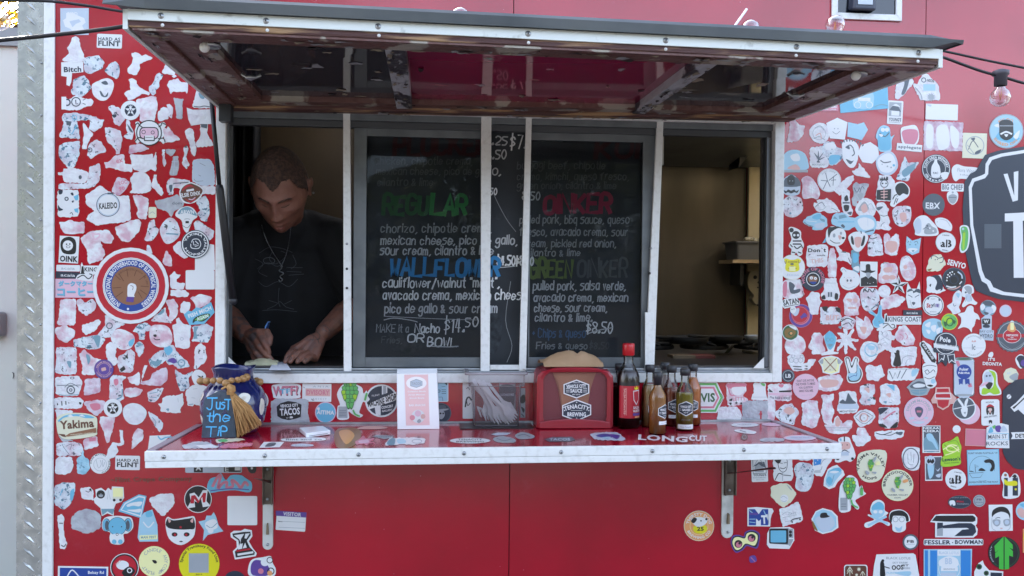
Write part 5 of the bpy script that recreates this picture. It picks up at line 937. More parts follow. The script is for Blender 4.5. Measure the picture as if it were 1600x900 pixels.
Z('W', '440,310 545,305 555,380 575,440 560,500 520,505 420,495 410,450 440,410', 'S:R 470 430 485 472;S:R 492 430 507 472;k:B 415,470 440,455 450,490 420,492;k:B 535,440 560,450 555,495 530,490;s:L 3 450,350 545,350', label='white car-front shaped remnant with two black bars')
S('torn pink and grey lip balm advert sticker beside the window frame', 'P', '70,350 115,318 235,320 250,400 262,450 235,480 110,485 75,470', 'j:B 75,360 110,340 105,460 78,460;S:B 130,340 180,370 170,410 225,400 220,430 160,445 135,420;k:LB 5 245,420 255,460 240,475', torn=True)
S('white SATAN graffiti-lettered sticker', 'w', '65,510 90,490 200,475 225,515 220,545 90,575 72,560', 'k:TX 145 515 140 50 -10 SATAN;k:L 5 85,560 215,535', lvl=2)
S('small white thumb-shaped face sticker under the SATAN sticker', 'w', 'E 164 585 26 34', 'k:C 155 582 4;k:C 172 578 4', lvl=3)
S('purple and pink ring-shaped emblem with a leaf', 'v', 'C 235 640 108', 'j:C 230 632 86;r:C 225 625 76;v:B 150,590 215,570 210,620 180,640;v:B 230,650 260,610 285,640 260,655;v:B 225,640 250,650 240,668;v:TB 250 752 160 10 -3 GREENHOUSE') if 0 else S('lilac and pink ring-shaped emblem with a leaf on red', 'j', 'C 232 638 104', 'v:O 232 638 90 22;r:C 226 630 78;j:O 226 630 70 4;u:B 150,600 215,570 210,620 180,640;v:B 232,650 262,612 288,640 262,655;v:B 225,640 250,650 240,668')
Z('W', '275,485 330,425 395,440 400,500 415,515 390,560 385,625 320,625 305,560', label='blank pale hexagonal scrap below HOUSE OF NOISE')
Z('P', '605,500 640,440 700,430 740,470 755,540 735,575 745,630 620,635 615,560', 'e:B 630,490 680,490 670,520;e:B 690,490 730,490 720,525;e:R 645 560 720 578', label='pale bearded-face shaped remnant')
Z('D', '400,560 450,580 490,560 560,560 590,650 560,710 400,712 410,640', 'k:B 420,560 470,558 455,600 430,590;k:B 535,565 575,570 580,610 550,600;e:TB 510 655 110 46 0 BUT;w:C 500 580 22', label='torn label with pink letters under a dark fringe')
S('round camouflage photo disc by the window frame', 'w', 'C 140 787 72', 'G:C 140 787 66;z:B 90,770 130,745 190,780 150,830 100,820;G:B 120,790 150,770 165,800 140,815;w:B 80,800 100,835 150,850 190,830 160,860 110,855;w:B 130,725 180,735 195,765 150,745;o:C 147 792 12', lvl=2)
Z('P', 'B 95,890 130,810 200,805 260,850 268,930 220,975 130,970 100,930', label='rounded pinkish remnant under the camouflage disc')
Z('D', '580,660 640,640 710,670 690,750 640,760 590,730', 'k:LB 8 585,690 640,660 690,680;k:LB 7 600,720 650,700 680,730;h:B 560,735 590,730 585,755', label='torn scrap with dense black scribbles')
Z('P', '715,640 745,660 790,690 800,640 825,660 870,740 840,800 790,845 740,820 720,740', 'e:B 750,740 810,740 790,800;s:LB 3 740,720 760,750', label='pale cat-head shaped remnant left of the blue bunny')
FR(1340, 380, 5.625)
Z('P', '210,180 260,170 330,180 355,240 340,350 190,350 185,280 205,240', 'e:B 230,220 300,210 300,250 240,255;e:E 250 300 35 22;e:E 305 300 30 20;s:LB 6 225,180 240,168 262,180', label='pale torso-shaped pink remnant left of the nautical star')
Z('P', 'B 375,190 390,130 440,112 480,150 510,230 500,300 455,330 410,310 380,250', 'e:C 420 210 18;e:O 440 270 30 4;s:LB 4 410,135 440,118 470,145', label='tall oval pale remnant above the nautical star')
S('round blank white dot sticker with worn paper', 'W', 'C 235 423 55', '')
Z('D', 'B 25,440 60,390 120,400 170,410 190,500 160,580 80,595 40,540', 'k:LB 8 50,430 60,400 90,430 100,400 130,430 150,400;k:LB 7 120,580 170,540 190,510;k:LB 5 130,490 150,500;h:LB 6 140,560 180,530', label='torn white head remnant with scribbled black hair')
S('black and white five-pointed nautical star sticker', 'w', 'N 360 370 90 5 0 34', 'k:360,300 360,370 378,345;k:428,348 360,370 392,380;k:402,430 360,370 358,402;k:318,430 360,370 335,378;k:292,352 360,370 345,345', lvl=2)
Z('P', '200,500 260,465 340,445 425,490 350,560 210,585', label='pale fish-shaped remnant below the nautical star')
S('white fox face sticker with pointed ears and a dark nose', 'w', '430,410 440,345 470,400 520,400 545,335 552,440 560,560 500,575 445,570 425,480', 'S:B 435,430 450,405 480,405 490,440 510,405 545,405 550,440 500,420 470,420;S:LB 6 445,455 465,465 480,475;S:LB 6 540,455 520,465 505,475;S:B 476,522 492,516 508,524 492,545;s:LB 3 460,500 480,560 510,560', lvl=1)
S('blue bunny-head sticker with long ears', 'b', 'B 95,600 120,590 170,625 185,560 195,540 215,560 215,640 245,690 215,740 150,740 130,690 150,645 110,620', 'a:B 110,605 140,610 170,645 192,560 208,570 205,640 230,690 205,730 150,725 140,690 155,650;h:E 192 690 10 8;w:B 190,715 220,705 215,730 195,730', lvl=2)
S('white KINGS COAST strip sticker with a lighthouse on a wave and a black acaia tab', 'w', '235,625 255,615 262,640 558,640 560,715 340,715 340,740 300,765 170,770 165,755 235,715', 'n:R 400 588 568 634;w:T 480 612 100 20 1 acaia;S:TB 415 668 292 44 0 KINGS COAST;s:TB 460 701 160 6 0 TRADING COMPANY;k:248,630 258,630 262,690 240,690;k:L 6 225,705 270,705;k:LB 7 225,745 270,715 300,745 325,740 320,715 300,715', lvl=2)
S('pale blue geometric tile sticker at the panel seam', 'b', 'B 575,700 660,660 740,690 745,780 700,850 640,845 575,810', 'w:B 590,720 640,690 630,740;w:B 645,730 690,720 680,780 650,760;w:B 600,760 640,770 625,800;w:B 690,760 730,740 720,790 700,800;h:B 700,690 735,700 730,740 710,730', lvl=0)
Z('P', '325,820 365,730 420,722 450,760 505,840 490,895 400,895 345,850', 'j:LB 6 370,800 400,820 390,850;j:LB 6 420,790 440,820 430,840;k:C 412 878 6', label='pale triangular remnant below the KINGS COAST strip')
S('white cat-like monster figure sticker in sketch outline', 'W', '190,770 240,765 290,775 300,810 330,820 320,850 295,850 290,900 330,940 340,960 290,955 240,930 215,950 170,975 165,960 200,920 160,895 190,860', 's:O 240 800 22 3;s:LB 4 205,850 240,830 280,850;S:LB 4 205,775 220,790 210,800;s:LB 3 215,890 240,870 270,890;S:LB 4 180,895 200,885 210,905', torn=True, lvl=2)
FR(1210, 520, 5.625)
S('round blue-grey peeled swirl sticker left of the sketched monster', 'W', 'B 755,150 800,80 900,90 925,130 890,220 820,262 770,220', 'b:O 850 150 55 12;b:B 820,110 880,120 870,150 830,145;h:LB 5 800,170 840,210 900,190', torn=True, lvl=0)
Z('P', '330,30 350,0 400,0 430,40 420,90 445,150 440,190 330,188 335,150 298,130 320,80', label='pale seated-figure shaped remnant left of the blue skull')
S('bright blue bearded skull sticker on a small white strip', 'w', '430,30 485,-20 550,40 535,110 520,165 565,172 560,185 415,200 412,180 470,160', 'a:B 440,30 490,-15 540,40 530,100 490,150 455,100;h:O 470 60 14 5;h:O 505 60 14 5;h:B 470,100 515,100 490,125', lvl=1)
Z('W', '620,10 605,-40 640,-20 640,30 695,-40 700,-20 665,45 740,60 735,75 670,75 720,145 710,155 640,100 640,180 622,190 612,100 555,165 548,150 590,80 530,80 560,60 600,55 550,0 575,0', label='white starburst-shaped leaf remnant')
S('torn white blob with small rings and black dashes', 'W', '115,210 150,185 200,195 250,190 265,230 250,275 290,265 300,235 365,235 340,280 300,325 170,335 150,310 120,265', 's:O 150 240 20 4;s:O 190 245 20 4;s:O 230 240 20 4;s:O 165 205 14 4;s:O 240 210 14 4;k:L 8 165,295 235,298;k:L 8 175,318 240,322;k:B 265,290 290,290 288,300;k:B 262,315 290,312 288,324', torn=True)
S('cream five-sided badge sticker with crossed axes', 'w', '385,250 420,215 500,200 560,215 602,255 580,290 570,350 500,370 425,350 415,300', 'i:400,255 430,225 500,212 550,225 585,258 568,285 560,340 500,358 435,340 428,295;c:C 490 280 62;x:L 9 440,335 545,225;x:L 9 540,335 440,225;s:B 395,255 430,228 425,275;s:B 590,255 555,228 560,275;z:T 490 235 10 12 0 W;z:C 490 325 4', lvl=1)
S('white and blue two-finger peace hand sticker', 'w', 'B 615,230 640,208 665,220 675,260 700,215 725,210 745,235 740,275 770,330 775,380 740,435 660,440 635,400 640,340', 'k:B 624,232 640,216 658,224 680,290 708,224 722,219 734,236 728,280 762,330 765,380 735,425 668,430 645,398 650,340;w:B 632,236 642,226 652,232 680,310 712,232 724,232 722,290 718,345 665,350;b:B 652,355 720,352 728,290 740,290 755,340 755,378 730,415 675,420 655,395;N:LB 5 655,395 700,375 720,380 725,355', lvl=1)
S('small round black LB gear emblem at the window corner', 'S', 'C 121 378 58', 'n:C 121 378 55;s:O 121 378 46 6;n:C 121 378 38;w:TX 121 378 48 34 0 LB', th=.001, lvl=2)
S('round pale pink sticker with four lines of black capital lettering', 'q', 'C 275 475 115', 'k:T 273 420 150 22 -3 DON\'T GIVE ANYONE;k:T 273 450 172 22 -3 THE POWER TO MAKE;k:T 275 482 122 22 -3 YOU QUESTION;k:T 280 510 125 22 -3 WHO YOU ARE.;s:T 285 547 88 6 -3 feral and fine', lvl=1, th=.001)
Z('P', '380,400 440,380 570,365 605,410 560,500 450,515 390,500', 'e:B 400,420 470,410 560,420 540,470 430,480', label='long oval pink-smudged remnant right of the pink lettered disc')
Z('P', '240,620 300,590 380,600 385,680 400,730 370,820 330,838 250,810 235,780 250,720', label='large pinkish remnant shaped like a ham')
Z('P', '410,545 480,550 520,535 520,580 500,610 525,700 500,770 510,800 480,810 440,790 410,700 430,600', label='pale fish-shaped upright remnant')
S('white label with a dark mountain drawing and a strip below', 'W', '565,525 640,510 715,520 725,620 742,650 720,700 575,710 550,680 570,600', 'S:B 575,620 600,585 625,600 640,550 650,530 670,560 690,590 715,622;u:R 560 625 735 670;k:T 645 690 140 16 -1 MONTEREY', torn=True)
S('torn white crown of flowers sticker at the shelf corner', 'D', '0,710 50,660 90,630 150,620 200,670 215,710 180,760 170,810 100,790 60,780 20,740', 'e:B 80,680 140,650 180,690 130,720;k:N 140 770 18 5 0 7;k:LB 5 100,740 110,765', torn=True)
S('pale three-leaf trefoil shaped peeled logo', 'P', '435,810 520,800 530,750 555,728 590,780 600,800 640,770 685,775 680,830 640,880 570,890 480,875', 's:L 5 450,835 670,835;s:L 5 460,855 660,855;e:B 535,770 555,740 580,780 570,820 540,820', torn=True)
S('white eye-shaped sticker with a pink swirl', 'W', '695,735 740,690 800,672 850,690 888,735 850,790 760,830 730,800', 'k:LB 4 710,742 780,690 870,735;k:LB 4 715,750 790,800 865,745;e:O 785 745 35 12;k:LB 5 765,720 755,750 770,775;k:LB 5 815,720 835,740;k:C 788 748 4', torn=True)
FR(1340, 520, 5.625)
S('white torn picture of a sitting black cat beside a round outline', 'W', '290,140 350,125 520,120 520,200 500,280 400,290 300,295', 'k:B 312,160 325,172 350,150 368,160 370,190 380,240 378,290 315,288 320,240 330,200;s:LB 5 390,270 400,220 450,200 495,210;s:LB 4 420,275 440,235 480,230', torn=True, lvl=1)
Z('W', '70,310 100,280 150,300 205,280 220,330 240,375 200,395 180,425 130,410 85,415', label='white blank remnant shaped like a stretched pelt')
S('white slanted rectangular sticker with a large grey W and blue corner', 'w', '270,315 545,312 500,415 265,420', 'S:L 9 280,340 310,405 330,350 350,400 375,335;S:L 7 385,400 430,320;s:L 5 270,318 540,318;b:B 480,330 538,322 505,375 475,380', torn=True)
S('left teal and black torn sash label with white letters at the panel seam', 'w', '545,90 580,70 640,110 690,180 690,270 590,260 565,180', 'k:560,80 585,85 690,240 680,265 650,255 552,110;w:TX 620 165 160 20 56 BAR LOUIE', torn=True)
S('white masked cartoon head sticker in a beanie at the panel seam', 'w', 'B 570,290 620,260 690,270 700,330 690,375 680,400 695,450 660,485 610,480 590,430 580,400', 'k:LB 5 575,300 630,285 690,295;S:LB 6 590,340 615,325 635,350 665,325 680,345;k:LB 5 590,390 630,405 675,385;S:LB 5 595,345 610,365 630,352;b:C 665 425 22;k:B 610,460 640,455 665,465 640,475', lvl=2)
S('grey-green halftone lips sticker', 's', '430,480 480,430 520,405 580,400 640,430 650,470 610,545 540,558 470,545 450,500', 'S:B 460,470 500,440 540,425 590,440 620,470 600,490 490,490;w:B 485,462 530,445 590,455 585,475 510,482;h:B 470,505 540,500 610,500 580,540 500,540;s:LB 5 480,515 540,520 600,512;s:L 4 545,500 548,555', lvl=1)
Z('D', '25,470 80,450 150,455 150,530 130,550 160,600 150,630 40,635 15,600 40,550 20,520', 'k:E 68 458 16 7;e:B 60,490 100,485 100,530;h:E 100 590 16 8;k:B 130,565 155,570 145,590', label='torn two-headed remnant with a black patch left of the blue-cornered scrap')
Z('W', '195,470 250,445 340,460 365,500 375,630 220,630 190,600 205,550', 'a:250,455 325,460 325,515;h:B 225,605 255,600 250,622;h:L 5 280,610 300,615;e:B 250,540 290,530 285,570', label='torn white remnant with a blue triangular corner')
S('round pale DREAM MACHINE sticker with a blue balloon', 'q', 'C 538 695 131', 'u:O 538 695 124 3;s:AB 538 695 86 24 -85 85 DREAM MACHINE;s:O 538 695 74 3;v:B 505,665 540,648 575,670 570,710 545,745 515,715;S:B 508,668 540,652 572,672 567,708 543,742 517,712;j:R 520 682 560 700;u:B 455,745 500,740 490,760 460,760;u:B 580,745 620,740 610,762;u:B 480,780 590,780 560,800 510,800', lvl=1, th=.001)
S('red ribbon shield sticker with a white outline', 'e', '685,480 810,478 815,520 870,575 845,625 815,625 800,650 750,680 700,650 695,620 655,620 645,590 680,530', 'r:698,492 800,490 805,520 696,522;w:680,532 818,530 825,580 682,578;r:686,538 812,536 818,572 688,570;e:L 5 660,590 680,580;r:700,590 805,590 795,640 750,665 708,640', lvl=1, th=.001)
Z('D', '185,660 250,655 362,655 360,740 350,830 250,840 185,800 190,720', 'n:B 185,665 270,660 200,720 190,700;k:B 190,800 230,805 260,835 200,825;k:B 290,830 350,780 345,830 300,838;j:LB 14 230,760 280,720 330,690;k:C 345 710 6', label='square torn remnant with black corners and pink smears')
Z('P', '0,835 60,835 95,890 90,930 50,960 10,930 -10,880', label='pale diamond-shaped remnant right of the shelf end')
S('long torn strip with a black and white reclining drawing', 'W', '150,870 380,855 412,860 400,910 330,935 170,935 150,900', 'k:LB 7 160,880 220,895 300,870;k:LB 6 230,895 290,900 350,870;S:B 330,880 395,870 380,900', torn=True)
FR(1440, 400, 5.625)
S('cream peeled sticker with a simple ape-mask outline at the seam', 'c', '70,20 110,-10 170,-15 215,70 160,130 50,135 45,110', 'S:LB 7 85,25 90,0 120,0 150,20 190,10 185,50 160,60;S:C 120 32 5;S:C 140 30 5;z:B 50,120 90,110 70,132', torn=True)
S('white graffiti tag lettering reading SENYO', 'w', 'R 224 70 226 72', 'w:TX 250 58 46 44 8 SE;w:TX 298 68 50 46 10 NY;w:TX 352 84 66 50 10 YO;w:TX 300 62 150 40 12 SENYO'.replace('w:TX 250 58 46 44 8 SE;w:TX 298 68 50 46 10 NY;w:TX 352 84 66 50 10 YO;w:TX 300 62 150 40 12 SENYO', 'w:TX 308 70 165 52 14 SENYO'), th=.0002)
S('black and white portrait scrap with flowing dark hair at the seam', 'w', '48,185 90,180 170,165 190,290 215,300 140,330 45,315 50,250', 'n:B 80,180 150,170 185,240 180,300 130,300 120,280 135,230 110,190;k:B 68,255 85,245 78,272;w:B 140,300 170,292 150,315', torn=True)
S('round dark badge with a swirl of white stars and stripes', 'S', 'C 285 205 104', 'n:C 285 205 98;k:O 285 205 60 34;w:C 225 190 7;w:C 222 215 7;w:C 232 165 7;w:C 250 148 7;w:C 270 140 7;w:C 262 165 6;w:C 245 180 6;w:C 288 158 5;u:LB 12 320,140 350,165 357,195;w:LB 12 220,265 260,275 300,270;e:LB 9 230,285 290,290 340,265;w:LB 10 335,245 352,225;k:C 285 210 30', lvl=1, th=.001)
S('round white style badge sticker with coloured script letters', 'w', 'C 102 434 93', 'S:O 102 434 82 6;S:B 45,370 70,355 60,385;S:B 150,370 165,390 150,395;S:B 50,490 70,510 55,505;S:B 155,490 140,515 160,505;r:TX 62 435 36 40 3 St;S:TX 98 435 30 44 3 yl;v:TX 140 435 34 30 3 IE;s:TB 102 378 36 10 0 FLINT;s:TB 102 490 56 9 0 MICHIGAN', lvl=1)
S('pale squirrel-shaped peeled sticker left of the beagle', 'W', 'B 225,440 270,410 280,350 320,305 350,330 345,400 325,450 340,490 280,510 260,480', 'b:B 300,330 335,330 325,370;S:LB 5 280,420 285,440 300,435;s:C 320 355 4', torn=True)
S('white puppy-shaped sticker with grey shading', 'w', 'B 360,280 400,250 450,265 460,320 435,340 465,390 490,410 470,430 420,420 370,450 355,430 385,370 355,350', 's:B 375,275 410,262 440,280 440,325 415,335 395,310;S:C 388 320 9;u:B 385,340 430,340 440,390 400,400;s:LB 4 400,350 385,400;s:LB 4 430,350 440,395', lvl=1)
S('white turtle silhouette sticker', 'w', 'B 400,450 430,435 455,450 460,490 495,515 512,560 480,555 465,610 445,635 440,672 415,640 370,625 318,640 345,595 345,540 318,512 350,500 380,490', '', lvl=1)
S('round green and yellow logo disc with dark letters', 'y', 'C 245 578 73', 'g:C 245 578 67;l:B 190,545 240,530 270,570 220,600;G:O 248 580 28 10 34;G:B 195,575 225,590 215,620 200,610;G:B 275,560 300,575 285,600', lvl=1)
S('round grey-blue photo disc above the hydro sticker', 'h', 'C 584 458 71', 'S:B 540,400 600,395 640,430 600,440 550,430;w:B 620,430 655,450 645,490 610,500;w:B 515,440 540,420 560,450 530,480;u:B 560,460 610,450 630,490 580,520;S:B 545,490 590,500 570,520')
S('white BAY CITY HYDRO sticker with a dark W crest', 'u', '560,520 590,512 618,530 615,650 635,655 630,745 505,735 510,645 530,640 525,550', 'k:R 532 550 604 600 0 10;w:TX 568 575 46 30 0 W;n:B 540,610 568,598 600,612 590,630 545,628;S:T 571 664 118 20 2 BAY CITY;S:TB 569 702 112 34 2 HYDRO;s:TB 569 728 100 6 2 & ORGANICS', lvl=1)
S('round blank dotted sticker left of the beer and food badge', 'q', 'C 738 482 54', 'u:C 738 482 46')
S('round grey gear-edged badge with a red ribbon and a beer glass', 'S', 'N 795 705 143 22 0 134', 's:C 795 705 126;S:C 795 705 118;r:R 665 685 935 715;r:E 795 702 78 62;w:O 795 702 78 4 62;w:TX 795 697 104 18 0 WESTWOOD;w:TB 795 715 26 10 0 AND;w:TX 795 732 80 14 0 Washington;o:B 750,640 790,580 830,640 800,670;i:R 780 585 812 650 0 6;w:B 778,580 795,568 815,580;s:LB 3 690,750 795,820 900,760', lvl=0, th=.001)
S('navy and white Pole Barn Rebels ribbon rosette sticker', 'n', 'B 110,760 130,700 180,672 250,675 300,710 310,770 330,800 320,830 290,840 290,920 300,950 260,940 235,915 215,970 180,930 140,950 150,860 105,840', 'w:C 215 770 94;n:C 215 770 88;w:105,765 320,795 328,835 108,800;n:L 3 110,770 320,800;w:TX 208 735 96 44 8 Pole;w:TX 216 798 210 42 7 Barn Rebels;w:T 215 826 60 7 4 OHIO;w:145,855 205,870 195,920 175,905 150,935;n:150,860 198,872 190,908 176,895 155,925;w:225,870 290,860 300,945 265,920 240,945;n:232,874 284,866 290,932 264,910 244,932', lvl=2, th=.001)
S('round white disc with thin lettering and a small crown emblem', 'w', 'C 458 787 106', 's:AB 458 787 78 12 -50 50 CROWNED;s:AB 458 787 90 12 -125 -235 COLLECTIVE;s:L 2 365,808 550,808;S:T 458 800 30 50 0 lc;e:B 440,755 448,740 458,752 470,738 478,755', lvl=1)
S('white IT\'S DEONTA lettering with a small palm', 'w', 'R 600 960 602 962', 'w:TX 615 905 60 26 2 IT\'S;w:TX 622 948 170 30 3 DEONTA;w:B 585,880 600,848 625,845 630,870 615,890;w:L 8 605,870 612,895'.replace('905', '908'), th=.0002)
S('dark skull silhouette scrap at the right edge above the black disc', 'w', 'B 825,900 860,865 890,870 905,900 905,960 870,990 835,950', 'n:B 835,900 862,875 905,890 905,980 870,975 850,930;v:C 900 940 30')
FR(1440, 560, 5.625)
S('sticker of a beer can with a blue ribbon rosette', 'S', 'R 280 -10 465 335 0 30', 'w:R 287 -4 459 328 0 28;u:B 292,20 455,20 452,60 440,320 300,315 290,60;s:E 372 8 82 14;G:E 372 5 70 8;j:298,25 325,20 340,60 318,75;j:405,235 435,215 445,250 415,255;N:C 373 118 66;w:TX 373 95 80 26 -3 Poker;w:TX 373 130 100 24 0 Night;N:325,180 365,180 360,230 345,220 330,235;N:380,180 420,180 425,235 405,220 385,230;s:E 373 322 74 10', lvl=1, th=.001)
S('lime green long-haired skeleton sticker', 'w', 'B 510,250 535,210 535,150 560,105 610,98 660,130 670,220 698,280 690,320 600,325 520,320', 'l:B 590,105 640,120 655,160 655,230 690,300 640,318 600,300 560,318 528,312 540,260 600,270 630,240 635,180 610,130;u:B 545,160 570,120 610,125 625,180 610,215 560,215;S:C 572 155 9;S:C 600 152 9;k:B 560,215 625,215 600,270 575,260;q:B 505,250 545,215 590,205 560,235', lvl=1, th=.001)
S('small cream hexagonal sticker with a grey profile', 'c', 'N 785 148 68 9 0', 's:B 770,165 800,140 840,130 845,175 810,195;u:T 770 130 40 20 -5 ART')
S('round dark teal disc with a white hare head', 'q', 'C 415 480 100', 'w:C 375 438 103;h:C 372 436 96;S:C 372 436 94;w:L 7 280,445 460,408;w:B 345,455 355,425 318,370 330,355 365,400 375,420 380,380 400,350 410,365 395,420 405,440 400,490 385,515 360,500;s:B 370,475 390,470 382,490', lvl=1)
S('white rounded card sticker with a bearded man in a red cap', 'w', 'R 524 360 685 590 -1 20', 'S:TB 600 385 70 14 -4 NICHOLAS;r:B 572,420 600,402 632,418 632,432 575,432;k:B 572,432 634,430 634,490 620,490 618,445 585,445 585,490 572,488;e:B 588,440 616,440 616,475 602,485 588,475;k:LB 8 585,460 602,492 618,460;w:C 594 452 5;w:C 610 452 5;S:TB 605 510 110 12 -8 REAL EASTSIDE;k:B 592,545 618,545 618,575 604,560 594,575', lvl=1)
S('tiny white heart-like dot sticker', 'w', 'C 308 622 35', 'e:C 312 625 3;s:C 325 640 2')
S('faded pink film square left of the MAIN ST ROCKS sticker', 'e', 'R 384 620 570 770 2', 'j:R 388 624 566 766 2')
S('MAIN ST ROCKS sticker with pastel crystals', 'w', '570,650 570,610 610,585 700,570 765,585 772,790 565,785', 'b:R 572 655 768 716 1;w:R 580 662 762 712 1;w:R 568 720 768 786 1;a:B 585,650 610,600 630,645;v:B 645,600 690,590 700,640 660,645;u:B 690,640 720,590 755,640;g:B 620,600 650,585 640,620;S:T 668 687 165 36 -2 MAIN ST;S:T 665 748 190 34 -1 ROCKS', lvl=2, th=.001)
S('upper blue framed postcard sticker with a dancing figure', 'w', 'R 8 590 165 830 0', 'S:R 20 650 156 820;h:B 25,700 100,690 150,760 140,815 30,815;b:B 55,660 90,665 120,720 145,790 130,795 95,740 60,720 40,680;n:R 15 597 158 652;w:TX 85 612 140 20 0 NEKAA;w:TX 85 638 140 22 0 KEERA;w:R 20 805 155 812')
S('lime green Lawson\'s hop-shaped sticker', 'l', 'B 180,770 200,740 260,720 315,685 335,740 350,780 340,860 345,890 330,935 180,950 175,880 195,850', 'i:O 270 790 52 10 30;G:LB 4 200,760 260,800 320,770;i:LB 9 190,800 260,770 330,820;i:LB 9 210,850 270,830 330,800;G:LB 3 230,740 300,720 330,760;G:TX 262 885 160 34 -4 Lawson\'s;G:TB 262 918 130 12 -4 Finest Liquids', lvl=1, th=.001)
FR(1440, 700, 4.5)
S('light blue FLINT RIVER FLOTILLA sticker with a lake monster and a boat', 'a', 'R 322 10 548 260 -2', 'b:R 328 16 542 254 -2;S:TB 430 36 205 13 -1 FLINT RIVER FLOTILLA \'19;S:TB 436 240 205 12 -1 EXPEDITION ON THE FLINT;k:O 425 145 88 2;b:R 330 165 545 228 -2;k:B 440,90 470,78 505,90 515,130 500,162 480,160 492,130 480,105 450,105;k:B 400,160 420,140 450,160;k:B 335,165 350,160 368,168;S:L 3 335,178 435,172 415,205 355,210 335,178;S:L 3 380,170 375,115 400,130 378,135', th=.001)
S('lower blue framed postcard sticker with a bat silhouette and a light beam', 'w', 'R 24 58 145 230 -1', 'S:R 30 64 140 222 -1;h:B 40,120 90,115 80,180 60,215;b:B 42,110 80,110 85,180 55,215;u:C 62 88 34;k:B 38,90 50,75 56,88 62,75 68,88 80,75 90,95 75,110 62,102 45,108;u:B 95,140 110,155 130,140 115,165;u:B 100,190 135,180 130,205 110,205')
S('lower round white aB disc sticker with black letters', 'w', 'C 240 220 73', 'k:TX 238 222 88 62 2 aB;w:L 6 205,240 212,185;w:L 5 255,260 258,190;k:TB 255 172 50 8 10 A NATION;k:TB 225 272 40 8 15 BREW')
S('black oval sticker with a small white elephant and red word', 'S', 'E 267 380 82 46', 'n:E 267 380 78 42;w:B 195,385 200,370 230,370 238,400 222,405 215,392 205,405;r:TX 272 376 50 14 0 Flint;s:TB 290 394 84 12 0 Complete;s:T 267 350 110 8 0 SAINT JOHN', th=.001)
S('small round grey coin-like FB sticker', 's', 'C 405 372 43', 'S:O 405 372 34 3;S:TX 405 362 36 14 0 FB;S:TB 405 382 52 6 0 FESSLER')
S('yellow and black sticker of two men shaking hands', 'w', 'B 560,210 580,170 605,180 620,210 650,180 680,195 695,270 680,345 575,350 575,260', 'n:R 580 210 606 340;n:R 640 210 678 335;x:C 590 190 10;k:C 655 198 13;k:L 5 636,200 676,205;y:B 582,220 610,235 650,230 672,240 665,265 590,260;y:C 662 290 8', lvl=0, th=.001)
S('white square portrait of a crop-haired head in grey sunglasses', 'w', 'R 473 398 640 583 -1', 'k:B 495,485 500,440 545,414 595,420 622,460 620,500 608,465 560,448 515,465;s:LB 3 495,490 495,560 520,580;s:LB 3 622,490 622,560 600,580;s:B 502,505 550,505 552,535 530,552 505,535;s:B 578,505 622,502 620,540 592,550 578,535;u:C 528 525 16;u:C 600 522 16;k:LB 4 520,495 540,488 552,492;e:B 550,562 562,570 572,562', th=.001)
S('blue and pink globe photo disc cut by the right edge', 'b', 'C 728 442 66', 'e:B 670,440 700,420 730,450 720,490 690,480;a:B 690,400 720,390 730,420')
S('large black and silver FB logo sticker', 'w', '60,520 95,470 130,465 370,465 392,490 390,530 380,545 395,570 390,610 365,630 220,630 155,628 95,628 95,525', 'k:72,512 102,476 360,474 380,490 378,512 360,520 160,518;n:110,525 150,525 150,545 260,528 350,528 376,548 384,590 360,618 230,620 285,575 335,570 320,562 260,562 150,565 150,618 108,618;s:108,570 150,560 150,618 108,618;w:165,568 240,565 195,618 160,618', th=.001, lvl=1)
S('FESSLER BOWMAN lettering sticker', 'w', 'R 15 640 433 684 0 10', 'n:TX 112 663 185 30 0 FESSLER;n:TX 332 661 195 30 0 BOWMAN;n:C 218 665 4')
S('round black disc with a bright green double-arrow tree', 'k', 'C 580 737 112', 'G:O 580 737 100 3;f:576,622 576,855 545,850 545,760 518,775 518,740 545,715 518,735 512,690;f:584,622 584,855 615,850 615,755 642,765 642,725 615,700 642,712 640,680;s:AB 580 737 92 10 -130 -60 FIREFLY', th=.001)
S('large blue and white glass-print poster at the bottom right', 'b', '15,712 355,710 350,905 15,905', 'B:R 22 720 110 905;B:R 275 720 345 905;b:R 45 720 60 905;w:R 112 715 272 758 0 6;u:TX 192 737 140 20 1 BLACK LOTUS;w:O 195 850 75 4;w:B 125,790 190,760 250,780 255,830 200,850 130,830;u:TX 190 795 50 44 0 BB;w:R 135 838 255 866;s:TB 195 852 80 12 0 BREWING;u:R 135 875 245 905', th=.001)
S('green and grey machine-like sticker at the bottom right', 'w', '370,870 400,810 430,790 440,820 475,860 575,868 572,905 370,905', 'G:C 405 835 20;k:C 405 835 12;G:C 455 880 18;k:C 455 880 11;w:C 412 885 15;n:485,875 565,878 565,905 485,905', th=.001)
S('orange sliver of a sticker at the right edge', 'o', '712,570 740,560 740,740 712,735', 'y:R 716 600 730 650')
FR(1140, 700, 4.5)
S('lower YOUNG\'S cabin-drawing sticker under the shelf', 'w', 'R 153 65 268 238 -2 8', 'S:R 162 72 258 180 -2;w:R 166 76 254 176 -2;S:165,130 205,98 245,98 255,140 215,125;s:175,135 205,112 240,140 240,170 175,170;s:LB 4 175,120 205,78 235,110;S:TX 212 190 92 16 -1 YOUNG\'S;s:TB 210 209 90 7 -1 ENVIRONMENTAL;s:TB 215 223 56 6 -1 SINCE 1981', th=.001)
S('white sticker with an ink portrait of an old man', 'w', '305,90 330,60 440,55 445,225 350,236 312,225', 'k:LB 4 340,110 350,150 375,170 400,150 405,90 385,65;k:B 315,80 360,65 360,95 340,110;k:L 4 350,105 372,108;k:L 4 382,105 400,102;k:LB 5 355,140 380,145 395,135;k:LB 6 320,225 345,180 370,185;k:LB 5 380,190 430,195;s:LB 4 375,165 372,230', torn=True)
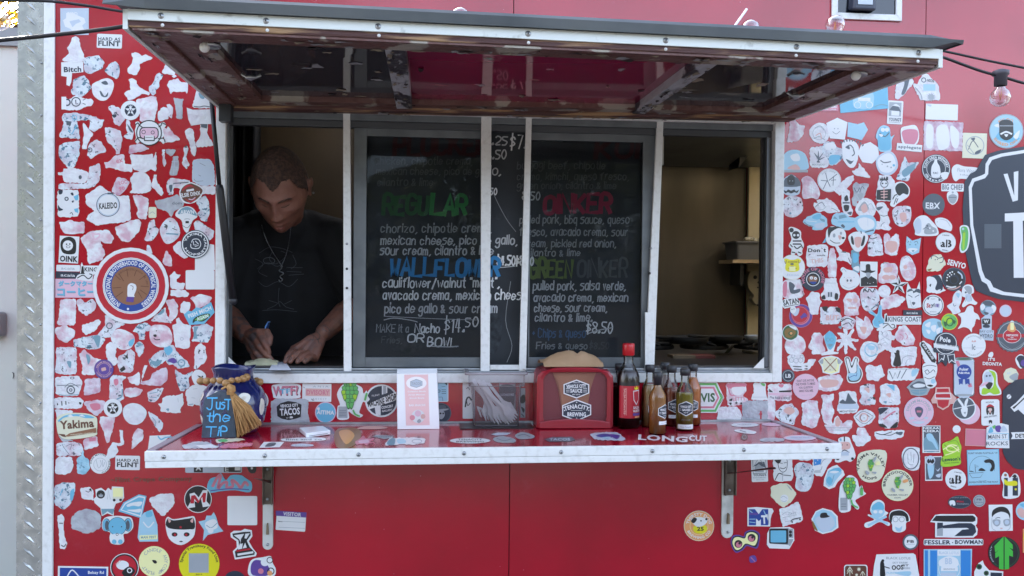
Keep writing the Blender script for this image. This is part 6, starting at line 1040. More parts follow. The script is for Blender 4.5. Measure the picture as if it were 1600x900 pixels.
Z('W', '475,55 570,55 572,80 545,88 490,85', 'k:B 555,58 568,58 562,70')
Z('T', 'B 455,150 480,108 530,105 580,125 590,210 560,290 510,305 465,280 470,210', label='round torn remnant with tangled teal and grey marks')
S('white glove sticker with a blue and white starred cuff', 'w', '588,60 640,52 665,75 720,55 715,90 690,120 650,200 610,195 580,170 585,110', 'B:590,60 650,60 640,115 592,125;w:C 602 75 4;w:C 620 85 4;w:C 605 105 4;w:C 630 68 4;s:LB 4 640,120 660,85 690,75;s:LB 4 600,160 640,155 650,130;s:R 580 165 640 172', torn=True, lvl=0)
S('blue and white tongue-and-lips sticker', 'w', '665,215 690,150 720,130 755,118 800,160 810,190 760,240 740,275 700,290 660,265', 'b:675,215 695,160 730,142 770,135 790,175 745,230 725,265 695,275 675,255;a:B 690,170 730,145 775,140 785,165 730,170;w:B 700,170 730,160 770,165 740,178;a:B 680,230 700,200 725,230 705,262;h:L 4 735,190 720,240')
S('cream hexagonal sticker with a small crown sketch', 'c', '290,275 355,250 415,255 470,320 440,370 380,418 345,395 290,340', 'w:C 385 355 28;s:LB 3 360,350 380,340 405,355;s:LB 3 365,370 385,378 400,368;s:B 400,255 440,295 425,290', torn=True, lvl=0)
S('torn white label with faint map drawing and dark car shapes', 'W', '348,430 400,420 480,375 500,430 515,510 430,535 375,555 360,500', 's:LB 3 370,470 400,450 440,460;s:L 3 375,490 470,470;s:L 3 390,520 480,500;k:LB 7 430,515 450,500 500,490;k:C 440 520 6;k:C 495 502 6;s:T 440 462 60 14 -10 GRIT', torn=True, lvl=1)
S('MTV-style blue and purple block-letter sticker', 'w', '125,420 190,415 245,420 300,425 310,445 290,480 285,552 125,550', 'N:135,430 178,430 205,465 230,430 272,430 272,543 220,543 220,500 205,515 186,495 186,543 135,543;b:L 6 140,440 180,470;b:L 6 240,440 268,500;v:135,455 200,455 200,472 135,470;b:L 5 140,500 180,500;b:L 5 140,520 180,525;w:L 14 225,480 260,480;w:L 12 242,480 245,530;w:L 12 262,470 275,530 295,450;S:L 4 150,435 160,445', th=.001)
S('cream cartoon goggle-eyes sticker with a purple outline', 'v', 'B 8,670 20,620 60,610 100,620 110,590 160,575 210,600 210,650 195,705 160,700 120,690 90,720 40,735', 'k:B 14,670 26,628 62,618 104,628 116,596 160,583 202,605 203,650 188,695 160,692 116,680 84,714 42,725;i:B 20,670 32,634 62,626 106,636 122,602 160,592 194,612 195,648 180,682 158,684 112,672 80,706 45,716;k:C 62 675 28;j:C 64 680 20;k:C 70 670 9;k:C 155 632 28;j:C 153 638 20;k:C 160 628 9', th=.001)
S('drawing of a retro television with a blue screen', 'w', '265,600 285,560 420,555 452,570 455,650 420,710 280,705 262,680', 'S:285,565 415,565 415,680 285,672;k:R 278 568 410 672 0 10;a:R 288 580 398 664 0 6;s:R 412 568 448 632;k:C 428 590 11;k:C 428 614 11;s:412,640 450,640 425,690 410,680', th=.001)
S('tiny purple letter-shaped decal at the lower right', 'v', 'B 140,765 175,755 190,780 185,800 145,805', 'j:LB 5 150,770 170,790 180,800')
S('pale octagonal sticker with a dark hat in the lower right', 'w', '575,500 605,445 655,422 720,440 760,480 765,560 720,590 655,605 600,580', 'b:585,500 610,452 655,432 715,448 748,485 752,555 715,582 655,595 610,572;z:B 582,510 600,540 620,585 590,560;u:B 600,500 700,470 740,540 660,590;k:B 635,480 645,458 680,455 690,472 705,480 680,490 645,492', lvl=0)
FR(1040, 740, 4)
S('round orange THIRSTY DOG sticker with a white dog', 'w', 'C 205 325 98') if 0 else None
FR(700, 680, 3.2)
S('round orange dog sticker with a white dog over a yellow badge', 'c', 'C 1255 453 76', 'o:C 1255 453 73;i:C 1255 453 46;o:C 1255 453 44;w:AB 1255 453 50 16 -80 80 THIRSTY DOG;w:AB 1255 453 66 14 -115 -245 BREWING CO;y:B 1230,455 1285,450 1295,475 1270,492 1232,485;k:TX 1262 468 34 20 0 25;w:B 1215,425 1240,410 1290,415 1295,435 1270,455 1240,455;k:B 1215,430 1230,412 1245,420 1230,440;k:C 1265 428 4;k:C 1292 420 6', th=.001)
FR(1290, 680, 4.091)
Z('W', '170,0 285,5 288,30 240,68 200,70 175,30', label='small pale remnant right of the astronaut figure')
S('white toy astronaut figure sticker at the shelf end', 'w', 'B 80,25 110,10 150,15 165,50 185,100 190,140 160,170 130,160 85,175 58,165 75,120 70,80 85,55', 'k:L 8 120,10 120,38;e:B 90,50 150,45 155,85 95,90;k:C 105 62 4;k:C 138 62 4;h:C 98 30 5;n:LB 6 95,110 122,95 150,110;u:R 100 105 148 130;k:C 78 150 10;k:C 172 150 9;a:B 90,25 100,20 98,40', lvl=2)
S('round cream YAKIMA VALLEY HOPS sticker with a green hop cone character', 'c', 'B 200,180 225,110 380,98 382,200 355,275 300,302 240,290 205,240', 'k:AB 288 200 72 18 -110 95 YAKIMA VALLEY;k:AB 288 200 86 17 -140 -210 HOPS;'+hop(290,195,26,34)+'i:B 318,180 340,165 350,185 325,192;s:B 258,225 280,240 270,255 255,240;s:B 295,235 325,235 318,248;s:B 300,165 320,135 325,150 308,172', th=.001)
S('round cream BREW GOOD BEER sticker with a green hop cone character', 'c', 'C 460 320 101', 'i:O 460 320 99 2;k:AB 460 320 76 17 -95 95 BREWGOODBEER;S:TB 460 382 134 10 0 YAKIMA VALLEY;S:TB 460 400 40 9 0 HOPS;'+hop(462,306,27,34)+'o:B 495,290 520,280 528,295 500,305;s:B 425,335 445,350 440,365 422,350;s:B 470,345 500,345 495,358;s:B 470,280 490,250 495,265 478,285', lvl=1, th=.001)
S('white oval seal sticker with a scalloped rim and a hand sketch', 'W', 'B 492,110 520,78 590,80 600,100 598,205 560,225 510,205 490,150', 'S:O 545 150 50 7 66;W:E 545 150 40 56;s:LB 4 525,120 530,180 560,190;s:LB 4 545,110 548,160;s:LB 4 565,120 562,175', torn=True)
S('green hop character sticker raising a bottle, lower right wall', 'w', 'B 88,360 100,310 150,255 200,280 215,330 232,320 245,360 258,375 215,400 190,420 215,460 200,475 165,445 155,485 88,485', 's:R 94 400 140 480;k:L 2 100,440 132,440;k:L 2 100,455 132,455;'+hop(153,345,54,62)+'g:LB 10 165,415 175,445 205,462;g:R 222 335 240 385 0 6;G:L 4 230,320 230,340', lvl=1, th=.001)
S('light blue skull and crossbones sticker', 'w', 'B 285,480 300,430 340,412 375,435 378,480 400,500 350,535 410,560 400,580 345,555 280,590 250,585 255,560 310,540 272,515 275,505 300,515', 'a:B 300,450 340,425 370,445 368,480 300,482;b:B 292,480 372,478 372,505 350,525 315,525;w:E 318 490 13 11;w:E 352 490 13 11;b:L 16 275,575 385,520;b:L 14 290,515 395,565', lvl=1)
S('black-haired face sticker with round glasses', 'w', 'B 405,530 420,485 480,475 525,500 540,545 515,560 510,605 470,622 430,610 425,570', 'k:B 408,530 422,492 480,480 522,505 532,545 515,550 505,520 450,515 430,520 420,560;s:O 447 538 16 4;s:O 487 538 16 4;s:L 3 462,538 472,538;b:B 445,585 470,595 490,580 480,615 455,612', lvl=2)
S('small round grey-rimmed FB disc sticker', 'S', 'C 543 683 51', 'w:C 543 683 40;k:TX 543 679 46 18 0 FB;S:T 543 697 54 3 0 FESSLER', th=.001)
S('brown square sticker with white pine trees and a sun', 'm', 'R 118 828 268 940 0 16', 'u:O 193 905 300 1') if 0 else S('brown rounded sticker with white pine trees and a sun', 'w', 'R 118 828 268 940 0 16', 'm:R 124 834 262 940 0 14;c:N 213 857 15 9 0 7;c:L 4 155,840 155,900;c:LB 4 138,870 155,845 172,870;c:LB 4 138,885 155,862 172,885;c:L 4 237,870 237,900;c:LB 4 222,895 237,872 252,895;c:C 198 893 8', th=.001)
S('white poster sticker with a black suited silhouette and 00ST lettering', 'w', '325,762 560,755 575,765 600,905 302,905 310,830', 'k:B 350,815 362,795 372,812 378,850 380,905 350,905 348,850;k:L 6 375,840 408,850;k:C 366 802 9;s:TB 465 786 155 16 1 BLACK LOTUS;s:TB 475 815 95 12 0 SKY FARM;k:TX 460 845 75 32 -3 OOS;k:TB 512 832 40 12 0 ST;s:TB 515 850 50 12 0 KEROSENE;b:B 440,880 540,870 530,900;b:TB 420 880 60 12 0 FLINT', th=.001, torn=False)
# ------------- the big black VEHICLE CITY TACOS sign, cut by the right edge of the photograph
FR(1500, 220, 2.5)
S('large black badge-shaped VEHICLE CITY TACOS decal with white outline at the right edge', 'n', '98,55 150,38 420,-5 800,40 850,240 760,560 420,650 150,618 95,600 62,585 48,555 18,420 10,265 18,160 40,128 62,118 80,85', 'w:115,65 160,50 420,8 780,50 830,240 742,545 420,632 165,602 118,588 105,560 85,548 72,510 40,330 34,180 48,148 85,135 98,128 100,90;n:125,75 165,62 420,20 768,62 815,240 730,532 420,618 172,590 130,572 118,548 98,535 86,505 52,330 46,185 56,160 98,146 110,130 112,98;w:170,130 186,128 212,215 210,122 228,118 226,232 206,238;w:252,105 305,97 305,114 270,120 270,158 300,154 300,170 270,175 270,214 306,208 306,226 252,234;w:342,90 365,87 365,240 342,242;w:175,284 330,276 330,308 245,312 250,535 210,535 208,314 175,315;w:350,280 370,280 420,530 385,530;S:R 95 325 162 420', th=.0012, lvl=0)
S('round black shield-like sign with white screws and a DET banner at the lower right edge', 'k', '225,0 226,1 227,2') if 0 else None
FR(1440, 560, 5.625)
S('black round-cornered plate decal with screws and a white DET ribbon, cut by the right edge', 'n', 'B 712,330 730,270 800,210 900,180 1500,150 1750,500 1500,1000 900,980 780,930 725,850 712,760', 'w:C 768 336 20;k:L 4 755,348 782,322;w:780,430 830,390 905,310 980,260 1000,330 905,500 850,450 815,470;k:798,432 835,405 905,340 905,355 835,420 812,445;w:785,650 830,648 1300,640 1300,700 830,708 785,710 800,680;k:TX 940 680 230 36 0 DETROIT;k:TX 865 680 84 36 0 DET'.replace('k:TX 940 680 230 36 0 DETROIT;', ''), th=.0013, lvl=0)
b = None
# ------------- stickers printed on the serving shelf
def LS(label, base, sh, layers='', **k):
    return S(label, base, sh, layers, place=ledgep, group='stickers on the serving shelf', th=.0003, **k)
FR(280, 560, 5.293)
LS('crumpled silver film remnant at the left corner of the shelf', 'X', '20,720 120,690 230,690 280,715 330,725 300,742 40,745', 's:LB 5 60,720 120,705 200,715;w:140,720 260,708 320,735 180,742', torn=True)
LS('green and white flattened label right in front of the slate tag', 'c', '300,672 350,665 500,662 555,672 440,688 310,697', 'g:B 320,675 380,668 400,685 340,690', torn=True)
LS('magenta strip sticker on the shelf front', 'j', '330,735 400,705 610,698 600,722 440,742', 'q:T 520 714 150 12 -2 NAPS', torn=True)
LS('white rectangular sticker with a black drawing lying on the shelf', 'w', '700,690 870,690 830,735 660,740', 'S:B 740,700 800,698 780,725 710,730;k:L 4 760,715 800,705')
LS('long white script-lettering sticker on the shelf', 'w', 'B 850,665 1000,655 1180,655 1210,675 1100,685 880,685', 'S:TB 1030 670 300 14 0 flint and co')
LS('small grey-blue sticker below the script lettering on the shelf', 'u', 'B 925,715 1000,705 1105,712 1090,727 950,728', 's:TB 1020 717 120 8 0 blue')
LS('amber brown round print on the shelf', 'x', 'B 1290,600 1420,570 1500,600 1490,680 1400,740 1300,730', 'o:B 1320,610 1400,590 1450,640 1380,710')
FR(540, 560, 5.293)
LS('pink splash-shaped sticker on the shelf', 'j', '80,690 120,665 150,640 170,665 245,660 200,685 250,705 190,700 180,720 150,700 90,715', 'q:B 110,680 180,670 190,695 120,700', torn=True)
LS('grey overlapping lettering strip on the shelf left of the paper sign', 's', '215,645 270,632 400,640 380,655 320,668 260,655', 'S:TB 310 648 150 12 0 WOODY')
LS('blue and white cartoon strip sticker lying in front of the paper sign', 'w', '330,700 370,655 470,660 560,655 660,665 650,700 560,715 480,705 330,722', 'h:B 345,690 380,660 410,665 400,715 350,715;b:B 425,670 480,665 500,695 440,705;s:O 590 685 40 6 16', torn=True)
LS('white oval TENACITY BREWING sticker on the shelf', 'w', 'E 1030 680 168 24', 'k:TB 1030 670 200 14 0 TENACITY;k:TB 1030 688 230 12 0 BREWING')
LS('large faint pink oval print at the left centre of the shelf', 'e', 'B 100,575 180,560 300,562 350,575 260,585 120,585')
LS('grey crest-shaped sticker near the cutlery tub', 's', 'B 1225,660 1300,645 1390,665 1400,690 1310,697 1240,685', 'S:LB 5 1250,660 1310,680 1370,665', torn=True)
LS('white sliver sticker near the cutlery tub', 'u', '1200,628 1260,612 1370,615 1330,635 1240,638', 's:T 1280 624 100 6 0 deep')
FR(800, 520, 4.285)
LS('grey emblem sticker at the left foot of the napkin box', 's', 'B 20,685 70,665 145,685 140,705 50,712', 'S:LB 5 40,690 80,680 120,695')
LS('dark badge sticker flattened on the shelf below the napkin box', 'S', '215,712 270,698 400,696 425,715 390,728 250,730', 'u:TX 320 713 140 18 0 TACOS')
LS('blue and white pile of small labels on the shelf', 'u', '520,680 560,670 700,665 760,710 740,722 560,715', 'N:B 560,690 620,675 690,690 640,705;v:B 650,680 720,685 700,712;b:B 600,700 660,695 640,712', torn=True)
LS('white LONG CUT block lettering on the shelf', 'w', 'R 850 690 852 692', 'w:TX 965 706 200 34 3 LONG;w:TX 1170 706 150 36 1 CUT'.replace('965', '1010').replace('1170', '1245').replace('200 34', '330 38').replace('150 36', '120 38'))
FR(1060, 560, 5.293)
LS('white oval sticker at the back of the shelf right of the bottles', 'w', 'E 550 550 115 17', 's:T 550 545 120 8 0 maker')
LS('pale oval sticker at the back right of the shelf', 'q', 'E 780 546 92 14')
LS('white crumpled oval sticker right of the bottles', 'w', 'B 460,595 540,585 640,605 620,625 520,615', 'S:LB 6 510,595 560,610')
LS('large lilac oval sticker at the right end of the shelf', 'q', 'E 1005 657 135 24', 'u:E 1005 657 118 17;v:T 1005 655 150 8 0 made by hand')
LS('grey worn strip sticker at the front right of the shelf', 'X', 'B 680,668 760,658 870,665 850,685 700,685', '', torn=True)
LS('small dark round sticker at the front of the shelf near the lettering', 'm', 'C 545 650 28', 's:O 545 650 16 4')
# ---------------------------------------------------------------- chalk handwriting: a single-stroke alphabet
GL = {'a': '34 14 02 10 31|34 30', 'b': '06 00|02 14 33 31 10 01', 'c': '33 14 03 01 10 31', 'd': '36 30|33 14 02 10 31', 'e': '02 32 33 14 02 01 10 31', 'f': '36 25 15 10|04 24', 'g': '34 14 02 11 32|34 3a 1b 0a',
 'h': '06 00|02 14 24 33 30', 'i': '04 00|05 06', 'k': '06 00|34 01|12 30', 'l': '06 00', 'm': '04 00|03 14 23 20|23 34 43 40', 'n': '04 00|02 14 24 33 30', 'o': '14 03 01 10 20 31 33 24 14', 'p': '04 0b|03 14 33 31 10 01',
 'q': '34 14 02 10 31|34 3b', 'r': '04 00|02 14 24', 's': '34 14 03 32 20 00', 't': '16 11 20|04 24', 'u': '04 01 10 20 31|34 30', 'v': '04 10 24', 'w': '04 10 23 30 44', 'x': '04 30|00 34', 'y': '04 12|34 0b', 'z': '04 34 00 30', 'j': '24 2a 0b|25 26',
 'A': '00 26 40|12 32', 'B': '00 06 26 35 23 03|23 42 31 20 00', 'C': '45 26 06 04 01 10 30 41', 'D': '00 06 26 44 42 20 00', 'E': '46 06 00 40|03 33', 'F': '46 06 00|03 33', 'G': '45 26 05 01 20 41 43 23', 'H': '06 00|46 40|03 43', 'I': '06 00', 'J': '06 46|26 21 10 01',
 'K': '06 00|46 02|13 40', 'L': '06 00 40', 'M': '00 06 23 46 40', 'N': '00 06 40 46', 'O': '26 05 01 20 41 45 26', 'P': '00 06 36 44 33 03', 'R': '00 06 36 44 33 03|23 40', 'S': '45 26 05 33 41 20 01', 'T': '06 46|26 20', 'U': '06 01 20 41 46', 'W': '06 10 24 30 46', 'Y': '06 23 46|23 20', 'V': '06 20 46',
 '0': '16 04 02 10 20 32 34 26 16', '1': '05 16 10', '2': '05 16 35 33 00 30', '4': '16 02 32|26 20', '5': '36 06 04 23 32 20 00', '6': '26 03 01 10 30 32 13', '7': '06 36 10', '8': '23 05 16 35 23 02 10 31 23', '$': '34 25 04 32 11 01|17 1a', '&': '30 04 15 24 01 10 32', ',': '10 0a', '.': '00 10 11 00', "'": '16 15',
 '"': '06 05|16 15', '/': '0a 36', '*': '12 14|03 23', '!': '16 12|10 11', 'Q': '26 05 01 20 41 45 26'}
SHARP = set('AEFHIKLMNTVWXYZvwxz147')
CH = dict(A=mat('chalk_bright', '#eceeef', .9), B=mat('chalk_white', '#c2c5c8', .9), C=mat('chalk_dull', '#989c9f', .9), D=mat('chalk_faded', '#5d6165', .9), E=mat('chalk_ghost', '#555a5e', .9), b=mat('chalk_blue', '#3f8cc4', .9), g=mat('chalk_green', '#3f8a50', .9), g2=mat('chalk_green_dim', '#33603f', .9),
          r=mat('chalk_red', '#98304c', .9), r2=mat('chalk_red_dim', '#4c2529', .9), o=mat('chalk_olive', '#6a7c48', .9), n=mat('chalk_navy', '#46698f', .9), a=mat('paint_blue', '#57b4e6', .5))
def hand(b, text, x0, x1, y, h, wd, m, place, jit=.42, slant=.1, rot=0, col=None):
    """text as chalk strokes between photo columns x0..x1, baseline at y, x-height from cap height h"""
    cur = 0; items = []
    for ch in text:
        if ch == ' ': cur += 2.6; continue
        g_ = GL.get(ch)
        if not g_: continue
        st = []; mxx = 0
        for s in g_.split('|'):
            pts = []
            for t in s.split():
                px = int(t[0]); py = {'a': -1, 'b': -2}.get(t[1]); py = int(t[1]) if py is None else py; pts.append((px, py)); mxx = max(mxx, px)
            st.append(pts)
        items.append((ch, cur, st)); cur += mxx+1.5
    sx = (x1-x0)/max(.1, cur-1.5); sy = h/6.0; k = 0
    for ch, c0, st in items:
        jy = rnd.uniform(-jit, jit)*1.2; js = rnd.uniform(.92, 1.08)
        for pts in st:
            q = [(x0+(c0+(px+rnd.uniform(-.12, .12)*jit*2)*js+slant*py)*sx, y-(py*js+jy*.5)*sy) for px, py in pts]
            if rot: q = [((a-x0)*cos(rot)+x0-(c-y)*sin(rot), (c-y)*cos(rot)+y+(a-x0)*sin(rot)) for a, c in q]
            if ch not in SHARP and len(q) > 2: q = catmull(q, False, 3)
            vs, fs = ribbon(q, (wd*1.02+.2)*rnd.uniform(.85, 1.15)); k += 1
            v3 = [place(a, c, .0004+(k % 7)*.00006) for a, c in vs]; b.add(v3, [f[::-1] for f in fs], m); b.add(v3, [], m)
MP = lambda x, y, d: at(x, y, Y=.055-d)
def chalk(name, rows, label=None):
    b = MB()
    for (t, x0, x1, y, h, wd, m) in rows: hand(b, t, x0, x1, y, h, wd, CH[m], MP)
    b.build(name, menu, label=label)
chalk('heading', [('PLUCKER', 616, 762, 241, 30, 6.5, 'r2')], 'faded red chalk heading PLUCKER')
chalk('menu_text', [('chicken, chipotle crema,', 586, 738, 257, 12, 1.3, 'D'), ('mexican cheese, pico de g', 588, 748, 273, 12, 1.3, 'D'), ('allo,', 752, 782, 273, 14, 1.9, 'B'), ('cilantro & lime', 590, 676, 290, 12, 1.3, 'D')])
chalk('heading', [('REGU', 599, 668, 335, 29, 6.5, 'g2'), ('LAR', 674, 728, 335, 29, 6.5, 'g')], 'green chalk heading REGULAR')
chalk('menu_text', [('chorizo, chipotle crema,', 595, 768, 363, 14, 1.7, 'C'), ('mexican cheese, pico de gallo,', 595, 808, 382, 14, 1.8, 'B'), ('sour cream, cilantro & lime', 594, 770, 398, 14, 1.8, 'B')])
chalk('heading', [('WALLFLOWER', 610, 779, 431, 26, 6, 'b')], 'blue chalk heading WALLFLOWER')
chalk('menu_text', [('cauliflower/walnut "meat",', 598, 780, 449, 15, 1.9, 'A'), ('avacado crema, mexican cheese', 598, 822, 468, 15, 1.9, 'A'), ('pico de gallo & sour cream', 601, 776, 489, 15, 1.8, 'B')])
chalk('menu_text', [('MAKE it a', 588, 638, 519, 12, 1.5, 'C'), ('Nacho', 648, 686, 520, 13, 1.9, 'A'), ('Fries,', 596, 628, 536, 10, 1.3, 'D'), ('OR', 637, 661, 535, 12, 2, 'A'), ('BOWL', 668, 713, 541, 13, 2, 'A')])
chalk('price', [('$14.', 694, 725, 519, 21, 1.7, 'A'), ('50', 727, 746, 510, 14, 1.8, 'A')], 'price $14.50')
for row_ in [('1.25', 762, 792, 226, 13, 1.8, 'B'), ('$7.', 797, 822, 232, 22, 2, 'A'), ('6.50', 760, 790, 248, 13, 1.9, 'B'), ('.50', 762, 776, 304, 10, 1.8, 'A'), ('$4.50', 776, 804, 414, 13, 2.2, 'A'), ('$8.50', 806, 833, 414, 13, 2, 'A')]: chalk('price', [row_])
chalk('heading', [('KOI', 930, 995, 246, 30, 7, 'r2')], 'nearly erased red chalk heading')
chalk('menu_text', [('bulgogi beef, chipotle', 808, 945, 264, 12, 1.3, 'D'), ('crema, kimchi, queso fresco,', 808, 982, 281, 12, 1.3, 'D'), ('green onion, cilantro & lime', 808, 962, 295, 11, 1.3, 'D')])
chalk('price', [('8.50', 816, 843, 312, 12, 1.8, 'B')])
chalk('heading', [('OINKER', 851, 953, 333, 28, 6, 'r')], 'pink chalk heading OINKER')
chalk('menu_text', [('pulled pork, bbq sauce, queso', 812, 982, 349, 13, 1.5, 'C'), ('fresco, avacado crema, sour', 812, 980, 368, 13, 1.6, 'C'), ('cream, pickled red onion,', 818, 962, 386, 12, 1.5, 'C'), ('cilantro & lime', 822, 906, 400, 11, 1.5, 'C')])
chalk('heading', [('GREEN', 828, 893, 433, 27, 5, 'o'), ('OINKER', 903, 979, 433, 27, 4, 'E')], 'olive and grey chalk heading GREEN OINKER')
chalk('menu_text', [('pulled pork, salsa verde,', 833, 977, 453, 14, 1.8, 'B'), ('avacado crema, mexican', 834, 980, 471, 13, 1.8, 'B'), ('cheese, sour cream,', 835, 948, 487, 13, 1.7, 'B'), ('cilantro & lime.', 836, 925, 502, 13, 1.7, 'B')])
chalk('price', [('$8.50', 916, 956, 520, 16, 2, 'A')])
chalk('menu_text', [('* Chips & queso', 832, 914, 527, 14, 1.6, 'n'), ('Fries & queso', 838, 917, 545, 10, 1.5, 'C'), ('$8.50', 921, 951, 545, 10, 1.4, 'E')])
FR(0, 0, 1)
b = MB()
for i, s in enumerate(('LB 1.4 600,500 615,497 640,500 652,503', 'LB .9 600,494 680,498 745,500', 'LB 1 752,250 770,300 790,340 806,362', 'LB .9 798,440 790,500 800,540 792,566', 'LB 1.6 917,522 935,516 957,512', 'LB 1.4 782,418 804,416', 'LB 1.6 675,541 700,542 716,541')):
    _, vs, fs = shape(s); b.add([MP(x, y, .0009) for x, y in vs], [f[::-1] for f in fs], CH['C' if i in (2, 3) else 'B'])
b.build('underline', menu)
b = MB()
for s in ('B 772,338 785,333 795,338 782,345', 'B 760,495 775,488 785,510 778,545 765,550', 'B 700,575 701,576 702,575', 'B 606,520 640,522 660,545 620,552'):
    _, vs, fs = shape(s); b.add([MP(x, y, .0002) for x, y in vs], [fs[0]], mat('chalk_smear', '#42474c', .9, col2='#2c3034', scale=60, amt=1))
b.build('chalk_smear', menu)
# ---------------------------------------------------------------- things on the shelf
def wp(px, py):  # foot of a thing standing on the shelf at that pixel
    return at(px, py, Z=LZ)
# tip jar
jb = wp(352, 684); JC = V((jb.x, jb.y+.078, LZ)); JR = [(0, 0), (.052, 0), (.062, .004), (.078, .03), (.083, .06), (.082, .085), (.074, .11), (.058, .13), (.050, .14), (.049, .152), (.054, .168), (.0555, .172), (.052, .171), (.046, .155), (.046, .14), (.07, .1), (.072, .04), (.0, .01)]
BLU = mat('blue_glazed_ceramic', '#141c4c', .12, coat=.6, col2='#1c2762', scale=14, amt=.6, bump=.08, bscale=30); CREAMG = mat('cream_glaze', '#d6d3c6', .18, coat=.5)
jar = thing('tip_jar', 'round dark blue ceramic jar with cream oval spots at the left end of the shelf', 'jar', tuple(JC))
b = MB(); b.lathe(JR, BLU, tuple(JC), 48)
for i, v in enumerate(b.v):  # wavy hand-made rim
    d = V(v)-JC
    if d.z > .15: a = math.atan2(d.y, d.x); b.v[i] = (v[0], v[1], v[2]+.003*sin(3*a+1)*(d.z-.15)/.02)
b.build('body', jar)
def jr(z):
    pr = JR[1:12]
    for (r1, z1), (r2, z2) in zip(pr, pr[1:]):
        if z1 <= z <= z2: return r1+(r2-r1)*(z-z1)/(z2-z1+1e-9)
    return .05
for (a0, z0, ra, rz) in ((-68, .098, .017, .013), (-62, .034, .015, .019), (-20, .104, .010, .012), (33, .098, .017, .013), (72, .07, .012, .022), (20, .04, .018, .018), (-20, .05, .018, .018), (62, .028, .014, .012), (110, .1, .016, .013), (140, .05, .017, .018), (180, .09, .017, .015), (-120, .05, .016, .018), (-110, .1, .015, .013)):
    b = MB(); vs = []; n = 20
    for ring in (0, .6, 1):
        for k in range(n):
            t = 2*pi*k/n; zz = z0+rz*ring*sin(t); aa = R(a0)+ra*ring*cos(t)*(1+.15*sin(2*t))/jr(z0); r_ = jr(zz)+.0007
            vs.append(JC+V((r_*sin(aa), -r_*cos(aa), zz)))
    b.add(vs, [tuple(range(n))]+[(j*n+k, j*n+(k+1) % n, (j+1)*n+(k+1) % n, (j+1)*n+k) for j in (0, 1) for k in range(n)], CREAMG, True); b.build('oval_spot', jar)
# beads and tassel
WD = mat('pale_wood_beads', '#a9804f', .45, col2='#8f683c', scale=60, amt=.9, stretch=(1, 1, 4))
YB_ = JC.y-.062
gar = thing('bead_garland', 'string of round wooden beads with a raffia tassel hung around the blue jar', 'bead string', tuple(JC+V((0, 0, .13))))
FR(280, 560, 5.293)
for i, (x, y, dy, r_) in enumerate(((178, 188, .035, .0104), (228, 188, .012, .0098), (282, 184, .002, .0085), (338, 184, -.002, .0088), (387, 205, -.008, .0102), (433, 183, -.002, .0082), (485, 178, .004, .0086), (528, 168, .018, .0100), (556, 155, .036, .0106))):
    p = at(*q_(x, y), Y=YB_+dy-.005); b = MB(); b.sphere(p, r_, WD, 16, 10, (1, 1, .93)); b.build('bead', gar)
for k in range(7):
    a = R(20+k*24); b = MB(); b.sphere(JC+V((.066*cos(a), .066*sin(a), .128)), .0095, WD, 12, 8); b.build('bead', gar)
RAF = mat('raffia', '#b48a55', .7, col2='#8d6637', scale=90, amt=1, stretch=(1, 1, .2))
kn = at(*q_(430, 262), Y=YB_-.02); top = at(*q_(405, 222), Y=YB_-.018); b = MB()
b.tube([top, kn+V((0, 0, .004)), kn+V((.003, 0, -.006))], [.006, .0115, .009], RAF, 12); b.tube([at(*q_(350, 255), Y=YB_-.024), at(*q_(385, 235), Y=YB_-.024), kn], .003, RAF, 6)
for k in range(3): b.tube([kn+V((-.009, -.006+k*.001, -.004-k*.003)), kn+V((0, -.0105, -.003-k*.003)), kn+V((.009, -.006, -.005-k*.003))], .0016, RAF, 5)
q = random.Random(2)
for k in range(170):
    u = q.random(); v = q.uniform(-1, 1); e = at(*q_(478+205*u, 640-105*u+q.uniform(-14, 14)), Y=YB_-.028+.012*v)
    m1 = kn*.45+e*.55+V((q.uniform(-.005, .005)+.004, .004*v-.006, q.uniform(-.003, .006)+.003)); b.tube([kn+V((.004*v, .003*v, -.004)), m1, e, e+V((q.uniform(-.003, .003), 0, -q.uniform(0, .005)))], [.0012, .0012, .001, .0006], RAF, 4, cap=False)
b.build('tassel', gar)
# slate tag
ty = wp(342, 684.5).y-.001
tag_ = thing('slate_tag', 'grey slate tag hand-lettered Just the TIP leaning on the blue jar', 'tag', tuple(wp(342, 684.5)))
pts = [at(*q_(x, y), Y=ty) for x, y in ((183, 661), (472, 658), (442, 312), (425, 300), (338, 266), (325, 268), (240, 312), (212, 326), (204, 338))]
b = MB(); b.prism([(p.x, max(p.z, LZ+.0005)) for p in pts], ty, ty+.005, mat('slate', '#3c4754', .75, col2='#4a5562', scale=30, amt=.8, bump=.2, bscale=120)); b.build('slate', tag_, bev=.0008)
b = MB(); TP = lambda x, y, d: at(x, y, Y=ty-d)
FR(0, 0, 1)
for t, x0, x1, y, h, rr in (('J', 323, 337, 640, 17, 0), ('us', 338, 351, 639, 15, 0), ('T', 350, 362, 640, 15, 0), ('t', 323, 332, 659, 15, 0), ('he', 333, 358, 659, 16, 0), ('T', 321, 337, 682, 15, 0), ('i', 340, 341, 681, 14, 0), ('P', 345, 354, 681, 14, 0)):
    hand(b, t, x0, x1, y, h, 1.75, CH['a'], TP, .2, .05)
b.build('lettering', tag_)
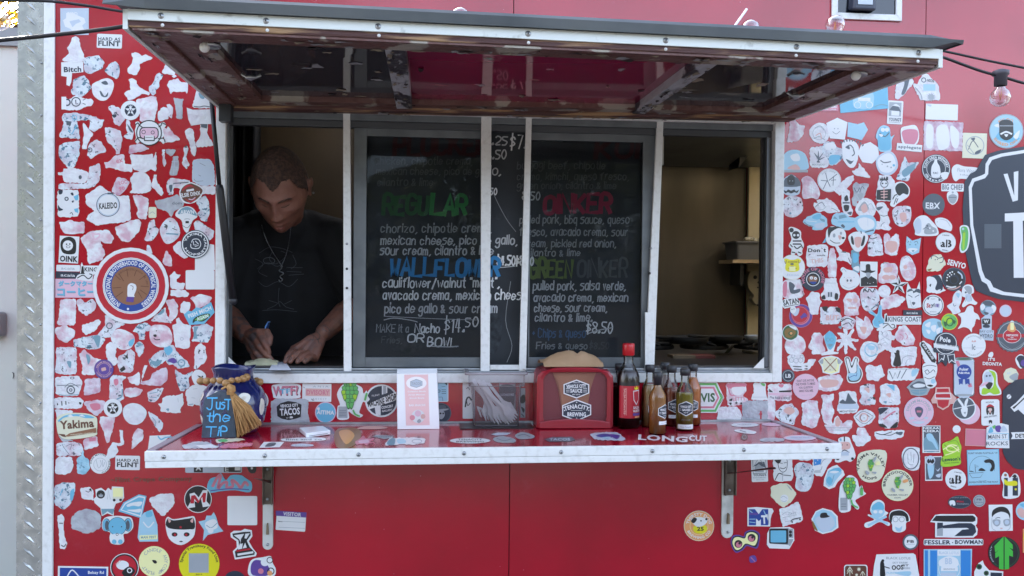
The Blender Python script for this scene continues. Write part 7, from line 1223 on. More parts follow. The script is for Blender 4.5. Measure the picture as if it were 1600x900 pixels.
# white card reader
cr = [at(x, y, Z=LZ+.012) for x, y in ((467.5, 668), (505, 665.5), (516.5, 672.5), (478.5, 677.5))]
card = thing('card_reader', 'small white square card reader lying on the shelf', 'card reader', (cr[0].x, cr[0].y, LZ))
b = MB(); b.hexa([V((p.x, p.y, LZ+.001)) for p in (cr[3], cr[2], cr[1], cr[0])]+[V((p.x, p.y, LZ+.0125)) for p in (cr[3], cr[2], cr[1], cr[0])], mat('white_gloss_plastic', '#e4e6ea', .2)); b.build('body', card, bev=.002)
d = (cr[2]-cr[3]); n_ = V((d.y, -d.x, 0)).normalized(); b = MB(); p0 = V((cr[3].x, cr[3].y, LZ+.0045))+d*.12+n_*.0003; p1 = p0+d*.76; b.add([p0, p1, p1+V((0, 0, .0012)), p0+V((0, 0, .0012))], [(0, 1, 2, 3)], DARK); b.build('card_slot', card)
# paper sign
sy = wp(650, 671).y; SPn = lambda x, y, d: at(x, y, Y=sy-d)
sign = thing('paper_sign', 'white tabletop card with a pink panel, oval badge and small photo', 'table sign', (at(650, 671, Y=sy).x, sy, LZ))
WP_ = mat('white_card', '#f0f1f4', .45); pf = [at(x, y, Y=sy) for x, y in ((621, 671), (686.5, 670.5), (682, 583), (620, 584))]
b = MB(); b.hexa([V((pf[0].x, sy, LZ+.001)), V((pf[1].x, sy, LZ+.001)), V((pf[1].x, sy+.003, LZ+.001)), V((pf[0].x, sy+.003, LZ+.001)), pf[3], pf[2], pf[2]+V((0, .003, 0)), pf[3]+V((0, .003, 0))], WP_); b.build('front_panel', sign)
b = MB(); t3, t2 = at(620.5, 577, Y=sy+.028), at(683, 576, Y=sy+.028); b.hexa([V((pf[0].x, sy+.06, LZ+.001)), V((pf[1].x, sy+.06, LZ+.001)), V((pf[1].x, sy+.063, LZ+.001)), V((pf[0].x, sy+.063, LZ+.001)), t3, t2, t2+V((0, .003, 0)), t3+V((0, .003, 0))], WP_); b.build('back_panel', sign)
b = MB(); b.hexa([pf[3]+V((0, .0031, -.004)), pf[2]+V((0, .0031, -.004)), t2+V((0, -.0001, -.002)), t3+V((0, -.0001, -.002)), pf[3]+V((0, .0031, 0)), pf[2]+V((0, .0031, 0)), t2+V((0, -.0001, .0)), t3+V((0, -.0001, 0))], WP_); b.build('top_fold', sign)
FR(540, 560, 5.293)
def printon(sh_layers, place, name, par, step=.00008, d0=.0003):
    b = MB(); i = 0
    for ly in sh_layers.split(';'):
        ck, s2 = ly.strip().split(':', 1); _, vs, fs = shape(s2); i += 1; fs2 = [tuple(f)[::-1] if area([vs[j] for j in f]) > 0 else tuple(f) for f in fs]
        b.add([place(x, y, d0+i*step) for x, y in vs], fs2, PAL[ck])
    return b.build(name, par)
PAL['1'] = mat('print_salmon', '#ecc4c4', .5); PAL['2'] = mat('print_pale', '#f4f0f2', .5); PAL['3'] = mat('print_rose', '#d98f9a', .5)
printon('1:485,135 682,133 695,552 500,555;2:E 585 205 84 54;s:535,190 585,170 635,188 635,225 585,243 535,228;u:540,193 585,175 630,191 630,222 585,238 540,225;s:TB 585 208 80 22 0 TACOS;2:TX 588 273 150 12 -1 Colectivo Bowls;2:TX 588 300 136 12 -1 Street Mexican;2:TX 590 328 120 12 -1 Kimchi Bowls;2:TX 592 387 136 18 -1 BAR SNACKS;w:C 600 480 55;q:C 598 455 26;3:C 552 490 22;e:C 640 480 20;s:B 590,520 610,500 625,520 605,535', SPn, 'print', sign)
def cleard(name, c_, k):
    m = bpy.data.materials.new(name); m.use_nodes = True; n = m.node_tree; N = n.nodes; b_ = N['Principled BSDF']; b_.inputs['Base Color'].default_value = lin(c_); b_.inputs['Roughness'].default_value = .06
    t = N.new('ShaderNodeBsdfTransparent'); t.inputs[0].default_value = (.92, .86, .86, 1); mx = N.new('ShaderNodeMixShader'); mx.inputs[0].default_value = k
    n.links.new(t.outputs[0], mx.inputs[1]); n.links.new(b_.outputs[0], mx.inputs[2]); n.links.new(mx.outputs[0], N['Material Output'].inputs[0]); return m
# cutlery tub
cb = wp(773, 668); cy0 = cb.y; ztub = LZ+.003
tub = thing('cutlery_tub', 'clear smoky plastic tub full of white plastic forks', 'food container', (cb.x, cy0, LZ))
def tubm():
    m = bpy.data.materials.new('smoky_clear_plastic'); m.use_nodes = True; n = m.node_tree; N = n.nodes; b_ = N['Principled BSDF']; b_.inputs['Base Color'].default_value = lin('#a6a0a4'); b_.inputs['Roughness'].default_value = .15
    t = N.new('ShaderNodeBsdfTransparent'); t.inputs[0].default_value = (.86, .84, .86, 1); lw = N.new('ShaderNodeLayerWeight'); lw.inputs[0].default_value = .3
    mr = N.new('ShaderNodeMapRange'); mr.inputs[3].default_value = .2; mr.inputs[4].default_value = .85; n.links.new(lw.outputs['Facing'], mr.inputs[0])
    mx = N.new('ShaderNodeMixShader'); n.links.new(mr.outputs[0], mx.inputs[0]); n.links.new(t.outputs[0], mx.inputs[1]); n.links.new(b_.outputs[0], mx.inputs[2]); n.links.new(mx.outputs[0], N['Material Output'].inputs[0]); return m
TUB = tubm()
xb0, xb1 = at(740, 668, Y=cy0).x, at(811, 668, Y=cy0).x; xt0, xt1 = at(733, 585, Y=cy0).x, at(820, 585, Y=cy0).x; zt0 = at(773, 586, Y=cy0-.005).z; zmid = at(773, 603, Y=cy0).z
def rring(x0, x1, y0, y1, z, r_=.012, n=4):
    o = []
    for ax, ay, a0 in ((x1-r_, y0+r_, -90), (x1-r_, y1-r_, 0), (x0+r_, y1-r_, 90), (x0+r_, y0+r_, 180)): o += [V((ax+r_*cos(R(a0+90*j/n)), ay+r_*sin(R(a0+90*j/n)), z)) for j in range(n+1)]
    return o
def loft(b, rings, m, cap0=False, cap1=False, smooth=True):
    n = len(rings[0]); vs = [p for r_ in rings for p in r_]; fs = [(i*n+k, i*n+(k+1) % n, (i+1)*n+(k+1) % n, (i+1)*n+k) for i in range(len(rings)-1) for k in range(n)]
    if cap0: fs.append(tuple(range(n))[::-1])
    if cap1: fs.append(tuple(range((len(rings)-1)*n, len(rings)*n)))
    b.add(vs, fs, m, smooth)
dp = .105; b = MB(); loft(b, [rring(xb0, xb1, cy0, cy0+dp-.02, ztub), rring(xb0-.006, xb1+.006, cy0-.004, cy0+dp-.012, zmid-.003), rring(xt0-.001, xt1+.001, cy0-.008, cy0+dp-.006, zmid), rring(xt0-.001, xt1+.001, cy0-.008, cy0+dp-.006, zt0)], TUB, cap0=True); b.build('tub_body', tub)
b = MB(); loft(b, [rring(xt0-.001, xt1+.001, cy0-.008, cy0+dp-.006, zt0), rring(xt0-.012, xt1+.008, cy0-.018, cy0+dp+.006, zt0+.001, .018), rring(xt0-.013, xt1+.009, cy0-.019, cy0+dp+.007, zt0+.006, .018), rring(xt0-.010, xt1+.006, cy0-.016, cy0+dp+.004, zt0+.009, .018), rring(xt0, xt1, cy0-.007, cy0+dp-.007, zt0+.008, .014)], cleard('tub_rim', '#8f888d', .8)); b.build('rim', tub)
b = MB(); e_ = .0006; TM = cleard('tub_edge', '#6f696e', .7); loft(b, [rring(xt0-.001-e_, xt1+.001+e_, cy0-.008-e_, cy0+dp-.006+e_, zmid-.001), rring(xt0-.001-e_, xt1+.001+e_, cy0-.008-e_, cy0+dp-.006+e_, zmid+.0015)], TM); loft(b, [rring(xb0-e_, xb1+e_, cy0-e_, cy0+dp-.02+e_, ztub), rring(xb0-e_-.0003, xb1+e_+.0003, cy0-e_, cy0+dp-.02+e_, ztub+.004)], TM, cap0=True)
for xa, xb_ in ((xb0+.003, xb0-.003), (xb1-.003, xb1+.003)): b.tube([(xa, cy0+.002, ztub), (xb_, cy0-.003, zmid-.003)], .0011, TM, 6)
b.build('moulded_edge', tub)
b = MB(); a_, c_ = at(718, 663, Z=LZ), at(836, 674, Z=LZ); b.box((a_.x, cy0-.025, LZ+.0008), (c_.x, cy0+.09, LZ+.003), mat('black_sheet', '#17181b', .3)); b.build('black_sheet', None, label='thin black sheet lying under the cutlery tub', cat='mat')  # thin dark rectangle laid under the tub
FORKM = mat('white_fork_plastic', '#f0f0f2', .35)
def fork(b, tipv, d, nrm, L_=.15):
    d = d.normalized(); s = d.cross(nrm).normalized(); n_ = s.cross(d).normalized(); W_ = .0135; pth = []
    def P_(u, v, w): return tipv - d*u*L_ + s*v + n_*(w + .010*max(0, .35-u)*(.35-u)*8*.6)
    sec = [(1, .0052), (.8, .0046), (.5, .0040), (.36, .0045), (.30, .0085), (.24, W_), (.17, W_)]
    vs = []
    for u, w in sec: vs += [P_(u, -w, 0), P_(u, w, 0), P_(u, w, .0016), P_(u, -w, .0016)]
    fs = [(i*4+k, i*4+(k+1) % 4, i*4+4+(k+1) % 4, i*4+4+k) for i in range(len(sec)-1) for k in range(4)]+[(0, 1, 2, 3)]
    b.add(vs, fs, FORKM)
    for k in range(4):
        c = (k-1.5)*.0072; tv = []
        for u, w in ((.17, .0027), (.06, .0022), (0, .001)): tv += [P_(u, c-w, 0), P_(u, c+w, 0), P_(u, c+w, .0016), P_(u, c-w, .0016)]
        b.add(tv, [(i*4+j, i*4+(j+1) % 4, i*4+4+(j+1) % 4, i*4+4+j) for i in (0, 1) for j in range(4)]+[(8, 9, 10, 11)], FORKM)
q = random.Random(4)
fl = [((806, 655), (742, 592), .018), ((800, 659), (739, 588), .028), ((795, 661), (748, 586), .04), ((802, 648), (752, 585), .05), ((785, 662), (745, 590), .03), ((778, 662), (741, 596), .045), ((790, 655), (737, 600), .06), ((772, 660), (746, 588), .065), ((764, 656), (750, 590), .055), ((797, 640), (760, 588), .07), ((757, 650), (741, 598), .07)]
for i, (t_, h_, dy) in enumerate(fl):
    a_ = at(*t_, Y=cy0+dy); a_.z = max(a_.z, ztub+.006); c_ = at(*h_, Y=cy0+dy+.012); b = MB(); fork(b, a_, (a_-c_), V((.1+q.uniform(-.3, .3), -1, .25)), .135)
    b.build('plastic_fork', None, label=['frontmost white fork lying across the tub, tines at the lower right', 'white fork right behind the frontmost one', 'white fork third from the front of the tub'][i] if i < 3 else ('white fork standing at the far right of the bundle', 'white fork fourth from the front, handle against the left wall of the tub', 'white fork whose head rests lowest at the left of the bundle', 'white fork with its handle in the left corner of the tub', 'white fork with its handle hidden behind the left corner post', 'white fork low at the left under the others', 'white fork leaning steeply at the back left', 'white fork with its head highest at the right', 'white fork lying flattest across the back')[i-3], cat='fork', group='plastic forks in the tub')
# napkin box
nb = wp(897, 669.5); ny = nb.y; nap = thing('napkin_dispenser', 'red plastic napkin box with two hexagonal badges on its clear front', 'napkin dispenser', (nb.x, ny, LZ))
FR(800, 520, 4.285)
RP = mat('red_dispenser_plastic', '#8e1424', .35, coat=.2); x0, x1 = at(*q_(165, 630), Y=ny).x, at(*q_(675, 630), Y=ny).x; zt_ = at(*q_(420, 232), Y=ny).z; zs = at(*q_(420, 300), Y=ny).z; dp = .12
prof = [(x0, LZ+.001), (x1, LZ+.001), (x1, zs)]+[(x1-.022*(1-cos(R(t))), zs+.019*sin(R(t))) for t in (30, 60, 90)]+[(x1-.05, zt_-.001), ((x0+x1)/2, zt_), (x0+.05, zt_-.001)]+[(x0+.022*(1-cos(R(t))), zs+.019*sin(R(t))) for t in (90, 60, 30)]+[(x0, zs)]
zi0 = at(*q_(420, 590), Y=ny).z; zi1 = at(*q_(420, 262), Y=ny).z; xi0, xi1 = x0+.017, x1-.017
inner = [(xi0, zi0-.002), ((xi0+xi1)/2, zi0+.003), (xi1, zi0-.002), (xi1, zs-.002), (xi1-.012, zi1-.001), ((xi0+xi1)/2, zi1), (xi0+.012, zi1-.001), (xi0, zs-.002)]
b = MB(); n = len(prof); m_ = len(inner)
def ringface(y):   # frame face between outline and window opening by angular matching
    c = V(((x0+x1)/2, (LZ+zt_)/2)); K = 48; vs = []
    def hit(poly, a):
        d = V((cos(a), sin(a))); best = None
        for i in range(len(poly)):
            p, q2 = V(poly[i]), V(poly[(i+1) % len(poly)]); e = q2-p; den = d.x*e.y-d.y*e.x
            if abs(den) < 1e-9: continue
            w_ = p-c; t = (w_.x*e.y-w_.y*e.x)/den; s_ = (w_.x*d.y-w_.y*d.x)/den
            if t > 0 and -1e-6 <= s_ <= 1+1e-6 and (best is None or t > best): best = t
        return c+d*(best or 0)
    o = [hit(prof, 2*pi*k/K) for k in range(K)]; i_ = [hit(inner, 2*pi*k/K) for k in range(K)]; return o, i_, K
o_, i_, K = ringface(ny)
vs = [(p.x, ny, p.y) for p in o_]+[(p.x, ny-.003, p.y) for p in [(o_[k]*.6+i_[k]*.4) for k in range(K)]]+[(p.x, ny-.001, p.y) for p in i_]+[(p.x, ny+.006, p.y) for p in i_]+[(p.x, ny+dp, p.y) for p in o_]
fs = [(r_*K+k, (r_+1)*K+k, (r_+1)*K+(k+1) % K, r_*K+(k+1) % K) for r_ in range(3) for k in range(K)]+[(k, (k+1) % K, 4*K+(k+1) % K, 4*K+k) for k in range(K)]+[tuple(range(4*K, 5*K))]
b.add(vs, fs, RP); b.build('housing', nap)
b = MB(); bow = [at(*q_(x, y), Y=ny-.006) for x, y in ((180, 600), (250, 585), (420, 575), (590, 585), (660, 600), (665, 640), (178, 640))]; b.prism([(p.x, max(p.z, LZ+.001)) for p in bow], ny-.0105, ny-.0005, RP); b.build('base_lip', nap, bev=.002)
b = MB(); b.add([(p.x, ny+.0035, p.y) for p in i_], [tuple(range(K))[::-1]], cleard('clear_front', '#b06a70', .22)); b.build('clear_front', nap)
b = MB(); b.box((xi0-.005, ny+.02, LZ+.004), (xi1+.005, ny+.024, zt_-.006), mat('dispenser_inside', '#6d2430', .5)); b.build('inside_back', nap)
NP = mat('kraft_napkin', '#a4835f', .8, col2='#8b6c4b', scale=12, amt=.7)
b = MB()
for k in range(5):
    w_ = .0; c = (xi0+xi1)/2; b.add([(c-.062+.004*k, ny+.016-.0022*k, zt_-.012-.006*k), (c+.062-.003*k, ny+.016-.0022*k, zt_-.01-.006*k), (c+.045-.002*k, ny+.015-.0022*k, zt_-.06-.006*k), (c+.036, ny+.014-.0022*k, LZ+.05), (c-.036, ny+.014-.0022*k, LZ+.052), (c-.045+.002*k, ny+.015-.0022*k, zt_-.06-.006*k)], [(0, 5, 4, 3, 2, 1)], NP)
b.build('napkins', nap, kind='stuff')
NPl = lambda x, y, d: at(x, y, Y=ny+.003-d)
bd = printon('w:345,345 432,313 517,345 517,405 432,440 345,408;n:352,350 432,321 510,350 510,401 432,432 352,403;w:TX 430 358 132 24 -2 VEHICLE CITY;w:TX 430 388 80 26 0 SAUCE;w:L 3 362,372 385,372;w:L 3 362,384 385,384;w:L 3 362,396 385,396;w:L 3 478,372 502,372;w:L 3 478,384 502,384;w:L 3 478,396 502,396;w:TB 430 413 50 8 0 EST 2013;w:TB 432 334 40 6 0 MICH', NPl, 'badge', nap); bd['label'] = 'white-edged black hexagon reading VEHICLE CITY SAUCE'
bd = printon('w:336,485 433,446 530,482 530,550 433,592 336,556;n:343,490 433,454 523,487 523,546 433,584 343,551;w:AB 433 700 192 30 -24 24 TENACITY;w:TX 433 546 124 28 0 BREWING;w:L 2 395,520 470,520;w:C 433 465 4;w:C 433 572 4;w:C 352 520 4;w:C 514 520 4', NPl, 'badge', nap, ); bd['label'] = 'lower hexagonal badge reading TENACITY BREWING'
b = MB(); p = at(*q_(142, 290), Y=ny+.04); b.box((x0-.0012, ny+.035, p.z-.008), (x0-.0002, ny+.05, p.z+.01), mat('keyhole_plate', '#c75c68', .3)); b.build('side_tab', nap)
# crumpled kraft bag lying on the napkin box
bag = MB(); q = random.Random(9); KR = mat('kraft_paper', '#a88a6c', .8, col2='#967859', scale=16, amt=.7, bump=.3, bscale=40); rows = []
cx_ = (x0+x1)/2-.003
for j in range(9):
    v = j/8; rw = []
    for i in range(17):
        u = i/16*2-1; hh = .043*(1-abs(u)**2.6)*(1-.75*v)+.004; fold = .005*noise.noise(V((u*3, v*3, 1)))+.004*abs(sin(u*5.5+v*1.5))-.008*math.exp(-((u-.12)/.07)**2); rw.append(V((cx_+u*(.083+.006*v)+.002*noise.noise(V((u*3, v*3, 4))), ny+.012+.085*v+.012*noise.noise(V((u*2.3, v*2, 7))), zt_+.003+hh*(.92 if v > 0 else .55)+fold)))
    rows.append(rw)
front = [V((p.x*.995+cx_*.005, ny+.008, zt_+.001)) for p in rows[0]]; rows = [front]+rows+[[V((p.x, ny+.1, zt_+.002)) for p in rows[-1]]]
bag.add([p for r_ in rows for p in r_], [(j*17+i, j*17+i+1, (j+1)*17+i+1, (j+1)*17+i) for j in range(len(rows)-1) for i in range(16)], KR, True)
bag.build('paper_bag', None, label='crumpled brown kraft paper lying on top of the red napkin box', cat='paper bag')
# ---------------- bottles
def glassy(name, tint, k):
    m = bpy.data.materials.new(name); m.use_nodes = True; n = m.node_tree; N = n.nodes; N.remove(N['Principled BSDF']); t = N.new('ShaderNodeBsdfTransparent'); t.inputs[0].default_value = (.93, .93, .93, 1); gl = N.new('ShaderNodeBsdfGlossy'); gl.inputs['Roughness'].default_value = .04
    fz = N.new('ShaderNodeFresnel'); fz.inputs[0].default_value = 1.5; mx = N.new('ShaderNodeMixShader'); n.links.new(fz.outputs[0], mx.inputs[0]); n.links.new(t.outputs[0], mx.inputs[1]); n.links.new(gl.outputs[0], mx.inputs[2]); n.links.new(mx.outputs[0], N['Material Output'].inputs[0]); return m
GLB = glassy('bottle_glass', '#c9cfd4', .14)
def bottle(label, px, py, H, rb, rn, sauce, fill, cap='black', lab=None, name='sauce_bottle', dark=False, rot=0, grp='small sauce bottles beside the tall bottle', dY=0):
    c = wp(px, py); c.y += rb; t = thing(name, label, 'bottle', tuple(c), grp); zsH = H*.60; zn = H*.74
    out = [(0, .0005), (rb*.85, .0005), (rb, .004), (rb, zsH), (rb*.86, zsH+H*.06), (rn*1.25, zn), (rn, zn+H*.04), (rn, H*.9)]
    b = MB(); b.lathe(out, GLB, tuple(c), 28); b.build('glass', t)
    zf = H*fill; inn = [(0, .003)]
    for r_, z in out[1:]:
        if z < zf: inn.append((max(0, r_-.0012), max(z, .003)))
    def rat(z):
        for (r1, z1), (r2, z2) in zip(out, out[1:]):
            if z1 <= z <= z2: return r1+(r2-r1)*(z-z1)/(z2-z1+1e-9)
        return rn
    rf = rat(zf)-.0012; inn += [(rf, zf), (0, zf)]
    b = MB(); b.lathe(inn, sauce, tuple(c), 24); b.build('sauce', t)
    b = MB()
    if cap == 'red': b.lathe([(rn+.002, H*.86), (rn+.003, H*.865), (rn+.003, H*.985), (rn+.0015, H), (0, H)], mat('red_cap', '#b3121f', .3), tuple(c), 24)
    elif cap == 'tall': b.lathe([(rn+.0006, H*.79), (rn+.0012, H*.79), (rn+.0016, H*.9), (rn+.0022, H*.905), (rn+.0022, H*.992), (rn, H), (0, H)], DARK, tuple(c), 24)
    else: b.lathe([(rn+.001, H*.885), (rn+.0028, H*.89), (rn+.0028, H*.99), (rn+.001, H), (0, H)], DARK, tuple(c), 24)
    b.build('cap', t)
    if lab:
        r_ = rb+.0004
        def place(x, y, d):
            a = R(rot)+x/1000/r_; return c+V(((r_+d)*sin(a), -(r_+d)*cos(a), -y/1000))
        FR(0, 0, 1); b = MB(); i = 0
        for ly in lab.split(';'):
            ck, s2 = ly.strip().split(':', 1); o, vs, fs = shape(s2); i += 1
            if o and (s2[0].isdigit() or s2[0] == '-' or s2[0] == 'R'):   # wide flat shapes: strips so they wrap
                ys = [p[1] for p in o]; xs = [p[0] for p in o]; X0, X1 = min(xs), max(xs); ns = 12; vs = []; fs = []
                for k in range(ns+1):
                    x = X0+(X1-X0)*k/ns; x = min(max(x, X0+.01), X1-.01); hit = []
                    for p, q2 in zip(o, o[1:]+o[:1]):
                        if (p[0]-x)*(q2[0]-x) <= 0 and p[0] != q2[0]: hit.append(p[1]+(q2[1]-p[1])*(x-p[0])/(q2[0]-p[0]))
                    vs += [(x, min(hit)), (x, max(hit))]
                    if k: fs.append((2*k-2, 2*k, 2*k+1, 2*k-1))
            fs2 = [tuple(f)[::-1] if area([vs[j] for j in f]) > 0 else tuple(f) for f in fs]; b.add([place(x, y, i*.00008) for x, y in vs], fs2, PAL[ck])
        b.build('label', t)
    return t
def hexlab(cy, w_=21, h_=19): # local mm, y negative up
    return 'w:%g,%g 0,%g %g,%g %g,%g 0,%g %g,%g;n:%g,%g 0,%g %g,%g %g,%g 0,%g %g,%g' % (-w_, cy-h_*.5, cy-h_, w_, cy-h_*.5, w_, cy+h_*.5, cy+h_, -w_, cy+h_*.5, -w_+1.6, cy-h_*.43, cy-h_+2, w_-1.6, cy-h_*.43, w_-1.6, cy+h_*.43, cy+h_-2, -w_+1.6, cy+h_*.43)+';w:TX 0 %g 32 6 0 VEHICLE CITY;w:TX 0 %g 20 6.5 0 SAUCE;w:L .8 -18,%g -12,%g;w:L .8 -18,%g -12,%g;w:L .8 12,%g 18,%g;w:L .8 12,%g 18,%g;w:TB 0 %g 12 2 0 EST;w:R -19 %g 19 %g;s:TB 0 %g 24 3 0 green tomatillo' % (cy-5, cy+3.5, cy+1.5, cy+1.5, cy+5, cy+5, cy+1.5, cy+1.5, cy+5, cy+5, cy+11, cy+h_+6, cy+h_+15, cy+h_+10.5)
def sc(name, a, c, s=20): return mat(name, a, .35, col2=c, scale=s, amt=1, coat=.2)
bottle('tall dark bottle with a red cap and a red label with a crowned shield', 985, 671, .232, .031, .0135, sc('dark_brown_sauce', '#2a0f0b', '#180807'), .67, 'red',
       'r:R -38 -118 40 -30;k:R -38 -128 40 -118;e:TB -18 -75 5 74 0 I I;e:T -21 -76 70 6 90 SALSA PICANTE;w:2,-105 24,-107 24,-80 13,-66 3,-80;r:4,-103 22,-104 22,-81 13,-69 5,-81;w:L 1.5 6,-100 21,-78;w:L 3 5,-90 22,-92;y:B 6,-117 9,-112 13,-118 17,-112 20,-117 19,-109 7,-109;w:TX 14 -59 22 7 0 SALSA;w:TX 15 -50 26 7 0 VALENTINA;v:R 2 -44 30 -37;o:R 8 -35 28 -31', 'hot_sauce_bottle', grp='bottles on the shelf', rot=8)
bottle('pale tan sauce bottle directly behind the tall red-capped bottle on its left', 970, 664, .17, .0225, .0105, sc('dark_red_sauce', '#4a1512', '#2c0b0a'), .62, lab=None)
bottle('small bottle of tan sauce standing just right of the tall red-capped bottle', 1018, 669, .172, .0225, .0105, sc('tan_sauce', '#b08a5a', '#c0a076'), .68, lab=hexlab(-52), rot=30)
bottle('frontmost bottle of mustard-brown sauce with a tall black shrink cap', 1030.5, 680.5, .165, .0225, .0095, sc('mustard_sauce', '#a8782c', '#a8622a', 9), .93, 'tall', hexlab(-62), rot=42)
bottle('small bottle with pale pinkish sauce streaks behind the red-brown bottle', 1042, 662, .172, .0215, .0105, sc('pale_sauce', '#a88b80', '#c4aea4'), .8)
bottle('small bottle of red-brown sauce between the two front bottles', 1052, 667, .168, .0225, .0115, sc('red_brown_sauce', '#7a2616', '#8f4024'), .63, lab=hexlab(-58), rot=14)
bottle('front bottle of olive green sauce with a white strip label at its foot', 1073.5, 674.5, .168, .0235, .0105, sc('olive_sauce', '#86751f', '#a08c44', 12), .60, lab=hexlab(-62, 22, 20).replace('w:R -19 -36', 'w:R -22 -19').replace('19 -27;', '22 -8;')+';w:R -23 -18 23 -7;s:TB 0 -12.5 30 4 0 Green Tomatillo', rot=-8)
bottle('small bottle of orange sauce at the back right of the group', 1086, 666, .172, .0225, .0105, sc('orange_sauce', '#c46a22', '#cc8446'), .78, lab=hexlab(-58), rot=-30)
# ---------------------------------------------------------------- inside the kitchen
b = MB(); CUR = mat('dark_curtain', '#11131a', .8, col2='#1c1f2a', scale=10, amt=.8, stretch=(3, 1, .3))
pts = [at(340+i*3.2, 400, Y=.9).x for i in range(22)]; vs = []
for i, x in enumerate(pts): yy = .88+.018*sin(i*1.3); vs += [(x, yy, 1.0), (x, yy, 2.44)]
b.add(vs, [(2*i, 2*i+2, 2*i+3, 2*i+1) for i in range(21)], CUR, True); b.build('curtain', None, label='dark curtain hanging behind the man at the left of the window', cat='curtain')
sh = thing('wall_shelf', 'wooden shelf with brackets inside the kitchen at the right', 'shelf', tuple(at(1180, 410, Y=1.0)))
a_, c_ = at(1141, 408, Y=.98), at(1215, 408, Y=.98); b = MB(); b.box((a_.x, .95, a_.z-.008), (c_.x+.15, 1.12, a_.z+.006), mat('shelf_wood', '#9c8768', .6)); b.build('board', sh)
b = MB(); b.box((a_.x+.05, 1.0, a_.z-.1), (a_.x+.065, 1.118, a_.z-.009), DARK); b.build('bracket', sh)
tb = thing('grey_tub', 'grey plastic tub on the wooden kitchen shelf', 'tub', (a_.x+.1, 1.03, a_.z+.007)); t0, t1 = at(1149, 377, Y=.98), at(1212, 377, Y=.98)
TG = mat('grey_tub_plastic', '#58595c', .5); b = MB(); loft(b, [rring(a_.x+.025, c_.x+.13, .965, 1.1, a_.z+.007), rring(a_.x+.018, c_.x+.135, .957, 1.108, t0.z-.006), rring(a_.x+.010, c_.x+.14, .950, 1.113, t0.z-.006), rring(a_.x+.010, c_.x+.14, .950, 1.113, t0.z), rring(a_.x+.018, c_.x+.135, .957, 1.108, t0.z)], TG, cap0=True, cap1=True, smooth=False); b.build('tub_body', tb)
b = MB(); p = at(1180, 375, Y=1.0); q = random.Random(3)
for k in range(7): b.sphere((p.x-.03+.02*k, 1.02+q.uniform(-.02, .02), p.z+q.uniform(-.004, .008)), .016, mat('clear_bags', '#8d8878', .3), 8, 6, (1, 1, .7))
b.build('plastic_bags', None, label='heap of pale plastic bags in the grey tub', cat='bags')
ph = thing('wall_phone', 'pale wall-mounted plastic fitting with round holes below the kitchen shelf', 'wall fitting', tuple(at(1180, 450, Y=1.11))); FR(1140, 360, 3.755)
PM = mat('pale_fitting', '#a8a191', .5); o, _, _ = shape('B 100,290 115,245 160,240 200,250 205,300 200,340 175,360 180,420 165,440 140,425 125,400 135,380 105,340'); pp = [at(x, y, Y=1.09) for x, y in o]
b = MB(); b.prism([(p.x, p.z) for p in pp][::-1], 1.075, 1.118, PM, False); b.build('plate', ph)
for x, y, r_ in ((150, 275, 12), (170, 305, 7), (192, 285, 7), (165, 335, 5), (165, 438, 6), (193, 418, 6)):
    p = at(*q_(x, y), Y=1.074); b = MB(); b.lathe([(0, 0), (r_*.0007, 0), (r_*.0007, .001)], DARK, (p.x, 1.0735, p.z), 12, 'y'); b.build('hole', ph)
for (pts_, w_, lb) in (([(1128, 560), (1145, 540), (1175, 530), (1200, 525)], .006, 'grey hose loop behind the stove at the right'), ([(1160, 548), (1180, 552), (1200, 560)], .005, 'short grey hose end near the window jamb')):
    b = MB(); b.tube([at(x, y, Y=.6) for x, y in pts_], w_, mat('grey_hose', '#6d6658', .5), 8); b.build('hose', None, label=lb, cat='hose')
q = random.Random(12); kinds = (('frying_pan', 'dark frying pan on the stove'), )
for i, (px, py, r_, lb) in enumerate(((1075, 566, .075, 'wide dark pan at the left of the stove'), (1135, 562, .06, 'smaller dark pan in the middle of the stove'), (1180, 562, .04, 'small round steel tin at the right of the stove'))):
    c = at(px, py, Y=.52+.03*i); b = MB(); b.lathe([(0, 0), (r_*.85, 0), (r_, .025), (r_*.97, .025), (r_*.82, .004), (0, .004)], (GR, GR, ALU)[i], (c.x, c.y, 1.332), 22)
    if i < 2: b.tube([(c.x-r_*.9, c.y-.02, 1.352), (c.x-r_-.1, c.y-.06, 1.362)], .006, GR, 8)
    b.build('pan' if i < 2 else 'steel_tin', None, label=lb, cat='pan' if i < 2 else 'tin')
for px0, px1, col, lb in ((1048, 1078, '#6d5b43', 'brown card strip lying behind the window at the left of the stove'), (1082, 1108, '#6a2d25', 'rust-red packet lying among the pans')):
    a_, c_ = at(px0, 572, Y=.3), at(px1, 570, Y=.33); b = MB(); b.box((a_.x, .27, 1.3025), (c_.x, .34, 1.312), mat('packet_'+col[1:], col, .6)); b.build('packet', None, label=lb, cat='packet')
b = MB(); a_ = at(1030, 210, Y=.07); b.box((a_.x-.012, .062, a_.z-.09), (a_.x+.012, .066, a_.z), mat('note_paper', '#b9b6ad', .7)); b.build('paper_note', None, label='pale paper strip taped behind the leaning white bar', cat='note')
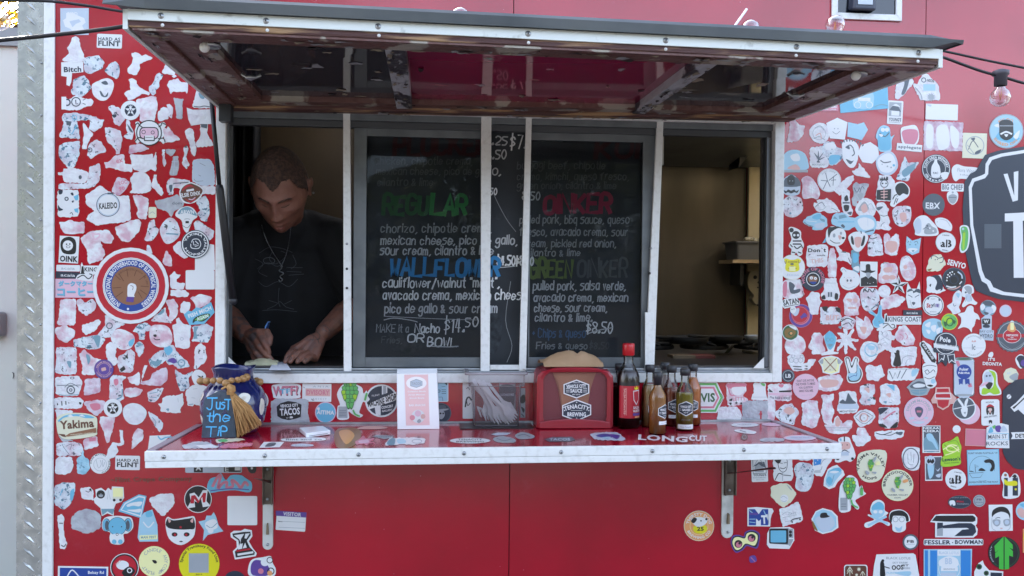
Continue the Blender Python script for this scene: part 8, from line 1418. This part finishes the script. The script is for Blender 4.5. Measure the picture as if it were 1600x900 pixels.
# ---------------------------------------------------------------- the man
man = thing('person', 'man in a black T-shirt and necklace bowing his head and writing at the counter', 'person', tuple(at(440, 583, Y=.3)))
def voxel(mb, name, vox, sm=2):
    me = mb.mesh('tmp'); o = bpy.data.objects.new('tmp', me); COL.objects.link(o)
    r_ = o.modifiers.new('r', 'REMESH'); r_.mode = 'VOXEL'; r_.voxel_size = vox; r_.use_smooth_shade = True
    if sm: s = o.modifiers.new('s', 'SMOOTH'); s.factor = .5; s.iterations = sm
    dg = bpy.context.evaluated_depsgraph_get(); me2 = bpy.data.meshes.new_from_object(o.evaluated_get(dg)); me2.name = name
    bpy.data.objects.remove(o); bpy.data.meshes.remove(me); return me2
def cap_(b, pts, rs, m, seg=14):
    b.tube(pts, rs, m, seg)
    for p, r_ in zip(pts, rs): b.sphere(p, r_*.995, m, 14, 9)
def skinmat():
    m = mat('skin', '#83594b', .5, col2='#70463a', scale=24, amt=.7, bump=.12, bscale=160); n = m.node_tree; N = n.nodes; L = n.links; b = N['Principled BSDF']; src = b.inputs['Base Color'].links[0].from_socket
    b.inputs['Subsurface Weight'].default_value = .08; b.inputs['Subsurface Radius'].default_value = (.01, .004, .002)
    tc = N.new('ShaderNodeTexCoord'); t = N.new('ShaderNodeTexNoise'); t.inputs['Scale'].default_value = 42; t.inputs['Detail'].default_value = 5; L.new(tc.outputs['Object'], t.inputs['Vector'])
    mr = N.new('ShaderNodeMapRange'); L.new(t.outputs[0], mr.inputs[0]); mr.inputs[1].default_value = .5; mr.inputs[2].default_value = .6
    sp = N.new('ShaderNodeSeparateXYZ'); L.new(tc.outputs['Object'], sp.inputs[0])   # tattoos only below the sleeves and off the fingertips
    g1 = N.new('ShaderNodeMapRange'); L.new(sp.outputs['Z'], g1.inputs[0]); g1.inputs[1].default_value = 1.60; g1.inputs[2].default_value = 1.57; g1.inputs[3].default_value = 0; g1.inputs[4].default_value = 1
    g2 = N.new('ShaderNodeMapRange'); L.new(sp.outputs['X'], g2.inputs[0]); g2.inputs[1].default_value = -.70; g2.inputs[2].default_value = -.74; g2.inputs[3].default_value = .3; g2.inputs[4].default_value = .8
    m1 = N.new('ShaderNodeMath'); m1.operation = 'MULTIPLY'; L.new(mr.outputs[0], m1.inputs[0]); L.new(g1.outputs[0], m1.inputs[1]); m2 = N.new('ShaderNodeMath'); m2.operation = 'MULTIPLY'; L.new(m1.outputs[0], m2.inputs[0]); L.new(g2.outputs[0], m2.inputs[1])
    mx = N.new('ShaderNodeMix'); mx.data_type = 'RGBA'; L.new(m2.outputs[0], mx.inputs[0]); L.new(src, mx.inputs[6]); mx.inputs[7].default_value = lin('#3f4448'); L.new(mx.outputs[2], b.inputs['Base Color']); return m
SKIN = skinmat(); HS = 1.06; HC = at(438, 294, Y=.15); PT = R(38)
def hp(x, y, z):  # head local (x right in picture, y out of the face, z up) to world
    x, y, z = x*HS, y*HS, z*HS; return HC+V((x, -(y*cos(PT)+z*sin(PT)*-1*-1*0) , 0)) if 0 else HC+V((x, -(y*cos(PT))-z*sin(PT), z*cos(PT)-y*sin(PT)))
def G_(p, c, s): return math.exp(-sum(((p[i]-c[i])/s[i])**2 for i in range(3)))
def headpt(dx, dy, dz, off=0):
    W_, D_, H_ = .0755, .096, .116; x, y, z = dx*W_, dy*D_, dz*H_
    if dz < 0: k = (-dz)**1.4; x *= 1-.30*k; y = y*(1-.12*k)+.022*k
    if dz < -.35 and dy < 0: z += .03*(-dz-.35)*min(1, -dy*3)
    x *= 1-.10*max(0, dy)**2; p = (x, y, z); ax = abs(x); pa = (ax, y, z); o = 0
    o += .0055*G_(pa, (.026, .09, .018), (.022, .03, .008)) + .003*G_(p, (0, .09, .014), (.012, .03, .01))
    o -= .0095*G_(pa, (.030, .088, .001), (.015, .03, .011))
    o += .0045*G_(pa, (.030, .086, -.002), (.011, .03, .005))
    o += .012*G_(p, (0, .095, -.018), (.008, .04, .022)) + .013*G_(p, (0, .1, -.036), (.012, .04, .010)) + .006*G_(pa, (.013, .09, -.038), (.007, .03, .007))
    o += .005*G_(pa, (.050, .07, -.022), (.02, .03, .014)) - .004*G_(pa, (.045, .07, -.055), (.016, .03, .018))
    o += .007*G_(p, (0, .09, -.064), (.02, .03, .005)) + .0065*G_(p, (0, .09, -.076), (.016, .03, .005)) - .004*G_(p, (0, .09, -.070), (.024, .03, .0022)) - .004*G_(p, (0, .09, -.086), (.02, .03, .005))
    o += .009*G_(p, (0, .085, -.102), (.020, .04, .012)) + .004*G_(pa, (.055, .02, -.07), (.02, .03, .02)); o += off
    n_ = V((dx/W_, dy/D_, dz/H_)).normalized(); return (x+n_.x*o, y+n_.y*o, z+n_.z*o)
b = MB(); NU, NV = 72, 54; vs = []
for i in range(NV+1):
    t = .001+(pi-.002)*i/NV
    for k in range(NU): a = 2*pi*k/NU; vs.append(hp(*headpt(sin(t)*cos(a), sin(t)*sin(a), cos(t))))
b.add(vs, [(i*NU+(k+1) % NU, (i+1)*NU+(k+1) % NU, (i+1)*NU+k, i*NU+k) for i in range(NV) for k in range(NU)]+[tuple(range(NU)), tuple(range(NV*NU, NV*NU+NU))[::-1]], SKIN, True)
RX = Matrix.Rotation(PT, 3, 'X')
for s in (-1, 1):   # ears
    for (x, y, z, r_, scl) in ((.078, -.008, .004, .020, (.32, .75, 1.2)), (.084, -.016, .012, .014, (.35, .8, 1.1)), (.079, -.004, -.018, .009, (.5, .8, 1))):
        b.sphere(hp(s*x, y, z), r_, SKIN, 12, 8, scl, RX)
NK = hp(0, -.035, -.085); CH_ = at(440, 372, Y=.34); cap_(b, [hp(0, -.03, -.05), NK, CH_+V((0, .05, 0)), at(440, 440, Y=.46)], [.052, .054, .052, .06], SKIN)
# arms
SR, ER, WR = at(520, 372, Y=.33), at(562, 468, Y=.36), at(507, 519, Y=.20)
SL, EL, WL = at(372, 372, Y=.33), at(340, 478, Y=.34), at(384, 523, Y=.20)
for S_, E_, W_ in ((SR, ER, WR), (SL, EL, WL)): cap_(b, [CH_*.5+S_*.5+V((0, .06, 0)), S_+V((0, .03, 0)), S_*.45+E_*.55, E_, E_*.55+W_*.45, W_], [.045, .045, .042, .041, .038, .0275], SKIN)
# resting hand on the right of the picture
hb = MB(); KN = [at(x, y, Y=yy) for x, y, yy in ((460, 547, .155), (471.5, 549, .152), (483, 553, .150), (492, 560, .150))]
def palm(mb, W_, kn, r0):
    for k_ in kn: cap_(mb, [W_*.9+k_*.1, W_*.5+k_*.5+V((0, 0, .003)), k_], [r0*.8, r0*.95, r0*.78], SKIN, 10)
palm(b, WR, KN, .0155)
TI = [(446, 573, .098), (453.5, 576, .092), (465, 576.5, .09), (476.5, 578, .095)]
for k_, (x, y, yy) in zip(KN, TI):
    tip = at(x, y, Y=yy); tip.z = max(tip.z, 1.3105); mid = k_*.52+tip*.48+V((0, -.004, .007)); cap_(b, [k_, mid, mid*.4+tip*.6+V((0, 0, .0025)), tip], [.0112, .0098, .009, .0074], SKIN, 12)
cap_(b, [WR*.7+KN[0]*.3, at(459, 545, Y=.19), at(447, 562, Y=.17)], [.014, .0115, .0085], SKIN, 10)   # thumb on the far side
# writing hand on the left of the picture
PT0, PT1 = at(419.5, 505, Y=.165), at(402.5, 569, Y=.105)
K2 = [at(404, 520, Y=.14), at(397, 527, Y=.145), at(394, 537, Y=.15), at(393, 546, Y=.16)]
palm(b, WL, K2, .0165)
for pts_, rs in (([K2[0], at(412, 533, Y=.108), at(417, 543, Y=.098), at(420, 551, Y=.100)], [.0115, .0102, .0092, .0078]),
                 ([K2[1], at(405, 541, Y=.112), at(415, 553, Y=.100), at(424, 562, Y=.104)], [.0112, .0104, .0096, .008]),
                 ([K2[2], at(400, 552, Y=.118), at(411, 563, Y=.108), at(420, 571, Y=.110)], [.011, .010, .0092, .0078]),
                 ([K2[3], at(397, 558, Y=.135), at(406, 568, Y=.122)], [.0105, .0094, .008]),
                 ([WL*.4+K2[0]*.6+V((.012, 0, .004)), at(417, 519, Y=.135), at(421.5, 527, Y=.122), at(421, 537, Y=.112)], [.0125, .0112, .0102, .0086])):
    cap_(b, pts_, rs, SKIN, 12)
me = voxel(b, 'body', .0022, 5); me.materials.clear(); me.materials.append(SKIN); bo = obj('body', me, man)
for p in me.polygons: p.use_smooth = True
# hair: close-cropped shell with a widow's peak
HAIR = mat('cropped_hair', '#33241e', .9, col2='#5c4135', scale=120, amt=.7, bump=.6, bscale=300); b = MB(); vs = []; keep = []; NU, NV = 160, 120
for i in range(NV+1):
    t = pi*i/NV
    for k in range(NU):
        a = 2*pi*k/NU; dx, dy, dz = sin(t)*cos(a), sin(t)*sin(a), cos(t); vs.append(hp(*headpt(dx, dy, dz, .0035+.0008*noise.noise(V((dx, dy, dz))*14))))
        x_ = abs(dx); line = (.46+.09*min(1, x_/.35)-.10*max(0, 1-(x_/.30)**1.6)) if dy > .25 else (.52-.9*(.25-dy) if dy > -.35 else -.35)
        if x_ > .55 and dy > .1: line = max(-.02, line-.9*(x_-.55)*1.2)
        keep.append(dz > line+.02*noise.noise(V((dx, dy, dz))*9))
fs = [(i*NU+(k+1) % NU, (i+1)*NU+(k+1) % NU, (i+1)*NU+k, i*NU+k) for i in range(NV) for k in range(NU)]
b.add(vs, [f for f in fs if all(keep[j] for j in f)], HAIR, True); b.build('hair', man)
def onhead(pts_, w_, mname, name, off=.001, lab=None):
    b = MB(); c = []
    for x, z in pts_:   # find surface direction near (x,z) at the front
        dz = max(-.99, min(.99, z/.116)); dx = x/.0755/max(.3, math.sqrt(1-dz*dz)*(1-.3*max(0, -dz)**1.4)); dx = max(-.95, min(.95, dx)); s = math.sqrt(1-dz*dz); c.append(hp(*headpt(dx*s, s*math.sqrt(1-dx*dx), dz, off)))
    b.tube(c, w_, mname, 6); return b.build(name, man)
for s in (-1, 1):
    onhead([(s*.012, .013), (s*.024, .018), (s*.038, .019), (s*.047, .013)], [.0018, .0026, .0024, .001], HAIR, 'eyebrow', .0005)
    onhead([(s*.018, -.004), (s*.029, -.0065), (s*.041, -.003)], [.0008, .0013, .0008], HAIR, 'eyelash', .0002)
onhead([(-.02, -.0705), (-.008, -.0700), (0, -.0708), (.008, -.0700), (.02, -.0705)], [.0006, .0012, .0012, .0012, .0006], mat('lip_line', '#5a2c28', .6), 'mouth', -.0012)
onhead([(-.016, -.0765), (-.006, -.0775), (.006, -.0775), (.016, -.0765)], [.001, .0030, .0030, .001], mat('lip', '#94564f', .5), 'lip', -.001)
b = MB(); b.sphere(hp(.086, -.014, -.022), .0035, SCREW, 8, 6); b.build('earring', man)
# T-shirt
SH = mat('black_cotton', '#0d0e12', .85, col2='#15171c', scale=14, amt=.8, bump=.5, bscale=14); b = MB()
C1 = at(442, 385, Y=.38); cap_(b, [SL+V((.0, .02, .0)), SL*.5+C1*.5+V((0, 0, .028)), C1+V((0, 0, .02)), SR*.5+C1*.5+V((0, 0, .028)), SR+V((0, .02, 0))], [.068, .078, .085, .078, .068], SH, 18)
B1 = at(440, 470, Y=.44); B2 = at(440, 600, Y=.50)
for dx in (-.10, -.04, .04, .10): cap_(b, [C1+V((dx, .02, -.02)), B1+V((dx*1.1, 0, 0)), B2+V((dx*1.2, .02, 0)), B2+V((dx*1.2, .05, -.25))], [.10, .118, .115, .11], SH, 16)
cap_(b, [SR, SR*.5+ER*.5, SR*.18+ER*.82], [.068, .066, .062], SH, 16); cap_(b, [SL, SL*.5+EL*.5, SL*.12+EL*.88], [.068, .066, .063], SH, 16)
cap_(b, [NK*.6+CH_*.4+V((0, .03, -.01)), CH_+V((0, .02, 0))], [.072, .088], SH, 16)
for i, v in enumerate(b.v):  # cloth folds
    p = V(v); n_ = noise.noise(p*9)*.008+noise.noise(V((p.x*4+p.z*16, p.y*6, p.z*6)))*.006; b.v[i] = (p.x+n_*.4, p.y+n_, p.z+n_*.3)
ms = voxel(b, 'tshirt', .006, 4); ms.materials.clear(); ms.materials.append(SH)
for p in ms.polygons: p.use_smooth = True
shirt = obj('tshirt', ms, man)
from mathutils.bvhtree import BVHTree
bvh = BVHTree.FromPolygons([v.co for v in ms.vertices], [tuple(p.vertices) for p in ms.polygons]); bvs = BVHTree.FromPolygons([v.co for v in me.vertices], [tuple(p.vertices) for p in me.polygons])
def onshirt(px, py, off, both=False):
    g_ = at(px, py, Y=.28); h = [t_.ray_cast(V((g_.x, -.5, g_.z)), V((0, 1, 0))) for t_ in ((bvh, bvs) if both else (bvh,))]; ys = [q_[0].y for q_ in h if q_[0] is not None]
    return V((g_.x, (min(ys) if ys else .3)-off, g_.z))
b = MB(); PR = mat('faded_shirt_print', '#4c5056', .8); PR2 = mat('shirt_print_light', '#5d6268', .8)
for s in ('400,440 412,448 430,440 448,448 462,436', '398,420 415,410 430,416 440,408', '395,404 408,412 400,424 414,432', '425,392 418,404 428,412 446,398 438,392', '445,418 470,418', '445,424 468,425', '448,430 472,428', '455,398 460,412 452,420', '402,395 420,386 440,388 455,394', '432,450 430,470 433,480', '412,484 425,478 433,472 442,480 455,484', '405,486 430,485 460,488', '415,470 428,474', '440,476 452,470'):
    pp = catmull([tuple(map(float, t_.split(','))) for t_ in s.split()], False, 4); b.tube([onshirt(x, y, .0003) for x, y in pp], .0011, PR, 4)
b.tube([onshirt(417.5+9*cos(a*pi/8), 407+5*sin(a*pi/8), .0003) for a in range(17)], .0012, PR2, 4)
b.build('shirt_print', man)
SIL = mat('silver_chain', '#8f9398', .3, .9); b = MB()
for side in ((409, 437), (459, 437)):
    pts_ = [onshirt(side[0]+(side[1]-side[0])*t+(-1 if side[0] < 430 else 1)*3*sin(pi*t), 352+(415-352)*t, .002) for t in [i/16 for i in range(17)]]
    b.tube(pts_, .0011, SIL, 5)
    for p in pts_[::1]: b.sphere(p, .0016, SIL, 6, 4)
b.build('necklace_chain', man)
b = MB(); pts_ = catmull([(437, 414), (437, 419), (433, 423), (440, 427), (434, 432), (438, 437), (434, 440), (432, 437)], False, 4); b.tube([onshirt(x, y, .003) for x, y in pts_], .0019, SIL, 6); b.sphere(onshirt(437, 416, .003), .004, SIL, 8, 6); b.build('pendant', man)
# finger tattoos / back-of-hand marks
def onskin(px, py, off):
    g_ = at(px, py, Y=.15); h = bvs.ray_cast(CAM, (g_-CAM).normalized()); return (h[0]+h[1]*off) if h[0] is not None else g_
INK = mat('tattoo_ink', '#3b4042', .7)
b = MB()
for s in ('458,546 462,543 465,547 461,550', '470,547 474,545 477,549', '448,560 452,556 456,560 452,563', '461,563 464,559 468,562', '473,564 477,560 480,563', '483,562 487,559 490,563', '486,521 490,527 488,533', '490,524 496,530 499,538', '484,530 492,531 500,529', '495,518 500,524 497,531', '504,508 512,512 516,518', '505,514 511,518', '501,535 503,541'):
    pp = catmull([tuple(map(float, t_.split(','))) for t_ in s.split()], False, 3); b.tube([onskin(x, y, .0001) for x, y in pp], .0009, INK, 4)
b.build('hand_tattoo', man)
# pen, paper, cloth
pen = thing('pen', 'blue ballpoint pen held in the writing hand', 'pen', tuple(PT1)); PB = mat('pen_blue', '#1d5fc0', .3); d = (PT0-PT1).normalized()
b = MB(); b.tube([PT1+d*.004, PT1+d*.02, PT1+d*.05], [.0022, .0042, .0042], PB, 10); b.build('grip', pen); b = MB(); b.tube([PT1-d*.004, PT1+d*.004], [.0006, .002], DARK, 8); b.build('tip', pen)
b = MB(); b.tube([PT1+d*.05, PT1+d*.07, PT0], [.0040, .0038, .0036], mat('pen_barrel', '#16305e', .3), 10); b.build('barrel', pen)
b = MB(); s_ = V((-.004, -.003, 0)); b.tube([PT0-d*.035+s_, PT0-d*.01+s_*1.3, PT0+d*.004+s_*.4, PT0+d*.004-s_*.8], [.0016, .0018, .0018, .0012], mat('pen_clip', '#6f9cd8', .3), 6); b.build('clip', pen)
def sheet(name, lab, cat, pxs, Z0, m, wob=.0, thick=.0006):
    pts_ = [at(x, y, Z=Z0) for x, y in pxs]; b = MB(); n = len(pts_); b.add([p for p in pts_]+[p-V((0, 0, thick)) for p in pts_], [tuple(range(n))[::-1], tuple(range(n, 2*n))]+[(i, (i+1) % n, (i+1) % n+n, i+n) for i in range(n)], m); return b.build(name, None, label=lab, cat=cat)
sheet('order_pad', 'white order slip under the hands of the man', 'paper', ((427, 566), (446, 565), (455, 578), (420, 578)), 1.3045, mat('white_paper', '#d9dce6', .6))
b = MB(); CL = mat('cream_cloth', '#c2bfa2', .8, col2='#a9a789', scale=30, amt=.6); rows = []
for j in range(6):
    rows.append([V((at(383+i*3.0, 578, Y=.075).x, .068+j*.008, 1.303+.004+(.013*math.exp(-((i-9)/7)**2)+.004*abs(sin(i*.9+j)))*(1-abs(j-2.5)/4)+.002*noise.noise(V((i*.6, j, 0))))) for i in range(18)])
b.add([p for r_ in rows for p in r_], [(j*18+i, j*18+i+1, (j+1)*18+i+1, (j+1)*18+i) for j in range(5) for i in range(17)], CL, True)
b.add([p for p in rows[0]]+[V((p.x, p.y-.001, 1.3025)) for p in rows[0]], [(i, i+18, i+19, i+1) for i in range(17)], CL); b.build('folded_cloth', None, label='cream folded cloth on the counter below the writing hand', cat='cloth')
b = MB(); b.tube([at(x, y, Y=.075) for x, y in ((433, 579), (438, 575), (443, 574), (449, 577), (453, 580))], .0013, BLACK, 6); b.build('glasses_arm', None, label='thin dark wire loop lying in front of the resting hand', cat='wire')
